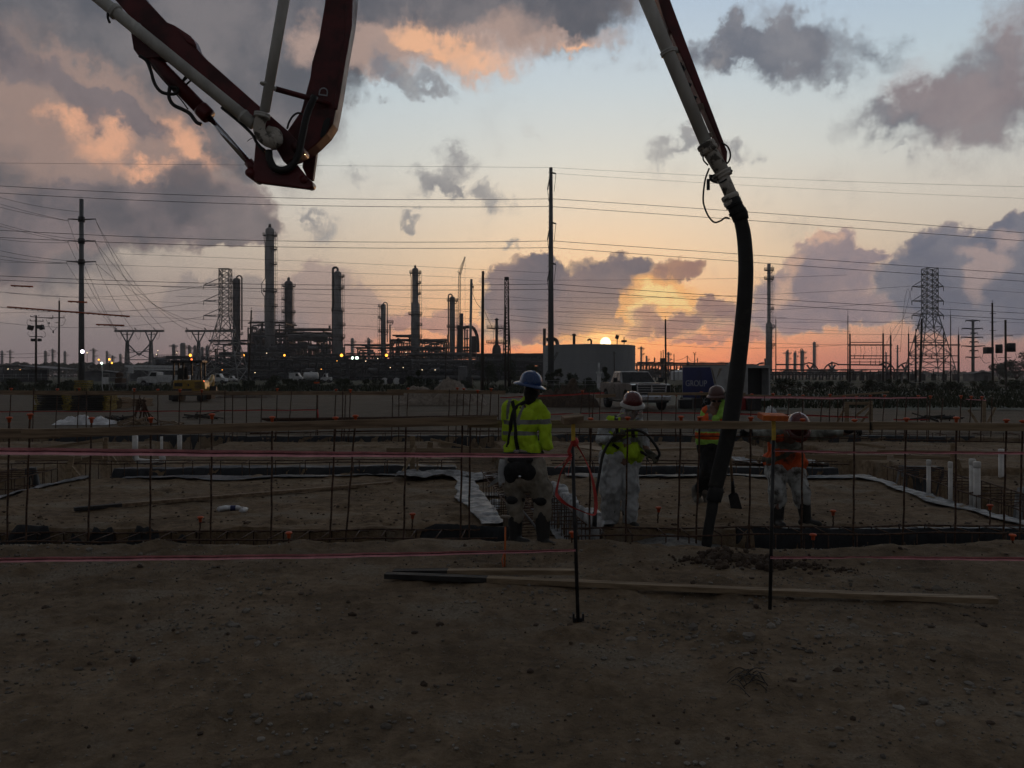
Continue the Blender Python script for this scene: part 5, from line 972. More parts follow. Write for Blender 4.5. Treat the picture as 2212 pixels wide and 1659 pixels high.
tl = at(473, 580, 216); MB().bar(at(472, 580, 216), at(498, 582, 216), .2).bar(at(472, 580, 216), at(480, 600, 216), .15).obj('top_horn', 'lattice', o)
tower('lattice tower above the substation at the right', 2008.5, 580, 677, 820, 24, 84, 235, [(1970, 617), (2038, 617), (1970, 648), (2038, 648), (1970, 679), (2038, 679)])
o = thing('lattice_mast', 'narrow lattice mast behind twin black poles', 'lattice mast', at(1095, 780, 150)); lattice(MB(), at(1095, 780, 150), at(1094.5, 680, 150), px(17, 150), px(9, 150), 8, .12).obj('lower_mast', 'darksteel', o); lattice(MB(), at(1094.5, 680, 150), at(1094.5, 602, 150), px(9, 150), px(8.5, 150), 8, .11).obj('upper_mast', 'darksteel', o); MB().lathe([(px(5, 150), -.3), (px(5, 150), .3)], at(1094.5, 602, 150), 12).obj('top_ring', 'darksteel', o)
tagp = MB().cyl(at(1094, 860, 150), at(1095, 778, 150), px(5, 150), px(4, 150), 8)
def portal(label, x0, x1, yb, legs, Y=240):
    o = thing('portal_frame', label, 'portal frame', at((x0 + x1) / 2, 823, Y), 'lattice portal frames of the switchyard'); br = px(1.6, Y)
    lattice(MB(), at(x0, 715, Y), at(x1, 715, Y), px(3.2, Y), px(3.2, Y), 16, br * .8).obj('beam', 'lattice', o)
    for a, b_, k_, f_ in legs:
        mb = MB(); [mb.bar(at(q, 716, Y), at(k_ + d_, 739, Y), br * 1.4) for q, d_ in ((a, -2), (b_, 2), ((a + b_) / 2, 0))]; mb.bar(at(a + 6, 722, Y), at(b_ - 6, 722, Y), br)
        lattice(mb, at(f_, 823, Y), at(k_, 737, Y), px(9, Y), px(4, Y), 6, br); mb.obj('leg', 'lattice', o)
    if len(legs) > 1:
        l_, r_ = legs[0][2], legs[1][2]; mb = MB(); mb.bar(at(l_, 741, Y), at((l_ + r_) / 2, 768, Y), br * 1.3).bar(at(r_, 741, Y), at((l_ + r_) / 2, 768, Y), br * 1.3).bar(at(l_, 761, Y), at(r_, 759, Y), br).bar(at(l_, 776, Y), at(r_, 752, Y), br * .8).bar(at(r_, 776, Y), at(l_, 752, Y), br * .8).bar(at(l_, 777, Y), at(r_, 777, Y), br).bar(at(l_, 778, Y), at(r_, 815, Y), br).bar(at(r_, 778, Y), at(l_, 815, Y), br); mb.obj('cross_bracing', 'lattice', o)
    for i in range(3): q = x0 + (x1 - x0) * (i + .15) / 2.6; MB().cyl(at(q, 712, Y), at(q - 4, 708, Y), px(.9, Y), n=6).tube(spline([at(q - 3, 709, Y), at(q - 2, 722, Y), at(q + 5, 733, Y), at(q + 9, 724, Y), at(q + 9, 713, Y)], 4), px(.3, Y), 4).obj('insulator_string', 'darksteel', o)
portal('four legged portal frame left of the excavator', 247, 354, 715, [(260, 289, 275, 274), (314, 341, 326, 327)]); portal('portal frame with one clear leg, before the lattice tower', 400, 503, 715, [(414, 443, 429, 428)], 245)
# substation
def gantry(label, posts, beams, Y=200):
    o = thing('substation_gantry', label, 'substation', at(posts[1][0], 826, Y), 'substation gantries')
    for x, yt, w_ in posts: MB().cyl(at(x, 828, Y), at(x, yt, Y), px(w_ / 2, Y), px(w_ / 2.8, Y), 8).obj('post', 'darksteel', o, True); MB().cyl(at(x, yt, Y), at(x, yt - 17, Y), px(.5, Y), px(.2, Y), 5).obj('spike', 'darksteel', o, True)
    for x0, x1, y, w_ in beams: MB().box(at((x0 + x1) / 2, y, Y), (px(x1 - x0, Y), px(w_, Y), px(w_, Y))).obj('beam', 'darksteel', o)
    r_ = random.Random(int(posts[0][0])); xs = (posts[0][0] + 8, posts[-1][0] - 8)
    for i in range(7):
        q = xs[0] + (xs[1] - xs[0]) * (i + r_.uniform(.1, .6)) / 7; y = r_.choice((768, 775, 782, 788)); MB().tube([at(q, y, Y - 1 + k_ * .01) + Vector((0, 0, px(k_ * 1.1, Y))) for k_ in range(9)], [px(1.0 if k_ % 2 else .5, Y) for k_ in range(9)], 6).tube(spline([at(q, y - 10, Y - 1), at(q + 3, 762, Y - 1), at(q + 1, 746, Y - 1)], 3), px(.3, Y), 4).obj('insulator', 'darksteel', o)
    for i in range(5): q = xs[0] + (xs[1] - xs[0]) * i / 4; MB().box(at(q, 815, Y - 2), (px(8, Y), px(6, Y), px(14, Y))).lathe([(px(.8, Y), 0), (px(1.4, Y), px(2, Y)), (px(.7, Y), px(4, Y)), (px(1.2, Y), px(6, Y)), (px(.4, Y), px(10, Y))], at(q, 808, Y - 2), 8).obj('breaker', 'plant', o)
gantry('left substation gantry with stacked bus beams', [(1836, 722, 5), (1907.7, 720, 5), (1924, 724, 5)], [(1838, 1907, 739.5, 1.6), (1833, 1927, 745.2, 2.8), (1838, 1924, 768.7, 2), (1838, 1907, 775, 1.6), (1838, 1922, 782, 1.6), (1838, 1907, 788.5, 1.8)])
gantry('right substation gantry below the lattice tower', [(1962.7, 721, 4), (1978, 724, 5), (2038.5, 718, 4), (2070.6, 723, 5)], [(1963, 2038, 739.5, 1.6), (1976, 2074, 745.2, 2.8), (1963, 2038, 768.7, 1.8), (1978, 2069, 768.7, 1.8), (1978, 2069, 782, 1.8), (1963, 2038, 775, 1.4)], 205)
# conductors
NW = [0]
def wire(label, pts, Ys, w_=1.1, group='overhead power lines', n=26, name='power_line'):
    xs, ys = zip(*pts); deg = min(len(pts) - 1, 2); co = np.polyfit(xs, ys, deg) if len(pts) <= 3 else None; P = []
    for i in range(n + 1):
        x = xs[0] + (xs[-1] - xs[0]) * i / n; y = float(np.polyval(co, x)) if co is not None else float(np.interp(x, xs, ys)); Y = Ys[0] + (Ys[1] - Ys[0]) * i / n; P.append((at(x, y, Y), Y))
    mb = MB().tube([p for p, _ in P], [px(w_ / 2, Y) for _, Y in P], 5); return tag(mb.obj(name, 'cable', smooth=True, loc=P[n // 2][0]), label, 'power line', group)
lv = ('topmost', 'second from the top', 'third from the top', 'fourth from the top', 'fifth from the top', 'lowest')
for i, (a, m, b_) in enumerate(((402, 428, 429.5), (417.5, 443.5, 446), (498, 521, 520.5), (514, 534, 535), (597, 615, 613.5), (606, 624.5, 625))): wire(lv[i] + ' of six thick lines left of the central steel pole', [(-40, a - 3), (640, m), (1187, b_)], (96, 109.6), 1.15)
for i, (a, m, b_) in enumerate(((429.5, 464, 503.5), (446.5, 482, 521), (520.5, 556, 592), (535, 572, 608), (613.5, 648, 676), (625.5, 660, 690))): wire(lv[i] + ' of six thick lines right of the central steel pole', [(1194, a), (1700, m), (2260, b_ + 3)], (109.6, 138), 1.1)
wire('faint upper static wire left of the central pole', [(-20, 352), (600, 357), (1192, 362)], (160, 110), .55); wire('faint upper static wire right of the central pole', [(1194, 362), (1700, 387), (2250, 404)], (110, 150), .55); wire('faint second static wire right of the central pole', [(1204, 375), (1700, 405), (2250, 430)], (110, 150), .5)
thin = [(0, 566, 480, 580, 1180, 607), (250, 548, 700, 566, 1190, 590), (350, 619, 800, 640, 1190, 650), (0, 631, 600, 662, 1190, 667), (380, 640, 800, 657, 1190, 690), (0, 676, 500, 672, 1190, 698), (500, 690, 900, 710, 1180, 720), (520, 705, 900, 712, 1190, 713), (1200, 605, 1500, 603, 1830, 594), (1200, 643, 1600, 638, 1968, 618), (1200, 672, 1600, 672, 1960, 650), (1205, 684, 1600, 695, 2000, 694), (1205, 697, 1600, 716, 2212, 722), (1205, 710, 1500, 734, 1840, 745), (1205, 720, 1600, 752, 1835, 744), (1438, 692, 1600, 703, 1836, 716), (1210, 664, 1500, 679, 1990, 700), (1100, 667, 1300, 679, 1700, 686), (1098, 641, 1300, 655, 1600, 660), (2020, 618, 2100, 624, 2230, 634), (2020, 650, 2100, 657, 2230, 668), (2020, 681, 2120, 692, 2230, 698), (1098, 690, 1400, 716, 1640, 726), (640, 725, 900, 745, 1090, 742)]
for i, q in enumerate(thin): wire('hair thin distant power line, %s counted from the left, over the plant' % ordinal(i), [(q[0], q[1]), (q[2], q[3]), (q[4], q[5])], (190, 190), .58, 'hair thin distant power lines')
k_ = 0
for ax, ay, ex, ey, sg in ((207, 477, 355, 712, 24), (206, 524, 335, 712, 18), (207, 569, 287, 712, 10), (147, 477, 250, 712, 16), (147, 524, 250, 713, 10), (207, 477, 403, 712, 34), (207, 524, 445, 712, 34), (207, 569, 505, 712, 30), (144, 569, 248, 713, 6)):
    wire('%s of the steep lines from the left steel pole to portal frames' % ordinal(k_), [(ax, ay), ((ax + ex) / 2, (ay + ey) / 2 + sg), (ex, ey)], (130, 240), .75, 'steep lines to the portal frames', 16); k_ += 1
for k_, (y0, y1, x1) in enumerate(((424, 458, 175), (438, 477, 147), (446, 477, 147), (479, 520, 206), (486, 522, 147), (518, 524, 147), (540, 565, 207), (553, 568, 144), (562, 568, 144))): wire('%s of the lines arriving left of the left steel pole' % ('%s from the top' % ORD[k_] if k_ else 'topmost'), [(-30, y0 - 6), (70, (y0 + y1) / 2 + 2), (x1, y1)], (105, 130), .8, 'lines reaching the left steel pole', 12)
for k_, (y, x) in enumerate(((618, 438), (651, 438), (684, 438))): wire('%s line sweeping left from the dark lattice tower arms' % ('upper', 'middle', 'lower')[k_], [(x, y), (250, y + 22), (-20, y + 10)], (216, 216), .7, 'lines from the lattice tower arms', 16)
for k_, (ex, ey) in enumerate(((1930, 735), (1945, 760), (1915, 742))): wire('%s slack line falling from the right tower to the gantry' % ('first', 'second', 'third')[k_], [(1969, (623, 654, 685)[k_]), (1950, 690), (ex, ey)], (235, 202), .7, 'slack lines to the gantry', 12)
wire('sagging service wire between the two tall bare poles', [(1021, 634), (1032, 658), (1042, 666)], (90, 90), .9, 'sagging service wires', 10); wire('long sagging service wire right of the thick bare pole', [(1045, 668), (1062, 706), (1078, 722), (1096, 716)], (90, 100), .9, 'sagging service wires', 14)
wire('sagging wire left of the trailer, first span', [(1438, 768), (1472, 776), (1484, 769)], (230, 230), .7, 'sagging service wires', 12); wire('sagging wire left of the trailer, second span', [(1485, 769), (1494, 780), (1507, 774)], (230, 230), .7, 'sagging service wires', 12)
wire('slack wire bundle at the far right poles, upper', [(2144, 768), (2160, 790), (2174, 799)], (200, 200), .9, 'sagging service wires', 10); wire('slack wire out of the right edge by the far pole', [(2174, 795), (2195, 802), (2240, 795)], (200, 200), .9, 'sagging service wires', 10)
wire('low wire between the left wooden poles', [(-10, 766), (60, 764), (127, 762)], (118, 118), .7, 'sagging service wires', 10); wire('lower slack wire between the left wooden poles', [(-10, 769), (70, 772), (127, 764)], (118, 118), .7, 'sagging service wires', 10)
# orange line guards
def guard(label, x0, y0, x1, y1, mat='orangeguard', Y=112):
    a, b_ = at(x0, y0, Y), at(x1, y1, Y); o = thing('line_guard', label, 'line guard', (a + b_) / 2, 'orange line guards on the wires'); MB().cyl(a, b_, px(1.7, Y), n=8).obj('sleeve', mat, o, True)
    n_ = int(abs(x1 - x0) / 12); [MB().box(a.lerp(b_, (i + .5) / n_) - Vector((0, 0, px(1.8, Y))), (.12, .12, px(1.8, Y))).obj('clip', 'darksteel', o) for i in range(n_)]
guard('long orange line guard running through the wooden pole', 16, 663, 280, 683.5); guard('short dark line guard high at the far left', 24, 617, 71, 619); guard('short dark line guard left of the steel pole', 147, 651, 188, 653); guard('dark line guard above the portal frame', 208, 701, 268, 703); wire('thin carrier wire under the long orange guard', [(-20, 661), (250, 680.5), (560, 694)], (113, 150), .6, 'sagging service wires')
# ------------------------------------------------------------------ concrete pump boom
K4 = lambda q: (192 + q[0] * .2728, q[1] * .2728); K5 = lambda q: (1316.6 + q[0] * .2975, q[1] * .2975)
boom = thing('concrete_pump_boom', 'folded red concrete pump boom with white pipes and black end hose', 'pump boom', at(1540, 1185, 8.95))
def slab(name, poly, y0, y1, mat='boomred', Kf=K4, bevel=.012, ref=None, parent=None):
    ref = (y0 * .6 + y1 * .4)
    pts = [at(*Kf(q), ref) for q in poly]; o_ = pts[0]; mb = MB().prism([((p - o_).x, (p - o_).z) for p in pts], (o_.x, y0, o_.z), (1, 0, 0), (0, 0, 1), (0, 1, 0), y1 - y0); return mb.obj(name, mat, parent or boom, bevel=bevel)
a1 = slab('lower_arm', [(-900, -1300), (-600, -1480), (455, 0), (640, 200), (700, 225), (740, 250), (830, 310), (850, 350), (862, 390), (940, 480), (1335, 830), (1600, 1060), (1660, 1130), (1705, 1225), (1665, 1268), (1560, 1300), (1500, 1195), (1400, 1030), (1250, 890), (390, 200), (240, 30)], 10.2, 10.46)
slab('arm_rib', [(700, 228), (830, 314), (850, 352), (856, 384), (770, 330)], 10.17, 10.20, 'boomred', parent=a1)
a2 = slab('middle_arm', [(1890, -2600), (2230, -2600), (2110, 0), (2090, 200), (2040, 480), (2000, 740), (1975, 880), (1950, 1000), (1900, 1080), (1815, 1165), (1720, 1240), (1590, 1060), (1700, 900), (1770, 640), (1785, 520), (1840, 330), (1885, 60), (1890, 0)], 10.47, 10.78)
slab('side_stiffener', [(2060, -700), (2112, -700), (2085, 200), (2035, 480), (1994, 735), (1968, 872), (1935, 860), (1960, 700), (1990, 480), (2030, 200)], 10.44, 10.47, 'boomred', parent=a2)
slab('link_plate', [(1325, 1130), (1400, 1180), (1420, 1280), (1460, 1352), (1540, 1372), (1640, 1290), (1735, 1410), (1778, 1445), (1780, 1485), (1745, 1500), (1380, 1455), (1325, 1440), (1303, 1395)], 10.10, 10.19); slab('link_plate', [(1325, 1130), (1400, 1180), (1420, 1280), (1460, 1352), (1540, 1372), (1640, 1290), (1735, 1410), (1778, 1445), (1780, 1485), (1745, 1500), (1380, 1455), (1325, 1440), (1303, 1395)], 10.79, 10.87)
slab('guide_link', [(1700, 1240), (1735, 1100), (1815, 1160), (1778, 1430), (1740, 1425), (1695, 1330)], 10.80, 10.9)
slab('cylinder_mount', [(345, 235), (372, 405), (400, 445), (460, 485), (600, 470), (640, 455), (390, 195)], 10.24, 10.42)
for q, r_ in (((1752, 1465), 32), ((1335, 1415), 34), ((1690, 1215), 40), ((1440, 1120), 44)): c = at(*K4(q), 10.4); MB().cyl(c - Vector((0, .32, 0)), c + Vector((0, .1, 0)), r_ * .2728 * 10.4 / F, n=18).obj('pivot_pin', 'boomred', boom, True)
pt = lambda q, Y, Kf=K4: at(*Kf(q), Y); rp = lambda z_, Y=10.2, k_=.2728: z_ * k_ * Y / F / 2
MB().cyl(pt((400, 360), 10.33), pt((945, 920), 10.33), rp(112), n=20).lathe([(rp(122), -.03), (rp(128), 0), (rp(128), .10), (rp(118), .13)], pt((895, 868), 10.33), 16, pt((945, 920), 10.33) - pt((895, 868), 10.33)).obj('cylinder_barrel', 'boomred', boom, True)
MB().cyl(pt((930, 905), 10.33), pt((1270, 1290), 10.33), rp(50), n=16).obj('cylinder_rod', 'chrome', boom, True); MB().cyl(pt((1262, 1280), 10.33), pt((1325, 1360), 10.33), rp(76), n=14).obj('rod_end', 'boomred', boom, True)
def dpipe(name, pts, w_, mat='boompipe', Kf=K4, k_=.2728, Y=10.05, cols=(), n=20): 
    P = [pt(q[:2], q[2] if len(q) > 2 else Y, Kf) for q in pts]; ws = w_ if isinstance(w_, list) else [w_] * len(P); p = MB().tube(P, [rp(w, Y, k_) for w in ws], n).obj(name, mat, boom, True)
    for (x, y, wd, ln) in cols:
        c = pt((x, y), Y, Kf); d = (P[-1] - P[0]).normalized(); R_ = rp(wd, Y, k_); L = ln * k_ * Y / F; MB().lathe([(R_ * .86, -L / 2), (R_, -L * .4), (R_, -L * .1), (R_ * .93, 0), (R_, L * .1), (R_, L * .4), (R_ * .86, L / 2)], c, 20, d).obj('pipe_clamp', mat, p, True)
    return p
dpipe('delivery_pipe', [(-1000, -890), (1305, 985)], 96, cols=((205, 90, 124, 46), (375, 228, 104, 14), (1225, 920, 108, 24)))
dpipe('delivery_pipe', [(2010, -2600), (1545, 0), (1392, 880)], [88, 88, 78], Y=10.0, cols=((1372, 915, 128, 40), (1400, 668, 90, 16)))
MB().tube(spline([pt(q, 10.0) for q in ((1376, 915), (1352, 975), (1352, 1040), (1385, 1095), (1440, 1125), (1490, 1118))], 6), rp(92), 18).obj('pipe_elbow', 'pipecaked', boom, True); c = pt((1462, 1120), 10.0); MB().lathe([(rp(100), -.04), (rp(130), -.03), (rp(130), .03), (rp(100), .04)], c, 18, (1, .15, .05)).obj('elbow_clamp', 'pipecaked', boom, True)
MB().tube(spline([pt((1440, 1125), 10.0), pt((1490, 1118), 10.02), pt((1480, 1060), 10.1), pt((1420, 1040), 10.12)], 6), rp(90), 16).obj('pipe_elbow', 'pipecaked', boom, True)
MB().cyl(pt((1450, 695), 10.05), pt((1485, 706), 10.06), rp(34), n=10).obj('stay_bracket', 'boompipe', boom, True); MB().cyl(pt((1480, 704), 10.06), pt((1905, 822), 10.44), rp(44), n=14).obj('stay_bar', 'boomred', boom, True)
def hose(name, pts, w_, Y, Kf=K4, k_=.2728, mat='rubber', n=8): return MB().tube(spline([pt(q[:2], Y + (q[2] if len(q) > 2 else 0), Kf) for q in pts], 6), rp(w_, Y, k_), n).obj(name, mat, boom, True)
hose('hydraulic_hose', [(400, 440), (455, 480), (490, 560), (520, 660), (570, 725), (640, 745), (690, 738), (700, 700), (650, 690)], 27, 10.2); hose('hydraulic_hose', [(640, 690), (635, 770), (670, 830), (740, 865), (800, 900), (850, 965), (890, 985)], 30, 10.2); hose('hydraulic_hose', [(465, 470), (560, 600), (640, 690), (730, 790), (785, 865)], 10, 10.22); hose('hydraulic_hose', [(740, 640), (770, 600), (780, 610), (745, 650)], 14, 10.2); hose('hydraulic_hose', [(770, 670), (815, 630)], 16, 10.2)
hose('hydraulic_hose', [(1690, 905), (1655, 895), (1615, 920), (1585, 970), (1570, 1020)], 17, 10.3); hose('hydraulic_hose', [(1425, 1190), (1432, 1260), (1470, 1330), (1540, 1345), (1610, 1310), (1660, 1220), (1690, 1080), (1730, 900), (1790, 760)], 58, 10.05); hose('hydraulic_hose', [(1050, 850), (1190, 965), (1290, 1060), (1330, 1130), (1390, 1200)], 24, 10.06, mat='rubber'); hose('hydraulic_hose', [(150, 105), (150, 140), (165, 180)], 20, 10.0); hose('cable_tail', [(1300, 1092), (1270, 1105), (1255, 1120)], 6, 10.0)
slab('slot_cover', [(1830, 1080), (1860, 960), (1890, 930), (1912, 935), (1905, 990), (1870, 1070), (1840, 1095)], 10.455, 10.475, 'blacktrim', bevel=.004, parent=a2)
def text_mesh(body, size, loc, rot, mat, parent=None, name='lettering', extrude=.002):
    cu = bpy.data.curves.new(name, 'FONT'); cu.body = body; cu.size = size; cu.extrude = extrude; cu.align_x = 'CENTER'; cu.align_y = 'CENTER'; to = bpy.data.objects.new(name, cu); COL.objects.link(to); bpy.context.view_layer.update()
    me = bpy.data.meshes.new_from_object(to.evaluated_get(bpy.context.evaluated_depsgraph_get())); bpy.data.objects.remove(to); me.name = name; me.materials.clear(); me.materials.append(MATS[mat])
    o = bpy.data.objects.new(name, me); COL.objects.link(o); o.parent = parent; o.location = Vector(loc) - (ORG[parent.name] if parent else Vector()); o.rotation_euler = rot; return o
text_mesh('D', .165, pt((1862, 727), 10.464), (math.pi / 2, -math.radians(82), 0), 'lettering', a2)
slab('name_plate', [(245, 120), (300, 165), (290, 180), (240, 140)], 9.985, 9.995, 'blacktrim', bevel=.001)
# last section and end hose
slab('end_arm', [(330, -40), (415, -30), (575, 400), (845, 1112), (842, 1195), (826, 1190), (790, 1060), (440, 260), (420, 235), (390, 160)], 9.28, 9.46, Kf=K5, ref=9.4)
slab('end_arm', [(30, -800), (90, -800), (412, -36), (334, -36)], 9.28, 9.46, Kf=K5, ref=9.4); slab('upper_arm', [(1890, -2600), (2230, -2600), (4700, -2750), (4700, -2950)], 10.0, 10.3, Kf=K4)
dpipe('delivery_pipe', [(-60, -800), (268, 0), (704, 1048)], [100, 102, 90], Kf=K5, k_=.2975, Y=9.3, cols=((426, 380, 116, 34),)); MB().cyl(pt((470, 362), 9.3, K5), pt((525, 368), 9.38, K5), rp(44, 9.3, .2975), n=10).obj('pipe_bracket', 'boompipe', boom, True)
dpipe('delivery_pipe', [(700, 1040), (735, 1110), (846, 1290)], [92, 104, 106], 'pipecaked', K5, .2975, 9.25, ((712, 1072, 136, 80), (820, 1268, 150, 46))); dpipe('delivery_pipe', [(822, 1280), (888, 1430)], 92, 'pipecaked', K5, .2975, 9.22, ((884, 1448, 128, 80),)); dpipe('hose_coupling', [(890, 1440), (912, 1500), (945, 1560), (955, 1600)], [104, 112, 122, 112], 'rubbermud', K5, .2975, 9.2, ((905, 1490, 124, 24), (930, 1540, 130, 24)))
slab('end_flap', [(740, 1270), (850, 1235), (885, 1250), (855, 1295), (760, 1330), (725, 1310), (722, 1262)], 9.3, 9.33, 'rubber', K5, ref=9.3)
hose('hydraulic_hose', [(812, 1035), (858, 1065), (878, 1120), (868, 1168), (842, 1196)], 13, 9.25, K5, .2975); hose('hydraulic_hose', [(678, 1125), (684, 1165), (716, 1200)], 12, 9.2, K5, .2975); hose('signal_cable', [(724, 1222), (694, 1310), (680, 1440), (692, 1510), (722, 1575), (762, 1614), (805, 1604), (842, 1580), (872, 1588)], 13, 9.2, K5, .2975, 'rubbermud'); hose('signal_cable', [(730, 1290), (760, 1320), (800, 1328), (850, 1300)], 12, 9.15, K5, .2975)
c = pt((717, 1340), 9.2, K5); MB().box(c, (rp(22, 9.2, .2975) * 2, .03, rp(80, 9.2, .2975) * 2)).obj('cable_plug', 'blacktrim', boom, bevel=.005)
dec = slab('warning_label', [(640, 758), (678, 750), (690, 790), (655, 800)], 9.268, 9.279, 'sand', K5, bevel=0, ref=9.3); slab('warning_label', [(722, 965), (742, 955), (752, 990), (735, 1000)], 9.268, 9.279, 'sand', K5, bevel=0, ref=9.3)
for q in ((505, 470), (520, 490), (532, 505), (575, 620), (615, 715)): c = pt(q, 9.3, K5); MB().box(c, (.05, .05, .04), (0, .4, 0)).obj('pipe_bolt', 'blacktrim', boom)
hp = [(1599, 472, 9.2, 29), (1607, 510, 9.2, 31), (1611, 570, 9.15, 32), (1609, 640, 9.12, 33), (1602, 720, 9.1, 34), (1591, 815, 9.05, 35.5), (1581, 890, 9.02, 36), (1569, 955, 9.0, 34), (1556, 1010, 9.0, 33), (1545, 1055, 8.98, 31)]
hs_ = spline([at(a, b_, c_) for a, b_, c_, _ in hp], 6); rs_ = np.interp(np.linspace(0, len(hp) - 1, len(hs_)), range(len(hp)), [q[3] / 2 * q[2] / F for q in hp]); MB().tube(hs_, [float(r_) for r_ in rs_], 22).obj('end_hose', 'rubbermud', boom, True)
MB().tube([at(1549, 1052, 8.97), at(1546, 1062, 8.97), at(1541, 1082, 8.96), at(1541, 1084, 8.96)], [15 * 9 / F, 16.5 * 9 / F, 16 * 9 / F, 12 * 9 / F], 20).obj('hose_cuff', 'rubbermud', boom, True)
MB().tube(spline([at(1541, 1080, 8.96), at(1536, 1112, 8.95), at(1530, 1145, 8.94), at(1526, 1180, 8.93), at(1525, 1196, 8.93)], 6), [11.8 * 9 / F] * 6 + [11 * 9 / F] * 12 + [9.8 * 9 / F] * 7, 18).obj('hose_tip', 'rubbermud', boom, True)
# ------------------------------------------------------------------ vehicles
def wheel(o, x, y, r_, w_, rim='galv'):
    s_ = 1 if y > 0 else -1; t_ = MB().lathe([(r_ * .62, -w_ / 2), (r_ * .9, -w_ / 2), (r_, -w_ * .36), (r_, w_ * .36), (r_ * .9, w_ / 2), (r_ * .62, w_ / 2)], (x, y, r_), 28, (0, 1, 0)).obj('wheel', 'tyre', o, True)
    m = MB().lathe([(r_ * .62, 0), (r_ * .6, .02), (r_ * .5, -.03), (r_ * .2, -.02), (r_ * .16, .02)], (x, y + s_ * w_ * .42, r_), 20, (0, s_, 0))
    for k_ in range(6): a = k_ * math.pi / 3; m.bar((x + math.cos(a) * r_ * .15, y + s_ * w_ * .45, r_ + math.sin(a) * r_ * .15), (x + math.cos(a) * r_ * .58, y + s_ * w_ * .45, r_ + math.sin(a) * r_ * .58), .05, .03)
    m.obj('rim', rim, t_, True)
def arch(xc, r_, z0, n=8): return [(xc + r_ * math.cos(math.pi * i / n), z0 + r_ * math.sin(math.pi * i / n)) for i in range(n, -1, -1)]
def car_side(o, poly, w_, mat, name='body', bevel=.05): return MB().prism(poly, (0, -w_ / 2, 0), (1, 0, 0), (0, 0, 1), (0, 1, 0), w_).obj(name, mat, o, bevel=bevel)
def quad(o, pts, mat, name, th=.012):
    P = [Vector(p) for p in pts]; n_ = (P[1] - P[0]).cross(P[2] - P[0]).normalized() * th; mb = MB().raw(P + [p + n_ for p in P], [(3, 2, 1, 0), (4, 5, 6, 7), (0, 1, 5, 4), (1, 2, 6, 5), (2, 3, 7, 6), (3, 0, 4, 7)]); return mb.obj(name, mat, o)
def pickup():
    a = math.radians(9); Y = 43.4; p = at(1368, 884, Y); p.z = 0; o = thing('pickup_truck', 'silver crew cab pickup truck with a chrome grille, facing the camera', 'pickup truck', p, rotz=-math.pi / 2 + a, local=True)
    low = [(-2.95, .7), (-2.95, 1.33), (-1.16, 1.35), (-1.1, 1.33), (1.02, 1.32), (1.2, 1.32), (2.6, 1.32), (2.86, 1.27), (2.9, .72), (2.55, .6)] + [(2.42, .6)] + arch(1.9, .52, .52)[::-1] + [(1.3, .5), (-1.2, .5)] + arch(-1.8, .52, .52)[::-1] + [(-2.4, .62)]
    car_side(o, low, 1.98, 'truckpaint', 'body', .06)
    b0, b1, wb, w_t = 1.32, 1.93, .92, .76; cb_ = MB().raw([(-1.14, -wb, b0), (1.02, -wb, b0), (1.02, wb, b0), (-1.14, wb, b0), (-.98, -w_t, b1), (.22, -w_t, b1), (.22, w_t, b1), (-.98, w_t, b1)], [(0, 3, 2, 1), (4, 5, 6, 7), (0, 1, 5, 4), (1, 2, 6, 5), (2, 3, 7, 6), (3, 0, 4, 7)]).obj('cab', 'truckpaint', o, bevel=.05)
    L = lambda x, s_, z: (x, s_ * (wb + (w_t - wb) * (z - b0) / (b1 - b0) + .004), z); X = lambda z, k_=0: 1.02 + (.22 - 1.02) * (z - b0) / (b1 - b0) + .006
    quad(o, [(X(1.36), -.84, 1.36), (X(1.36), .84, 1.36), (X(1.88), .70, 1.88), (X(1.88), -.70, 1.88)], 'glass', 'windshield')
    quad(o, [(-1.125, .8, 1.4), (-1.125, -.8, 1.4), (-1.0, -.68, 1.86), (-1.0, .68, 1.86)], 'glass', 'rear_window')
    for s_ in (-1, 1):
        for x0, x1, x2, x3 in ((.02, .82, .28, .02), (-.94, -.1, -.1, -.84)):
            q = [L(x0, s_, 1.38), L(x1, s_, 1.38), L(x2, s_, 1.86), L(x3, s_, 1.86)]; quad(o, q if s_ < 0 else q[::-1], 'glass', 'side_window')
        MB().cyl((-.04, s_ * .995, .62), (-.04, s_ * .995, 1.3), .008, n=4).obj('door_seam', 'blacktrim', o)
        d = MB().box((.45, s_ * .992, .95), (.94, .02, .66)).obj('door', 'truckpaint', o, bevel=.01); MB().box((.12, s_ * 1.012, 1.16), (.16, .03, .04)).obj('handle', 'chrome', d, bevel=.006)
        d = MB().box((-.58, s_ * .992, .95), (.9, .02, .66)).obj('door', 'truckpaint', o, bevel=.01); MB().box((-.9, s_ * 1.012, 1.16), (.16, .03, .04)).obj('handle', 'chrome', d, bevel=.006)
        MB().bar((.86, s_ * .95, 1.4), (.84, s_ * 1.12, 1.46), .05).box((.82, s_ * 1.2, 1.5), (.10, .22, .24)).obj('mirror', 'blacktrim', o, bevel=.03)
        MB().box((2.84, s_ * .86, 1.05), (.14, .24, .36), (0, 0, -s_ * .25)).obj('headlight', 'glass', o, bevel=.03)
        MB().bar((-1.0, s_ * .95, .42), (1.0, s_ * .95, .42), .14, .07).obj('running_board', 'blacktrim', o); MB().box((2.93, s_ * .62, .66), (.05, .14, .1)).obj('fog_lamp', 'smalllampoff', o, bevel=.02)
        wheel(o, 1.9, s_ * .86, .42, .30); wheel(o, -1.8, s_ * .86, .42, .30)
    hd = MB().box((1.95, 0, 1.34), (1.5, 1.1, .06), (0, .02, 0)).obj('hood', 'truckpaint', o, bevel=.03)
    g = MB().box((2.9, 0, 1.02), (.10, 1.56, .58)).obj('grille', 'blacktrim', o, bevel=.03); fr = MB()
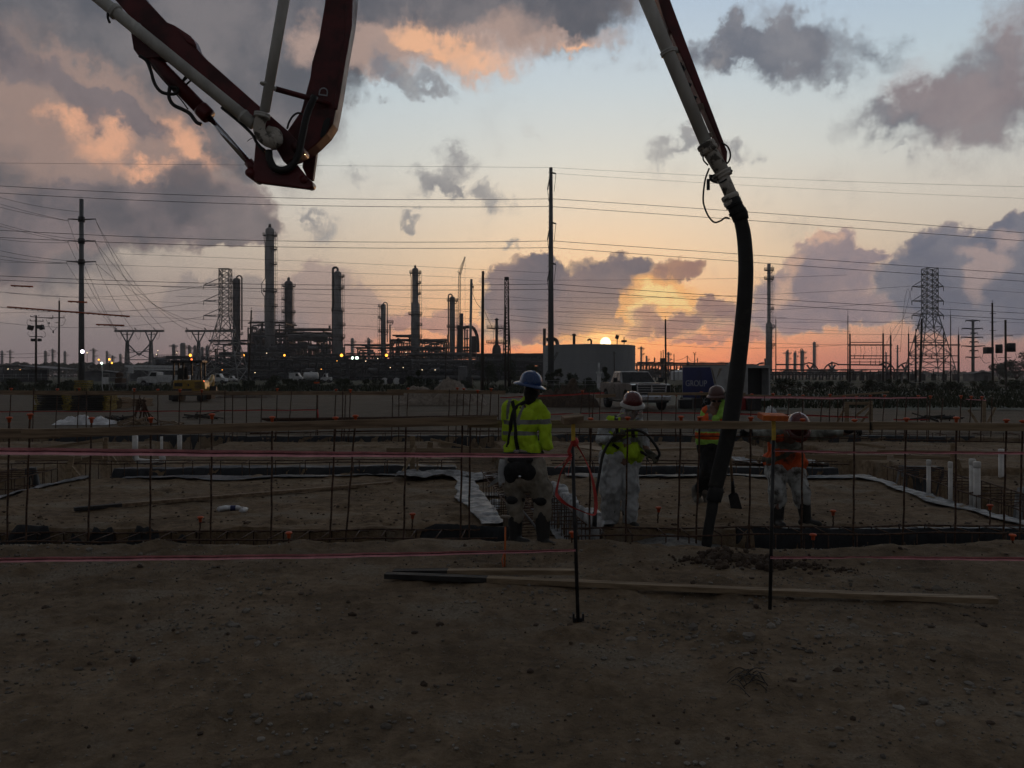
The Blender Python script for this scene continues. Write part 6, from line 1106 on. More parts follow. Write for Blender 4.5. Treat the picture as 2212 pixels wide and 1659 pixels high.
    for q in (((2.96, -.74, 1.28), (2.96, .74, 1.28)), ((2.96, -.68, .76), (2.96, .68, .76)), ((2.96, -.74, 1.28), (2.96, -.68, .76)), ((2.96, .74, 1.28), (2.96, .68, .76)), ((2.96, -.7, 1.03), (2.96, .7, 1.03)), ((2.96, 0, .76), (2.96, 0, 1.28)), ((2.96, -.7, .9), (2.96, .7, .9)), ((2.96, -.7, 1.15), (2.96, .7, 1.15))): fr.bar(*q, .06 if abs(q[0][2] - q[1][2]) > .3 or q[0][2] in (1.28, .76) else .03)
    fr.obj('grille_bars', 'chrome', g); MB().prism([(-.07, .07), (.07, .07), (.06, -.03), (0, -.1), (-.06, -.03)], (2.985, 0, 1.03), (0, 1, 0), (0, 0, 1), (1, 0, 0), .02).obj('emblem', 'chrome', g)
    MB().box((2.92, 0, .62), (.24, 1.94, .26)).obj('front_bumper', 'chrome', o, bevel=.05); MB().box((2.96, 0, .46), (.16, 1.7, .10)).obj('air_dam', 'blacktrim', o, bevel=.02); MB().box((3.04, -.05, .62), (.01, .32, .15)).obj('licence_plate', 'lettering', o)
    MB().box((-2.98, 0, .62), (.2, 1.8, .16)).obj('rear_bumper', 'chrome', o, bevel=.03); MB().bar((-1.1, -.7, 1.36), (-2.9, -.7, 1.36), .1, .05).bar((-1.1, .7, 1.36), (-2.9, .7, 1.36), .1, .05).obj('bed_rails', 'blacktrim', o)
lamp_mat('smalllampoff', (.5, .5, .45), .05)
pickup()
def trailer():
    p = at(1566, 884, 45); p.z = 0; a = math.radians(-55); o = thing('box_trailer', 'blue and white enclosed box trailer with its rear door open', 'trailer', p, rotz=a, local=True)
    L, Wd, z0, z1 = 4.2, 2.05, .5, 2.2      # local +x is the rear end
    blue = MB().raw([], []); mb = MB(); x0, x1 = -L / 2, L / 2; yw = -Wd / 2
    shell = MB().box((0, Wd / 2 - .02, (z0 + z1) / 2), (L, .04, z1 - z0)).box((0, -Wd / 2 + .02, (z0 + z1) / 2), (L, .04, z1 - z0)).box((0, 0, z1 + .02), (L + .04, Wd + .04, .05)).box((0, 0, z0 - .04), (L, Wd, .08)).box((x0 - .02, 0, (z0 + z1) / 2), (.04, Wd, z1 - z0)).obj('shell', 'trailerwhite', o)
    wr = MB(); wr.prism([(x0, z0), (.75, z0), (.15, z0 + .75), (-.1, z1 - .04), (x0, z1 - .04)], (0, yw - .004, 0), (1, 0, 0), (0, 0, 1), (0, -1, 0), .004); g = wr.obj('blue_wrap', 'trailerblue', o)
    text_mesh('GROUP', .46, (-1.12, yw - .012, 1.28), (math.pi / 2, 0, 0), 'lettering', g)
    MB().prism([(.18, z0 + .78), (.30, z0 + .8), (.02, z1 - .06), (-.06, z1 - .06)], (0, yw - .01, 0), (1, 0, 0), (0, 0, 1), (0, -1, 0), .003).prism([(.3, z1 - .7), (.7, z1 - .1), (.5, z1 - .1)], (0, yw - .01, 0), (1, 0, 0), (0, 0, 1), (0, -1, 0), .003).obj('wrap_flash', 'sand', g)
    fr = MB()
    for y_ in (-Wd / 2 + .06, Wd / 2 - .06): fr.box((x1 + .02, y_, (z0 + z1) / 2), (.1, .14, z1 - z0 + .1))
    fr.box((x1 + .02, 0, z1 - .02), (.1, Wd - .26, .14)).box((x1 + .02, 0, z0 - .04), (.1, Wd - .26, .1)).obj('door_frame', 'trailerwhite', o, bevel=.01)
    MB().box((x1 - .5, 0, (z0 + z1) / 2), (.1, Wd - .12, z1 - z0 - .1)).box((.2, .2, z0 + .5), (.4, .5, .9)).obj('interior_shade_panel', 'blacktrim', o)  # black panel and block stand in for the shade inside the open trailer
    MB().box((x1 + .1, -Wd / 2 - .35, (z0 + z1) / 2), (.06, .75, z1 - z0 - .1), (0, 0, -.5)).obj('rear_door', 'trailerwhite', o, bevel=.01)
    MB().box((.6, -.1, z1 + .22), (.5, .5, .03), (0, -.7, 0)).box((.6, -.1, z1 + .08), (.45, .5, .10)).obj('roof_vent', 'trailerwhite', o)
    for x in (-.45, .4):
        for s_ in (-1, 1): wheel(o, x, s_ * (Wd / 2 + .02), .34, .22)
    MB().box((-.02, -Wd / 2 - .12, .72), (1.7, .24, .05)).obj('fender', 'blacktrim', o, bevel=.02); MB().bar((x0, 0, .42), (x0 - 1.1, 0, .42), .12).bar((x0, -.6, .42), (x0 - 1.1, 0, .42), .1).bar((x0, .6, .42), (x0 - 1.1, 0, .42), .1).obj('hitch', 'blacktrim', o)
trailer()
def tote(label, x0, x1, y0, y1, Y, mat, lid=None, n='plastic_crate', cat='crate'):
    c = at((x0 + x1) / 2, y1, Y); c.z = 0; w_, h_ = px(x1 - x0, Y), px(y1 - y0, Y); o = thing(n, label, cat, c); MB().box(c + Vector((0, 0, h_ * .47)), (w_ * .92, .5, h_ * .94), None, 1.08).obj('tub', mat, o, bevel=.02); MB().box(c + Vector((0, 0, h_ * .97)), (w_, .55, h_ * .08)).obj('rim', lid or mat, o, bevel=.01); [MB().box(c + Vector((q * w_ * .3, -.26, h_ * .5)), (.05, .03, h_ * .7)).obj('rib', mat, o) for q in (-1, 0, 1)]
tote('long black crate on the ground left of the trailer wheels', 1466, 1494, 865, 885, 43, 'blacktrim'); tote('second black crate nearer the trailer wheels', 1496, 1515, 862, 884, 43.5, 'blacktrim'); tote('red tool cabinet under the open trailer door', 1591, 1611, 855, 887, 41.5, 'redpaint', n='tool_cabinet', cat='cabinet'); tote('black generator frame right of the red cabinet', 1613, 1642, 862, 889, 41, 'blacktrim', n='generator', cat='generator')
def excavator():
    p = at(413, 868, 55); p.z = 0; o = thing('mini_excavator', 'yellow mini excavator with a canopy, seen from behind, far left', 'excavator', p, rotz=.15, local=True)
    for s_ in (-1, 1):
        x = s_ * .78; MB().prism([(-1.1, .18), (-1.0, .04), (1.0, .04), (1.1, .18), (1.1, .36), (1.0, .48), (-1.0, .48), (-1.1, .36)], (x - .2, 0, 0), (0, 1, 0), (0, 0, 1), (1, 0, 0), .4).obj('track', 'tyre', o, bevel=.03)
    MB().box((0, 0, .5), (1.3, 1.2, .2)).obj('undercarriage', 'blacktrim', o); MB().box((1.2, .2, .3), (.3, 1.2, .3)).obj('blade', 'rust', o, bevel=.03); MB().box((-1.15, .1, .3), (.3, 1.2, .4)).obj('spare_bucket', 'blacktrim', o, bevel=.04)
    b_ = MB().prism([(-.98, .75), (-.92, 1.42), (.95, 1.42), (1.02, 1.25), (1.05, .85), (.95, .6), (-.6, .6)], (0, -.85, 0), (1, 0, 0), (0, 0, 1), (0, 1, 0), 1.6).obj('house', 'yellow', o, bevel=.08)
    MB().box((-.35, -.87, .72), (1.15, .05, .26)).obj('counterweight', 'blacktrim', o, bevel=.03); v = MB(); [v.box((.62, -.865, .84 + i * .085), (.44, .03, .035)) for i in range(6)]; v.obj('louvre', 'blacktrim', o); MB().box((-.6, -.865, 1.12), (.5, .02, .22)).obj('makers_plate', 'blacktrim', o); MB().box((.02, -.865, 1.1), (.1, .03, .16)).obj('latch', 'blacktrim', o, bevel=.02)
    for x, y in ((-.95, -.7), (.75, -.7), (-.95, .6), (.75, .6), (-.35, -.7), (.2, -.72)): MB().bar((x, y, 1.4), (x * .97, y, 2.62), .10).obj('canopy_post', 'blacktrim', o)
    MB().box((-.1, -.05, 2.64), (1.95, 1.6, .16)).obj('canopy_roof', 'blacktrim', o, bevel=.03); MB().box((-.45, 0, 1.6), (.6, .5, .3)).box((-.45, -.26, 1.9), (.62, .14, .6)).obj('seat', 'blacktrim', o, bevel=.08)
    for q in ((.35, .1), (-.1, .4)): MB().cyl((q[0], q[1], 1.45), (q[0] + .1, q[1], 2.0), .03, n=6).obj('lever', 'blacktrim', o, True)
    MB().tube([(.9, .7, 1.1), (.98, 1.3, 1.4), (.98, 1.7, 1.62), (.96, 1.9, 1.7)], [.17, .17, .14, .1], 8).obj('boom', 'yellow', o); MB().tube([(.96, 1.9, 1.7), (1.05, 1.6, 1.2), (1.06, 1.4, .8)], [.13, .11, .09], 8).obj('dipper', 'yellow', o); MB().prism([(-.3, 0), (.3, 0), (.25, .4), (-.1, .5)], (.9, 1.1, .5), (0, 1, 0), (0, 0, 1), (1, 0, 0), .5).obj('bucket', 'blacktrim', o)
    MB().lathe([(.06, 0), (.06, .09), (.03, .13)], (.05, -.1, 2.7), 10).obj('beacon', 'redlamp', o, True); MB().ell((.95, -.78, 1.32), (.05, .04, .07)).obj('tail_lamp', 'redlamp', o, True); MB().lathe([(.01, 0), (.13, .01), (.14, .03)], (.55, -.75, 2.45), 14, (0, -1, 0)).obj('mirror', 'chrome', o, True)
excavator()
def bucket_truck():
    p = at(352, 836, 124); p.z = 0; o = thing('bucket_truck', 'white utility bucket truck with a folded boom along its roof', 'truck', p, rotz=math.pi, local=True)
    car_side(o, [(-4.1, .7), (-4.1, 1.0), (-3.9, 1.75), (.3, 1.75), (.3, .7), (-1.6, .65), (-1.7, .95), (-2.0, 1.1), (-2.4, 1.1), (-2.7, .95), (-2.8, .65)], 2.2, 'whitepaint', 'utility_body', .04); car_side(o, [(.35, .55), (.35, 2.2), (1.4, 2.25), (1.85, 1.55), (3.3, 1.4), (3.45, 1.1), (3.45, .6), (2.9, .6), (2.7, .98), (2.2, .98), (2.0, .6)], 2.1, 'whitepaint', 'cab', .06)
    for s_ in (-1, 1):
        q = [(.55, s_ * 1.056, 1.55), (1.6, s_ * 1.056, 1.55), (1.28, s_ * 1.056, 2.12), (.55, s_ * 1.056, 2.12)]; quad(o, q if s_ < 0 else q[::-1], 'glass', 'side_window'); [wheel(o, x, s_ * .95, .45, .3, 'whitepaint') for x in (2.45, -2.2)]
        for x in (-3.4, -2.2, -.9): MB().box((x, s_ * 1.105, 1.3), (.9, .012, .6)).obj('locker_door', 'whitepaint', o, bevel=.01)
    quad(o, [(1.86, -.95, 1.6), (1.86, .95, 1.6), (1.44, .9, 2.2), (1.44, -.9, 2.2)], 'glass', 'windshield')
    MB().cyl((-2.6, 0, 1.7), (-2.6, 0, 2.6), .35, n=12).obj('turret', 'whitepaint', o, True); MB().bar((-2.7, 0, 2.95), (5.6, 0, 3.05), .42, .36).obj('lower_boom', 'whitepaint', o, bevel=.04); MB().bar((-3.2, .35, 2.55), (4.6, .35, 2.6), .3, .28).obj('upper_boom', 'whitepaint', o, bevel=.04); MB().box((4.6, .35, 2.5), (.6, .6, 1.0)).obj('bucket', 'whitepaint', o, bevel=.08)
bucket_truck()
def small_van(label, x0, x1, y0, y1, mat='whitepaint', kind='van', rz=0.0, cat=None):
    Y = gY(y1); p = at((x0 + x1) / 2, y1, Y); p.z = 0; w_ = px(x1 - x0, Y); h_ = px(y1 - y0, Y); o = thing('parked_' + kind, label, cat or kind, p, 'white vehicles parked before the plant', rz, True); L = w_
    if kind == 'tanker': MB().lathe([(.1, -L * .36), (h_ * .32, -L * .34), (h_ * .36, -L * .3), (h_ * .36, L * .3), (h_ * .32, L * .34), (.1, L * .36)], (0, 0, h_ * .6), 18, (1, 0, 0)).obj('tank', mat, o, True); MB().box((0, 0, h_ * .22), (L * .8, 1.4, .2)).obj('chassis', 'blacktrim', o); MB().cyl((0, 0, h_ * .9), (0, 0, h_ * 1.05), .25, n=10).obj('hatch', mat, o, True)
    else:
        car_side(o, [(-L / 2, h_ * .2), (-L / 2, h_ * .96), (L * .16, h_), (L * .3, h_ * .6), (L * .48, h_ * .5), (L / 2, h_ * .22)] if kind == 'van' else [(-L / 2, h_ * .25), (-L / 2, h_ * .6), (-L * .1, h_ * .62), (-L * .06, h_), (L * .16, h_), (L * .28, h_ * .6), (L * .48, h_ * .54), (L / 2, h_ * .25)], 1.8, mat, 'body', .06)
        for s_ in (-1, 1): q = [(-L * .02, s_ * .906, h_ * .64), (L * .22, s_ * .906, h_ * .64), (L * .14, s_ * .906, h_ * .92), (-L * .02, s_ * .906, h_ * .92)]; quad(o, q if s_ < 0 else q[::-1], 'glass', 'side_window')
    [wheel(o, x, s_ * .85, h_ * .19, .22) for x in (-L * .3, L * .32) for s_ in (-1, 1)]
small_van('white pickup behind the lattice tower feet', 452, 490, 807, 829, kind='pickup'); small_van('white box van at the left of the tanker', 626, 656, 805, 826); small_van('white tanker trailer behind the weeds', 650, 694, 803, 827, kind='tanker', cat='tanker'); small_van('small white cab right of the tanker', 694, 716, 807, 827, rz=math.pi, kind='cab'); small_van('pale far vehicle right of the left steel pole foot', 188, 206, 811, 821, kind='car'); small_van('white far pickup beneath the stacks left of pylon tents', 488, 512, 812, 825, kind='pickup'); small_van('pale pickup with a lit headlight behind the silver pickup', 1482, 1504, 806, 826, kind='pickup', rz=-1.3)
# ------------------------------------------------------------------ people
from mathutils.bvhtree import BVHTree
pm('skin', (.10, .055, .038), (.075, .042, .03), 14, .6); pm('skinlight', (.22, .125, .09), (.17, .095, .07), 14, .6); pm('lime', (.42, .62, .02), (.30, .46, .015), 7, .8, 0, .3); pm('limegreen', (.33, .62, .10), (.24, .46, .07), 7, .8, 0, .3); pm('orangevest', (.72, .10, .012), (.5, .07, .012), 7, .8, 0, .3)
pm('orangevestdirty', (.60, .085, .015), (.08, .05, .03), 6, .8, 0, .3, contrast=(.5, .68)); pm('reflective', (.17, .175, .17), (.13, .135, .13), 9, .5); pm('strap', (.014, .014, .015), None, 9, .8); pm('tyvek', (.42, .44, .45), (.27, .285, .295), 5, .6, 0, .4, contrast=(.42, .7)); pm('tyvekdirty', (.40, .41, .40), (.06, .056, .05), 9, .8, 0, .4, contrast=(.44, .68)); pm('tyveksmudged', (.30, .31, .31), (.09, .087, .08), 3, .8, 0, .4, contrast=(.34, .7)); pm('sleeve', (.26, .275, .24), (.10, .10, .085), 7, .8, 0, .3); pm('rainpants', (.25, .225, .18), (.14, .125, .10), 4, .6, 0, .4); pm('boot', (.018, .018, .018), (.045, .042, .038), 7, .6, 0, .2, contrast=(.5, .75)); pm('bootgrey', (.09, .08, .065), (.05, .045, .04), 7, .8); pm('pantsblack', (.012, .012, .013), (.02, .02, .021), 5, .9); pm('hatblue', (.012, .045, .15), (.01, .035, .11), 4, .3, coat=.3); pm('hatmaroon', (.10, .010, .010), (.075, .008, .008), 4, .28, coat=.4); pm('hatbrown', (.11, .055, .05), (.085, .04, .036), 4, .4, coat=.2); pm('hatbrim', (.36, .35, .33), None, 5, .5); pm('glove', (.10, .10, .07), (.06, .06, .045), 9, .9); pm('glovegrey', (.2, .2, .2), (.14, .14, .14), 9, .9); pm('hair', (.012, .01, .009), None, 30, .8); pm('eye', (.5, .48, .45), None, 3, .3)
pm('hoodplastic', (.55, .56, .57), (.4, .41, .42), 6, .25, 0, .6, alpha=.32)
class Rig:
    def __init__(s, o): s.o = o; s.b = ORG[o.name]
    def P(s, q): return s.b + Vector(q)
    def mb(s, prims, m=None):
        m = m or MB()
        for p in prims:
            if p[0] == 'c': m.cap(s.P(p[1]), s.P(p[2]), p[3], p[4], 12, p[5] if len(p) > 5 else 1)
            elif p[0] == 'l':                                   # limb through several joints
                for i in range(len(p[1]) - 1): m.cap(s.P(p[1][i]), s.P(p[1][i + 1]), p[2][i], p[2][i + 1], 12)
            else: m.ell(s.P(p[1]), p[2], p[3] if len(p) > 3 else None)
        return m
def hand(m, w, d, n, curl=.6, side=1, k=1.0):
    """palm, four bent fingers of different length and a thumb leaving the side of the palm"""
    w, d, n = Vector(w), Vector(d).normalized(), Vector(n).normalized(); s_ = d.cross(n).normalized() * side; R = Matrix((s_, d, n)).transposed()
    m.ell(w + d * .045 * k, (.042 * k, .056 * k, .017 * k), R); m.cap(w - d * .03, w + d * .02 * k, .026 * k, .03 * k)
    for i, (off, L) in enumerate(((-.030, .062), (-.010, .072), (.011, .068), (.031, .052))):
        p = w + d * (.088 - abs(off) * .15) * k + s_ * off * k; a = 0; q = p
        for j in range(3): a += curl * (.55, .9, .7)[j]; dd = d * math.cos(a) - n * math.sin(a); r_ = (.0098 - .0011 * j) * k; q2 = q + dd * L * (.46, .32, .24)[j] * k; m.cap(q, q2, r_, r_ * .92, 8); q = q2
    p = w + d * .018 * k - s_ * .034 * k; q = p + (d * .6 - s_ * .75 - n * .25).normalized() * .038 * k; m.cap(p, q, .0125 * k, .011 * k, 8); m.cap(q, q + (d * .9 - n * (.3 + curl * .4)).normalized() * .032 * k, .0108 * k, .009 * k, 8)
def headm(m, c, f, up=(0, 0, 1)):
    c, f = Vector(c), Vector(f).normalized(); up = Vector(up); r_ = f.cross(up).normalized(); up = r_.cross(f).normalized(); R = Matrix((r_, f, up)).transposed(); L = lambda x, y, z: c + r_ * x + f * y + up * z
    m.ell(L(0, -.01, .03), (.076, .094, .095), R); m.ell(L(0, .015, -.045), (.058, .072, .075), R); m.ell(L(0, .05, -.085), (.034, .034, .028), R); m.ell(L(0, .088, -.012), (.013, .02, .026), R); m.ell(L(0, .078, .025), (.05, .016, .012), R); m.ell(L(0, .083, -.052), (.026, .012, .008), R); m.ell(L(0, .082, -.064), (.023, .012, .008), R)
    for q in (-1, 1): m.ell(L(q * .078, -.012, -.008), (.011, .02, .032), R); m.ell(L(q * .04, .065, -.03), (.022, .02, .018), R)
    return L, R
def hat(o, c, f, up, mat, brim=.158, k=1.0, edge=None, sticker=None):
    c, f, up = Vector(c), Vector(f).normalized(), Vector(up).normalized(); r_ = f.cross(up).normalized(); f = up.cross(r_).normalized(); m = MB(); n = 28; b = 0; prof = [(.112, -.004), (.114, .02), (.110, .055), (.098, .09), (.076, .117), (.046, .134), (.016, .140), (.001, .1405)]
    for rr_, h_ in prof:
        for i in range(n): a = 2 * math.pi * i / n; ridge = 1 + (.05 if rr_ < .1 and abs(math.cos(a)) < .18 else 0); m.v.append(c + (r_ * (rr_ * math.cos(a)) + f * (rr_ * 1.16 * math.sin(a))) * k + up * (h_ * k * ridge))
    m._f([(i * n + q, i * n + (q + 1) % n, (i + 1) * n + (q + 1) % n, (i + 1) * n + q) for i in range(len(prof) - 1) for q in range(n)], 0); d = m.obj('hard_hat', mat, o, True)
    m = MB()
    for rr_, h_ in ((.110, .012), (.128, .004), (brim, -.014), (brim * 1.01, -.02), (brim, -.024), (.128, -.006), (.106, .0)):
        for i in range(n): a = 2 * math.pi * i / n; ex = 1.16 + (.13 if math.sin(a) > .3 else 0); m.v.append(c + (r_ * (rr_ * math.cos(a)) + f * (rr_ * ex * math.sin(a))) * k + up * (h_ * k))
    m._f([(i * n + q, i * n + (q + 1) % n, (i + 1) * n + (q + 1) % n, (i + 1) * n + q) for i in range(6) for q in range(n)], 0); m.obj('brim', edge or mat, d, True)
    if sticker:
        a, h_ = sticker; dd = (r_ * math.cos(a) + f * math.sin(a) * 1.16); q = c + dd * .104 * k + up * h_ * k; nn = (dd.normalized() + up * .35).normalized(); MB().lathe([(.001, .004), (.027, .004), (.030, .002), (.030, 0)], q, 16, nn).obj('round_sticker', 'tapered', d, True); MB().ell(q + nn * .006, (.016, .016, .012)).obj('sticker_mark', 'lettering', d, True)
    return d
def wrapstrip(o, target, pts, w, mat, name, off=.008, ray=(0, 1, 0), start=-1.0):
    """flat strap laid on a garment"""
    me = target.data; T = BVHTree.FromPolygons([v.co.copy() for v in me.vertices], [tuple(p.vertices) for p in me.polygons]); d = Vector(ray); P = []
    for q in spline([(a, 0, c) for a, c in pts], 8):
        h_ = T.ray_cast(Vector((q.x, start, q.z)), d)[0]; y = h_.y if h_ else (P[-1].y + off if P else -.1); P.append(Vector((q.x, y - off, q.z)))
    m = MB(); b = ORG[o.name]
    for i, p in enumerate(P):
        t_ = (P[min(i + 1, len(P) - 1)] - P[max(i - 1, 0)]).normalized(); s_ = t_.cross(Vector((0, -1, 0))).normalized() * w / 2
        m.v += [b + p - s_, b + p + s_, b + p + s_ + Vector((0, .01, 0)), b + p - s_ + Vector((0, .01, 0))]
    m._f([(4 * i + j, 4 * i + (j + 1) % 4, 4 * i + 4 + (j + 1) % 4, 4 * i + 4 + j) for i in range(len(P) - 1) for j in range(4)], 0); return m.obj(name, mat, o, True)
def boots(R, name, pts, mat='boot'):
    for a, b, toe in pts:
        m = R.mb([('c', a, (b[0], b[1], b[2] + .09), .088, .066), ('c', (b[0], b[1], b[2] + .1), (b[0], b[1], b[2] + .05), .062, .05)]); bv, tv = R.P(b), R.P(toe); d = (tv - bv); hl = bv - d * .25 + Vector((0, 0, .05)); m.cap(hl, bv + Vector((0, 0, .05)), .046, .05); m.cap(bv + Vector((0, 0, .05)), tv - d * .15 + Vector((0, 0, .042)), .052, .042)
        o_ = solid(m, name, mat, R.o, .011, 3); s_ = d.cross(Vector((0, 0, 1))).normalized(); L_ = d.length; u = d.normalized(); poly = [(-.28 * L_, -.036), (-.1 * L_, -.044), (.3 * L_, -.036), (.7 * L_, -.05), (1.0 * L_, -.03), (1.04 * L_, 0)]; poly = poly + [(x, -y) for x, y in poly[-2::-1]]
        MB().prism(poly, bv + Vector((0, 0, -.012)), u, s_, (0, 0, 1), .026).obj('sole', 'rubbermud', o_)
def person(label, X, Y, z): return Rig(thing('person', label, 'person', (X, Y, z)))
# 1 - lime shirt and black suspenders, seen from behind
R = person('worker seen from behind in a lime shirt, black suspenders and blue brimmed hard hat', .146, 8.62, -.015); o = R.o
m = R.mb([('l', [(-.02, .0, .95), (-.02, 0, 1.2), (-.02, 0, 1.40)], [.095, .10, .09]), ('c', (-.16, 0, 1.42), (.12, 0, 1.42), .05, .05), ('l', [(.02, .01, 1.44), (.045, .0, 1.56)], [.062, .058]),
          ('l', [(-.18, 0, 1.41), (-.21, .03, 1.13), (-.10, .27, 1.06)], [.045, .038, .028]), ('l', [(.15, 0, 1.41), (.235, 0, 1.04), (.09, .24, 1.03)], [.045, .036, .028]), ('l', [(-.09, 0, .9), (-.12, 0, .48), (-.11, 0, .1)], [.08, .06, .045]), ('l', [(.07, 0, .9), (.17, 0, .48), (.18, 0, .1)], [.08, .06, .045])])
hand(m, R.P((-.10, .27, 1.06)), (.6, .6, .05), (0, .2, 1), .8, 1); hand(m, R.P((.09, .24, 1.03)), (-.7, .5, .05), (0, .2, 1), .8, -1); headm(m, R.P((.055, .01, 1.60)), (-.6, .8, .02), (.14, .05, 1)); solid(m, 'body', 'skin', o, .0075, 2)
m = R.mb([('e', (.06, -.015, 1.585), (.082, .09, .085)), ('c', (.06, -.03, 1.56), (.05, -.035, 1.50), .07, .055)]); solid(m, 'hair', 'hair', o, .012)
m = R.mb([('e', (-.03, 0, 1.30), (.19, .135, .2)), ('e', (-.045, 0, 1.10), (.165, .135, .20)), ('c', (-.16, .0, 1.425), (.115, 0, 1.43), .078, .082), ('c', (-.02, 0, 1.44), (.03, .01, 1.53), .09, .072), ('c', (-.12, 0, .99), (.05, 0, .985), .12, .12),
          ('l', [(-.175, .0, 1.41), (-.215, .03, 1.12), (-.13, .22, 1.065)], [.078, .062, .05]), ('l', [(.14, .0, 1.41), (.205, -.005, 1.20), (.236, .0, 1.03)], [.08, .068, .06]), ('l', [(.236, .0, 1.03), (.13, .18, 1.03)], [.056, .048])])
def shirtf(c):
    x, z = c.x - .146, c.z + .015
    if 1.258 < z - .03 * x < 1.306 and x > -.24: return 1
    if 1.145 < z - .02 * x < 1.186 and -.24 < x < .115: return 1
    if z >= 1.306 and c.y < 8.66 and (abs(x - (-.055 + (z - 1.31) * .35)) < .017 or abs(x - (-.185 + (z - 1.31) * .12)) < .014): return 1
    return 0
sh = solid(m, 'shirt', ['lime', 'reflective'], o, .009, 3, shirtf, wrinkle=.034, wscale=8)
wrapstrip(o, sh, [(-.14, 1.50), (-.125, 1.46), (-.10, 1.40), (-.085, 1.3), (-.07, 1.15), (-.058, 1.0), (-.055, .96)], .038, 'strap', 'suspender'); wrapstrip(o, sh, [(.04, 1.50), (-.02, 1.475), (-.08, 1.435), (-.115, 1.37), (-.135, 1.25), (-.165, 1.1), (-.18, 1.02)], .036, 'strap', 'suspender')
b_ = R.b; MB().box(b_ + Vector((-.056, -.150, .985)), (.045, .018, .035)).obj('buckle', 'chrome', o, bevel=.004)
m = R.mb([('c', (-.13, 0, .955), (.09, 0, .955), .137, .137)]); bl = MB().tube([b_ + Vector((-.03 + .20 * math.cos(a), .138 * math.sin(a), .955 + .006 * math.sin(3 * a))) for a in np.linspace(0, 2 * math.pi, 30)], .022, 6).obj('belt', 'strap', o, True)
m = R.mb([('e', (-.03, -.135, .80), (.15, .06, .09)), ('e', (-.13, -.12, .76), (.07, .06, .10)), ('e', (.06, -.13, .78), (.08, .06, .09)), ('c', (-.12, -.13, .90), (.10, -.13, .90), .03, .03)]); solid(m, 'tool_pouch', 'strap', o, .011, 3, wrinkle=.02); MB().ell(b_ + Vector((-.008, -.20, .735)), (.016, .012, .017)).obj('pouch_rivet', 'chrome', o, True)
m = R.mb([('e', (-.025, 0, .88), (.205, .155, .15)), ('e', (.02, 0, .69), (.215, .14, .14)), ('l', [(-.10, 0, .84), (-.12, -.01, .62), (-.125, -.01, .47), (-.12, 0, .30)], [.13, .11, .098, .085]), ('l', [(.075, 0, .84), (.14, -.005, .64), (.172, -.01, .50), (.178, 0, .30)], [.13, .115, .10, .086])]); solid(m, 'rain_trousers', 'rainpants', o, .010, 3, wrinkle=.035, wscale=9)
for x, y in ((-.125, -.10), (.175, -.10)): solid(R.mb([('e', (x, y + .03, .48), (.07, .06, .055)), ('c', (x - .035, 0, .49), (x + .035, 0, .48), .075, .075)]), 'knee_pad', 'strap', o, .011, 3, wrinkle=.015)
m = MB().grid(16, 18, lambda a, c: b_ + Vector((-.16 - .20 * a * (.4 + .6 * c) - .03 * math.sin(a * 9 + c * 5), -.06 + .07 * math.sin(a * 7 + c * 3), .90 - .27 * c + .03 * math.sin(a * 11) * c))); f_ = m.obj('torn_plastic', 'tyvek', o, True)
boots(R, 'boot', [((-.12, 0, .33), (-.115, 0, 0), (.055, -.08, 0)), ((.178, 0, .33), (.185, -.01, -.01), (.355, -.11, -.01))])
hat(o, R.P((.045, .0, 1.668)), (-.75, .66, .10), (.20, .02, .98), 'hatblue', .163, 1.0, sticker=(-.1, .052)); o.rotation_euler.z = -.3
# 2 - white suit under a lime vest, holding the vibrator hose
R = person('worker in a white coverall, lime vest and maroon hat with a clear hood', 1.258, 9.66, -.02); o = R.o; fv = (.1, -.95, -.35)
m = R.mb([('l', [(.03, 0, .8), (.04, 0, 1.05), (.04, -.03, 1.22)], [.13, .13, .11]), ('c', (-.11, 0, 1.22), (.17, 0, 1.2), .045, .045), ('c', (.08, -.04, 1.25), (.11, -.08, 1.33), .058, .055), ('l', [(-.13, 0, 1.2), (-.22, -.02, 1.0), (-.09, -.24, 1.05)], [.045, .04, .028]), ('l', [(.19, 0, 1.18), (.27, -.03, .97), (.31, -.14, .88)], [.045, .04, .028]), ('l', [(-.08, 0, .75), (-.12, -.03, .44), (-.12, 0, .08)], [.08, .06, .045]), ('l', [(.1, 0, .75), (.10, -.02, .44), (.11, 0, .08)], [.08, .06, .045])])
L, Rm = headm(m, R.P((.12, -.10, 1.375)), fv); solid(m, 'body', 'skinlight', o, .0075, 2)
for q in (-1, 1): MB().ell(L(q * .032, .078, .004), (.012, .008, .007), Rm).obj('eye', 'eye', o, True)
m = R.mb([('e', (.035, 0, 1.1), (.2, .135, .22)), ('c', (-.10, 0, 1.20), (.16, 0, 1.185), .08, .08), ('e', (.01, 0, .80), (.20, .15, .18)), ('l', [(-.09, 0, .78), (-.125, -.03, .45), (-.12, 0, .13)], [.145, .125, .095]), ('l', [(.09, 0, .78), (.105, -.02, .45), (.105, 0, .10)], [.135, .11, .088]), ('l', [(-.14, 0, 1.19), (-.22, -.02, 1.0), (-.12, -.19, 1.04)], [.082, .075, .05]), ('l', [(.19, 0, 1.17), (.265, -.03, .98), (.295, -.10, .90)], [.08, .068, .052])])
solid(m, 'coverall', ['tyvek', 'tyveksmudged'], o, .0095, 3, lambda c: 1 if c.x < 1.258 - .02 and c.z < .36 + .05 * math.sin(c.x * 40) else 0, wrinkle=.05, wscale=8)
m = R.mb([('e', (.035, -.005, 1.12), (.205, .15, .20)), ('c', (-.075, -.01, 1.22), (.13, -.01, 1.21), .088, .085), ('c', (-.06, -.01, .93), (.12, -.01, .86), .145, .14)])
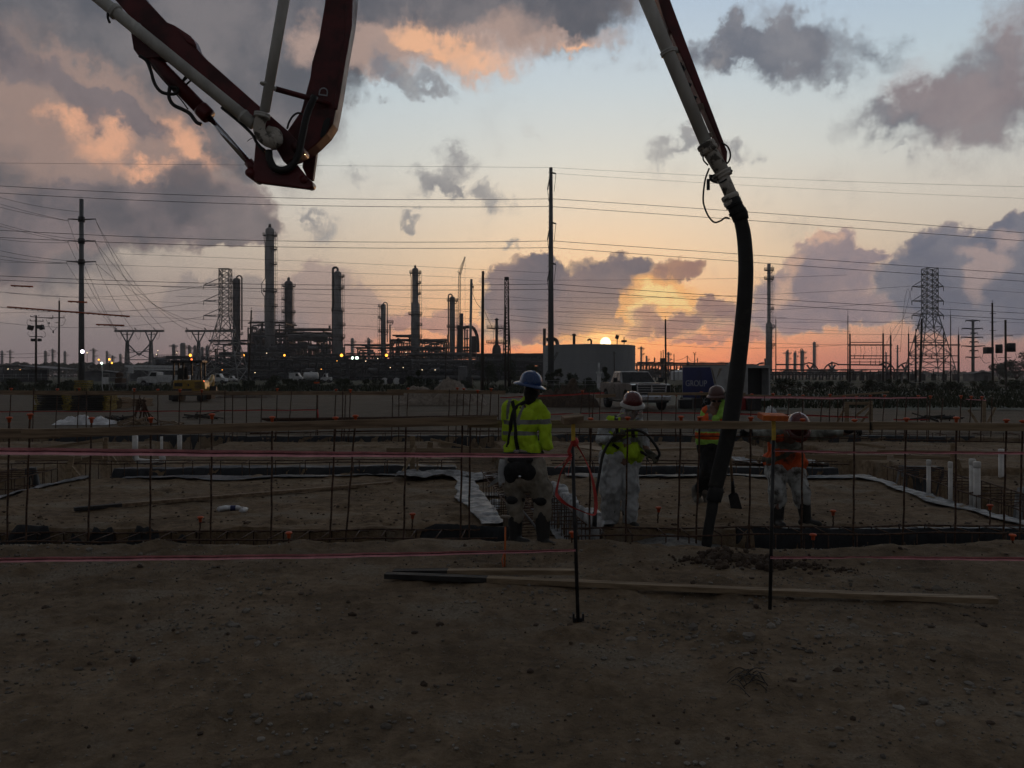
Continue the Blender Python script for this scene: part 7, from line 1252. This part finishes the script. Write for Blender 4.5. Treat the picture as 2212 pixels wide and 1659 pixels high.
def vestf(c):
    x, z = c.x - 1.258, c.z + .02
    if 1.00 < z - .05 * x < 1.05 and c.y < 9.7: return 1
    if z > 1.05 and (abs(x - (.13 - (z - 1.05) * .15)) < .022 or abs(x + .06) < .02): return 2
    return 0
solid(m, 'vest', ['lime', 'reflective', 'strap'], o, .0095, 3, vestf, wrinkle=.038)
MB().box(R.P((-.075, -.155, .955)), (.09, .02, .035), (0, .6, 0)).obj('radio_pouch', 'strap', o, bevel=.006)
m = R.mb([('e', (.11, -.07, 1.34), (.135, .13, .12)), ('c', (.02, -.05, 1.29), (.2, -.05, 1.29), .06, .06)]); hd = solid(m, 'clear_hood', 'hoodplastic', o, .013, 3, wrinkle=.03, wscale=9)
hat(o, R.P((.125, -.10, 1.445)), (.12, -.9, -.35), (.02, -.28, .95), 'hatmaroon', .145, .98, 'hatbrim')
for w_, d_, n_, s_ in (((-.09, -.24, 1.05), (.5, -.5, .35), (0, -.6, -.75), 1), ((.31, -.13, .885), (.45, -.5, -.45), (0, -.6, .7), -1)): mh = MB(); hand(mh, R.P(w_), d_, n_, 1.05, s_, 1.18); solid(mh, 'glove', 'glove', o, .0058, 2)
boots(R, 'boot', [((-.12, 0, .22), (-.12, 0, .0), (-.14, -.17, 0)), ((.105, 0, .16), (.11, 0, 0), (.17, -.16, 0))])
hz = lambda q: Vector((at(1261.8 + q[0] * .205, 0, 9.4).x, 0, at(0, 822.9 + q[1] * .205, 9.4).z)); hp = [((100, 1360), 9.25), ((118, 1180), 9.3), ((150, 1000), 9.34), ((195, 780), 9.38), ((265, 640), 9.38), ((340, 572), 9.38), ((440, 528), 9.40), ((560, 520), 9.42), ((665, 570), 9.42), ((755, 680), 9.42), ((800, 770), 9.44), ((775, 815), 9.46), ((715, 815), 9.50), ((640, 770), 9.54), ((560, 740), 9.9)]
vh = MB().tube(spline([Vector((hz(q).x, y, hz(q).z)) for q, y in hp], 7), .0165, 12).obj('vibrator_hose', 'rubber', smooth=True); tag(vh, 'black vibrator hose looping through the hands of the white suited worker', 'hose'); q0, q1 = hz((100, 1360)), hz((92, 1450)); MB().cyl((q0.x, 9.25, q0.z), (q1.x, 9.22, q1.z - .06), .026, n=12).obj('vibrator_head', 'darksteel', vh, True)
# 3 - orange and lime vest, hugging the hose
R = person('worker in an orange vest, lime sleeves and brown hard hat, leaning on the hose', at(1524.7, 0, 11.35).x, 11.35, -.01); o = R.o
m = R.mb([('l', [(.05, 0, .82), (.06, 0, 1.05), (.07, -.02, 1.24)], [.12, .13, .11]), ('c', (-.0, 0, 1.25), (.15, 0, 1.27), .045, .045), ('c', (.09, -.02, 1.28), (.12, -.05, 1.38), .056, .054), ('l', [(.0, 0, 1.25), (-.03, -.04, 1.12), (.16, -.13, 1.17)], [.045, .04, .028]), ('l', [(.15, 0, 1.26), (.185, -.12, 1.2), (.215, -.10, 1.42)], [.045, .04, .028]), ('l', [(.01, 0, .78), (.0, -.06, .42), (-.10, .08, .12)], [.08, .06, .045]), ('l', [(.10, 0, .78), (.08, -.02, .42), (.03, 0, .08)], [.08, .06, .045])])
L, Rm = headm(m, R.P((.135, -.06, 1.43)), (-.25, -.9, -.3)); solid(m, 'body', 'skinlight', o, .0075, 2)
for q in (-1, 1): MB().ell(L(q * .032, .078, .004), (.012, .008, .007), Rm).obj('eye', 'eye', o, True)
MB().ell(L(0, .072, .0), (.07, .022, .02), Rm).obj('safety_glasses', 'glass', o, True)
m = R.mb([('e', (.055, 0, 1.08), (.165, .12, .2)), ('c', (-.0, 0, 1.24), (.14, 0, 1.255), .078, .078), ('c', (.0, 0, .88), (.09, 0, .88), .13, .13), ('l', [(.0, 0, 1.24), (-.025, -.04, 1.13), (.12, -.12, 1.165)], [.082, .068, .052]), ('l', [(.15, 0, 1.255), (.185, -.11, 1.2), (.21, -.10, 1.38)], [.08, .068, .055])]); solid(m, 'shirt', 'limegreen', o, .01, 3, wrinkle=.025)
m = R.mb([('e', (.055, -.005, 1.10), (.172, .15, .19)), ('c', (.02, -.005, 1.255), (.12, -.005, 1.27), .092, .092), ('c', (.0, -.005, .965), (.09, -.005, .965), .148, .148)]); x0 = ORG[o.name].x
solid(m, 'vest', ['orangevest', 'reflective', 'limegreen'], o, .01, 3, lambda c: 1 if (.985 < c.z < 1.035 or (c.z > 1.14 and abs(c.x - x0 - .035) < .026)) else 2 if (1.035 <= c.z < 1.05 or .97 < c.z <= .985) else 0, wrinkle=.022)
m = R.mb([('e', (.045, 0, .80), (.155, .13, .13)), ('l', [(.0, 0, .78), (-.0, -.06, .44), (-.09, .07, .16)], [.115, .09, .065]), ('l', [(.09, 0, .78), (.08, -.02, .44), (.035, 0, .12)], [.115, .09, .07])]); solid(m, 'trousers', 'pantsblack', o, .011, 3, wrinkle=.025)
hat(o, R.P((.135, -.055, 1.485)), (-.5, -.82, -.2), (-.06, -.1, .98), 'hatbrown', .14, .95)
mh = MB(); hand(mh, R.P((.16, -.13, 1.17)), (.8, -.3, .1), (0, -.9, .3), 1.0, 1, 1.1); solid(mh, 'glove', 'orangevest', o, .006, 2); mh = MB(); hand(mh, R.P((.217, -.10, 1.42)), (.3, -.2, .9), (-.6, .7, .1), 1.0, 1, 1.2); solid(mh, 'glove', 'glovegrey', o, .006, 2)
boots(R, 'boot', [((-.095, .08, .18), (-.115, .06, .02), (-.14, -.10, .0)), ((.03, 0, .14), (.025, 0, 0), (.0, -.17, 0))], 'bootgrey')
zs = lambda q, Y: at(1448.3 + q[0] * .2315, 811.9 + q[1] * .2315, Y)
s_ = thing('shovel', 'dark square shovel with a wooden handle standing beside the hose', 'shovel', zs((610, 1255), 10.75)); MB().tube([zs((545, 560), 10.55), zs((558, 760), 10.6), zs((577, 980), 10.68)], .017, 10).obj('handle', 'lumberweathered', s_, True); MB().cyl(zs((576, 960), 10.68), zs((585, 1095), 10.72), .021, .025, 10).obj('socket', 'darksteel', s_, True)
MB().prism([((zs(q, 10.73) - zs((600, 1170), 10.73)).x, (zs(q, 10.73) - zs((600, 1170), 10.73)).z) for q in ((540, 1118), (562, 1095), (615, 1088), (632, 1105), (670, 1238), (640, 1256), (578, 1257), (565, 1240))], zs((600, 1170), 10.73), (1, 0, 0), (0, 0, 1), (0, 1, 0), .012).obj('blade', 'darksteel', s_, bevel=.004)
# 4 - bending forward, arms out
R = person('worker bent forward, orange vest, stained white trousers, both arms spread wide', at(1700.6, 0, 9.68).x, 9.68, -.02); o = R.o
m = R.mb([('l', [(-.01, .12, .80), (-.01, .02, 1.0), (-.01, -.10, 1.10)], [.13, .13, .11]), ('c', (-.16, -.08, 1.11), (.14, -.08, 1.11), .05, .05), ('c', (0, -.13, 1.14), (.01, -.2, 1.17), .056, .055), ('l', [(-.17, -.08, 1.11), (-.36, -.16, 1.08), (-.52, -.32, 1.10)], [.045, .04, .028]), ('l', [(.15, -.08, 1.11), (.36, -.14, 1.07), (.56, -.38, 1.13)], [.045, .04, .028]), ('l', [(-.11, .1, .75), (-.12, -.04, .40), (-.10, .04, .06)], [.085, .06, .045]), ('l', [(.09, .1, .75), (.15, .0, .42), (.22, .04, .06)], [.085, .06, .045])])
headm(m, R.P((.01, -.27, 1.19)), (0, -.55, -.84), (0, -.84, .55)); solid(m, 'body', 'skinlight', o, .0075, 2)
m = R.mb([('e', (-.01, .0, 1.0), (.19, .15, .16)), ('c', (-.14, -.08, 1.10), (.12, -.08, 1.10), .08, .08), ('l', [(-.17, -.08, 1.105), (-.36, -.16, 1.08), (-.48, -.28, 1.09)], [.072, .066, .05]), ('l', [(.15, -.08, 1.105), (.36, -.14, 1.075), (.51, -.32, 1.115)], [.072, .066, .05])]); solid(m, 'shirt', 'sleeve', o, .01, 3, wrinkle=.03)
m = R.mb([('e', (-.01, .04, .92), (.2, .17, .22)), ('c', (-.13, -.07, 1.07), (.11, -.07, 1.07), .095, .095), ('c', (-.12, .08, .78), (.11, .08, .74), .14, .14)]); solid(m, 'vest', ['orangevestdirty', 'glove'], o, .01, 3, lambda c: 1 if .80 < c.z + .08 * math.sin(c.x * 9) < .87 else 0, wrinkle=.04)
m = R.mb([('e', (-.01, .1, .74), (.19, .15, .13)), ('l', [(-.11, .08, .72), (-.125, -.03, .42), (-.105, .02, .28)], [.13, .105, .085]), ('l', [(.09, .08, .72), (.15, .0, .44), (.185, .02, .28)], [.13, .105, .085])]); solid(m, 'trousers', 'tyvekdirty', o, .011, 3, wrinkle=.03)
boots(R, 'boot', [((-.105, .02, .34), (-.10, .03, .0), (-.09, -.14, 0)), ((.185, .02, .34), (.225, .03, .0), (.37, -.05, 0))])
hat(o, R.P((.01, -.33, 1.20)), (0, -.5, -.86), (0, -.80, .60), 'hatmaroon', .14, 1.06, 'hatmaroon'); MB().tube([R.P((.01 + .145 * math.cos(a), -.40 - .02 * math.sin(a), 1.165 + .11 * math.sin(a))) for a in np.linspace(math.pi * 1.08, math.pi * 1.92, 18)], .007, 6).obj('brim_edge', 'hatbrim', o, True)
mh = MB(); hand(mh, R.P((-.52, -.32, 1.10)), (-.75, -.6, .05), (.3, -.6, -.7), .9, -1, 1.15); solid(mh, 'glove', 'strap', o, .006, 2); mh = MB(); hand(mh, R.P((.555, -.40, 1.15)), (.5, -.75, .12), (-.1, -.1, .95), 1.0, 1, 1.2); solid(mh, 'glove', 'strap', o, .006, 2)
tag(MB().tube([at(1125, 1099, 8.8), at(1148, 1126, 8.75), at(1164, 1150, 8.72)], [.012, .012, .016], 8).obj('steel_rod', 'galv', smooth=True), 'thin steel rod slanting between the boots of the suspendered worker', 'rod')
# ------------------------------------------------------------------ lamps
def lamp(label, x, y, Y, r_, lens, ytop=None, ybase=None, mat='plant', name='floodlight', d=(0, -1, 0)):
    c = at(x, y, Y); o = thing(name, label, 'lamp', at(x, ybase or y + 6, Y), 'lit plant lamps'); R_ = px(r_, Y); D = Vector(d).normalized()
    MB().lathe([(R_ * .5, -R_ * 1.2), (R_ * .9, -R_ * .5), (R_ * 1.12, 0), (R_ * 1.12, R_ * .25)], c - D * R_ * .3, 14, D).obj('housing', 'plant', o, True); MB().ell(c + D * R_ * .25, (R_, R_ * .5, R_)).obj('lens', lens, o, True)
    MB().cyl(at(x, ybase or y + 22, Y + .4), at(x, y, Y + .4), px(.5, Y), n=6).obj('mast', mat, o, True); MB().bar(at(x - 2, y + 2, Y + .3), at(x + 2, y + 2, Y + .3), px(.6, Y)).obj('bracket', mat, o); return o
SD = (-.12, -1, -.05)
for x, y, Y, r_, lens, lab in ((411.5, 767.5, 285, 3.0, 'sodium', 'orange lamp above the excavator canopy'), (525.5, 767.8, 285, 3.0, 'sodium', 'orange lamp at the foot of the lattice tower'), (614.5, 767.5, 282, 2.2, 'sodium', 'orange lamp right of the tallest column base'), (738, 767.5, 282, 3.2, 'sodium', 'orange lamp at the base of the looped pipe column'), (835, 767.5, 282, 3.0, 'sodium', 'orange lamp right of the green white floodlights'), (213.5, 777, 280, 1.8, 'sodium', 'small orange lamp left of the white globe lamp, upper'), (236.5, 776.5, 280, 2.4, 'sodium', 'orange lamp left of the portal frame, upper of two'), (242, 784, 280, 2.0, 'sodium', 'orange lamp left of the portal frame, lower of two'), (762.5, 773.5, 280, 3.4, 'mercury', 'left of the twin green white floodlights'), (771, 773.5, 280, 3.4, 'mercury', 'right of the twin green white floodlights'), (178.5, 759.5, 128, 3.8, 'arcwhite', 'bright white violet lamp at the left steel pole'), (188.5, 762, 200, 1.2, 'smalllamp', 'small warm lamp just right of the bright white lamp')):
    lamp(lab, x, y, Y, r_, lens, ybase=None)
sl_ = [(728, 779.5, 'amber'), (694, 797.5, 'amber'), (341, 757.5, 'smalllamp'), (338, 766, 'smalllamp'), (382, 762, 'smalllamp'), (43.5, 799, 'amber'), (66, 803, 'smalllamp'), (17.5, 797, 'smalllamp'), (816, 774.5, 'smalllamp'), (790, 780, 'smalllamp'), (843, 794, 'smalllamp'), (871, 794, 'smalllamp'), (576, 763, 'smalllamp'), (877, 761, 'smalllamp'), (912, 799, 'smalllamp'), (940, 799, 'smalllamp'), (480, 799, 'amber'), (551, 805, 'smalllamp'), (1465, 798, 'smalllamp'), (1440, 805, 'smalllamp'), (2137, 810, 'smalllamp')]
lamp_mat('amber', (1, .38, .06), 3.0); sl_.sort()
for i, (x, y, l_) in enumerate(sl_): lamp('tiny lit plant lamp, %s counted from the left among the small ones' % ordinal(i), x, y, 258, .9, l_, name='small_lamp')
o = thing('globe_lamp', 'white globe lamp on a pale post beside the notice board', 'lamp', at(222, 848, 85)); MB().tube([at(220, 786, 85), at(221, 806, 85), at(220.5, 835, 85), at(223, 845, 85)], px(.7, 85), 7).obj('post', 'whitepaint', o, True); MB().ell(at(219.8, 784.5, 85), (px(2.2, 85),) * 3).obj('globe', 'mercury', o, True)
o = thing('notice_board', 'white notice board in a pipe frame, far left', 'board', at(238, 845, 85)); MB().box(at(227, 822, 85), (px(14, 85), .08, px(15, 85))).obj('panel', 'whitepaint', o, bevel=.01); fr = MB(); [fr.cyl(at(*a, 85), at(*b_, 85), px(.5, 85), n=5) for a, b_ in (((221, 807), (236, 807)), ((236, 807), (236, 843)), ((236, 816), (275, 814)), ((236, 829), (275, 827)), ((240, 829), (245, 843)), ((240, 829), (235, 843)))]; fr.obj('pipe_frame', 'galv', o)
tag(MB().lathe([(px(1.6, 85), 0), (px(1.6, 85), px(40, 85)), (px(1, 85), px(41, 85))], at(275.5, 843, 85), 12).obj('fence_post', 'galv', smooth=True), 'pale round fence post right of the notice board', 'post')
o = thing('welding_machine', 'rusty wheeled machine between the notice board and the pale post', 'machine', at(261, 836, 95)); MB().box(at(261, 824, 95), (px(16, 95), 1.2, px(14, 95))).obj('housing', 'rust', o, bevel=.08); MB().lathe([(px(7, 95), 0), (px(7.5, 95), .2), (px(6, 95), .5)], at(260, 811, 95.3), 14, (0, -1, 0)).obj('reel', 'rust', o, True); [MB().lathe([(.3, -.1), (.35, 0), (.3, .1)], at(q, 835, 94.4), 12, (0, 1, 0)).obj('wheel', 'tyre', o, True) for q in (256, 267)]
# roadside bits before the plant
for x, lab in ((831, 'first pale cable reel from the left in the weeds'), (842, 'first black cable reel, leaning on the pale one'), (857, 'second pale cable reel in the weeds'), (868, 'rightmost black cable reel in the weeds')):
    Y = 125; c = at(x, 823, Y); R_ = px(7, Y); dk = 'black' in lab; o = thing('cable_reel', lab, 'cable reel', at(x, 830, Y), 'cable reels in the weeds'); ax = Vector((.25, -1, 0)).normalized(); [MB().lathe([(R_ * .15, -.04), (R_ * .94, -.04), (R_, 0), (R_ * .94, .04), (R_ * .15, .04)], c + ax * q, 22, ax).obj('flange', 'blacktrim' if dk else 'whitepaint', o) for q in (-.35, .35)]; MB().cyl(c - ax * .34, c + ax * .34, R_ * .5, n=16).obj('drum', 'blacktrim', o, True)
o = tag(MB().lathe([(px(13, 110), 0), (px(13, 110), px(3, 110)), (px(11, 110), px(7, 110)), (px(6, 110), px(10.5, 110)), (.05, px(11.5, 110))], at(960, 831, 110), 20).obj('dome_cover', 'blacktrim', smooth=True), 'black dome cover behind the sand mound', 'cover')
o = thing('orange_sign', 'small orange sign on a stake in the weeds', 'sign', at(684, 845, 90)); MB().box(at(684, 826.5, 90), (px(12, 90), .05, px(3.5, 90))).obj('panel', 'orangecap', o, bevel=.01); MB().bar(at(684, 846, 90.1), at(684, 828, 90.1), px(2, 90)).obj('stake', 'lumberdark', o)
o = thing('vent_pedestal', 'white vent pedestal left of the silver pickup', 'pedestal', at(1294, 845, 90)); MB().box(at(1294, 823, 90), (px(8, 90), .5, px(40, 90))).obj('cabinet', 'whitepaint', o, bevel=.02); MB().box(at(1294, 805, 90), (px(12, 90), .7, px(4, 90))).obj('cornice', 'whitepaint', o, bevel=.02); MB().cyl(at(1293.5, 803, 90), at(1293.5, 785, 90), px(2.2, 90), n=10).lathe([(px(2.8, 90), 0), (px(2, 90), px(1.5, 90))], at(1293.5, 785, 90), 10).obj('vent_pipe', 'whitepaint', o, True)
def gate(label, x0, x1, y0, y1, Y):
    o = thing('pipe_fence', label, 'fence', at((x0 + x1) / 2, y1, Y), 'pipe fences before the plant'); n_ = max(2, int((x1 - x0) / 26))
    for i in range(n_ + 1): q = x0 + (x1 - x0) * i / n_; MB().cyl(at(q, y1, Y), at(q, y0 - 2, Y), px(.6, Y), n=6).obj('post', 'galv', o, True)
    for k_ in (0, .5): yy = y0 + (y1 - y0) * k_; MB().cyl(at(x0, yy, Y), at(x1, yy, Y), px(.45, Y), n=6).obj('rail', 'galv', o, True)
gate('pipe fence behind the worker and the white pedestal', 1180, 1292, 822, 840, 98); gate('pipe fence along the verge on the left', -20, 170, 809, 822, 160); gate('pipe fence left of the bucket truck', 280, 320, 820, 836, 118); gate('long pipe fence beyond the dark hedge on the right', 1760, 2230, 826, 838, 104); gate('pipe fence behind the trailer', 1508, 1760, 828, 838, 108)
o = thing('open_shed', 'long low open shed roof at the far left', 'shed', at(50, 822, 190)); MB().prism([(px(-72, 190), px(24, 190)), (px(-72, 190), px(26, 190)), (px(-10, 190), px(27, 190)), (px(60, 190), px(20.5, 190)), (px(60, 190), px(19, 190)), (px(-10, 190), px(25, 190))], at(50, 817, 186), (1, 0, 0), (0, 0, 1), (0, 1, 0), 12).obj('roof', 'vesseldark', o); [MB().bar(at(q, 828, 188), at(q, 792 if q < 60 else 795, 188), px(1, 188)).obj('post', 'plant', o) for q in (-12, 8, 28, 48, 68, 88, 104)]; MB().box(at(40, 812, 197), (px(125, 197), .3, px(26, 197))).obj('back_wall', 'vesseldark', o)
for x0, x1, yt, Y, lab in ((186, 262, 800, 230, 'low grey shed beneath the orange lamps at left'), (266, 330, 797, 250, 'low dark shed under the portal frame'), (2092, 2128, 803, 240, 'small dark gabled hut under the slim right steel pole')):
    c = at((x0 + x1) / 2, 826, Y); c.z = 0; w_ = px(x1 - x0, Y); h_ = at(0, yt, Y).z; o = thing('shed', lab, 'shed', c, 'low sheds before the plant'); MB().box(c + Vector((0, 0, h_ * .4)), (w_, 6, h_ * .8)).obj('wall', 'vesseldark', o); MB().prism([(-w_ / 2 - .4, h_ * .8), (w_ / 2 + .4, h_ * .8), (0, h_)], c + Vector((0, -3.3, 0)), (1, 0, 0), (0, 0, 1), (0, 1, 0), 6.6).obj('roof', 'plant', o); MB().box(c + Vector((w_ * .2, -3.05, h_ * .3)), (1.1, .08, h_ * .55)).obj('door', 'plant', o)
# ------------------------------------------------------------------ trees
def tree(label, x0, x1, ytop, ybase, Y, n, leaf, seed, mat='foliage', name='bush', cat='bush', group='dark bushes', trunk=True, lob=7):
    r_ = random.Random(seed); b_ = at((x0 + x1) / 2, ybase, Y); b_.z = 0; w_ = px(x1 - x0, Y) / 2; h_ = at(0, ytop, Y).z; o = thing(name, label, cat, b_, group); tb = MB(); L = []
    for i in range(lob):
        a = r_.uniform(0, 6.28); rr_ = r_.uniform(.1, .72); zz = h_ * r_.uniform(.3, .86); zz = zz if i else h_ * .8; c = b_ + Vector((math.cos(a) * w_ * rr_, math.sin(a) * w_ * rr_ * .8, zz)); s_ = min(w_ * r_.uniform(.3, .55), max(h_ - zz, h_ * .18) * 1.05); L.append((c, s_))
        if trunk: tb.tube([b_ + Vector((0, 0, -.1)), b_.lerp(c, .35) + Vector((0, 0, h_ * .06)), c], [w_ * .05, w_ * .032, w_ * .01], 5)
    mb = MB()
    for i in range(n):
        c, s_ = r_.choice(L); d = Vector((r_.gauss(0, 1), r_.gauss(0, 1), r_.gauss(0, 1))).normalized() * s_ * r_.random() ** .4 * (1.25 if r_.random() < .1 else 1); p = c + d
        if p.z < .05: p.z = r_.uniform(.05, h_ * .3)
        q = leaf * r_.uniform(.5, 1.3); u = Vector((r_.gauss(0, 1), r_.gauss(0, 1), r_.gauss(0, 1))).normalized(); v = u.orthogonal().normalized(); mb.raw([p - u * q, p - v * q * .45, p + u * q, p + v * q * .45], [(0, 1, 2, 3)])
    if trunk: tb.obj('trunk', 'bark', o, True)
    mb.obj('crown', mat, o)
for i, (x0, x1, yt, Y, lab) in enumerate(((1022, 1082, 778, 112, 'leafy bush behind the two bare poles'), (1070, 1132, 772, 116, 'tall bush at the foot of the lattice mast'), (1118, 1180, 786, 108, 'bush behind the blue hard hat'), (1176, 1200, 802, 106, 'ragged bush at the central steel pole foot'), (1194, 1218, 795, 118, 'thin spindly bush before the tank, left'), (1210, 1256, 806, 100, 'round bush before the tank'), (1250, 1286, 816, 104, 'low scrub before the tank'), (1300, 1322, 789, 120, 'small thin tree behind the pickup bed'), (1284, 1306, 812, 108, 'low scrub behind the vent pedestal'))):
    tree(lab, x0, x1, yt, 842, Y, 1500, .13, 40 + i)
for i, (x0, x1, yt, lab) in enumerate(((560, 612, 812, 'weedy bush left of the white van'), (596, 652, 818, 'weedy bush before the white van'), (640, 712, 822, 'low bush before the tanker'), (704, 770, 818, 'low bush right of the tanker'), (764, 836, 820, 'low bush left of the cable reels'), (866, 912, 812, 'scrub behind the sand mound, left'), (900, 960, 820, 'scrub behind the sand mound, centre'), (968, 1024, 822, 'scrub behind the sand mound, right'), (896, 910, 796, 'lone spiky shrub left of the thin dark pole'), (-20, 60, 818, 'dark scrub at the left frame edge'), (52, 130, 822, 'dark scrub under the left wooden poles'), (130, 172, 822, 'dark scrub left of the steel pole foot'), (516, 560, 822, 'dark scrub at the leaning pole foot'))):
    tree(lab, x0, x1, yt, 846, 104, 900, .13, 70 + i, group='dark scrub along the verge', trunk=i == 8)
for i in range(9): x = 1690 + i * 62; tree('clump of the dark hedge on the right, %s counted from the left' % ordinal(i), x - 40, x + 40, 818 + (i * 7 % 9), 848, 92, 1100, .14, 120 + i, name='hedge_clump', cat='hedge', group='dark hedge on the right')
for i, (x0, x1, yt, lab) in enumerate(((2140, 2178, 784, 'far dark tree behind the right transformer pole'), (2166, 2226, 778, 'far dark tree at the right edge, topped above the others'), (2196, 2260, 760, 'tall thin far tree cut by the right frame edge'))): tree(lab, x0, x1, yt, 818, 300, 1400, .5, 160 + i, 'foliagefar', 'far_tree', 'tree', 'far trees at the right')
def treeline(label, x0, x1, ytop, Y, n, seed, var=4):
    r_ = random.Random(seed); mb = MB()
    for i in range(n):
        x = r_.uniform(x0, x1); hmax = at(0, ytop + var * math.sin(x * .09 + seed) + var * .6 * math.sin(x * .31), Y).z; p = at(x, 0, Y + r_.uniform(-8, 8)); p.z = hmax * r_.random() ** .7; q = px(2.4, Y) * r_.uniform(.5, 1.2); u = Vector((r_.gauss(0, 1), r_.gauss(0, .5), r_.gauss(0, 1))).normalized(); v = u.cross(Vector((0, 1, 0))).normalized(); mb.raw([p - u * q, p - v * q * .6, p + u * q, p + v * q * .6], [(0, 1, 2, 3)])
    return tag(mb.obj('far_woods', 'foliagefar', loc=at((x0 + x1) / 2, 815, Y)), label, 'woods', kind='stuff')
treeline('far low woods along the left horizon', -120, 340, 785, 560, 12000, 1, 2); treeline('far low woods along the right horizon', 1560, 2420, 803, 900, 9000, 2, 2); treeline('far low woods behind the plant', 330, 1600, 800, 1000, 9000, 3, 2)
# dark clutter under the racks
for i, (x0, x1, yt, lab) in enumerate(((334, 470, 796, 'grey block wall below the first pipe rack'), (470, 640, 800, 'grey block wall below the tallest column'), (640, 900, 801, 'grey block wall below the flood lamps'), (900, 1180, 800, 'grey block wall left of the tank'))):
    Y = 300; c = at((x0 + x1) / 2, 815, Y); o = tag(MB().box(at((x0 + x1) / 2, (yt + 822) / 2, Y), (px(x1 - x0 - 4, Y), .4, px(822 - yt, Y))).obj('block_wall', 'vesseldark'), lab, 'wall')
# ------------------------------------------------------------------ evening haze
hz_ = MB().box((0, 0, 66), (2620, 2620, 136)); ho = hz_.obj('haze', 'rust', loc=(0, 0, -2)); tag(ho, 'thin evening haze over the site and plant', 'haze', kind='stuff')
hm = bpy.data.materials.new('air'); hm.use_nodes = True; k = NT(hm.node_tree); pv = k.n('VolumePrincipled'); pv.inputs['Color'].default_value = (.8, .8, .84, 1); pv.inputs['Density'].default_value = .00032; pv.inputs['Anisotropy'].default_value = .2
k.put(k.n('OutputMaterial').inputs[1], pv.outputs[0]); ho.data.materials.clear(); ho.data.materials.append(hm)
SC.cycles.volume_bounces = 0; SC.cycles.volume_step_rate = 10
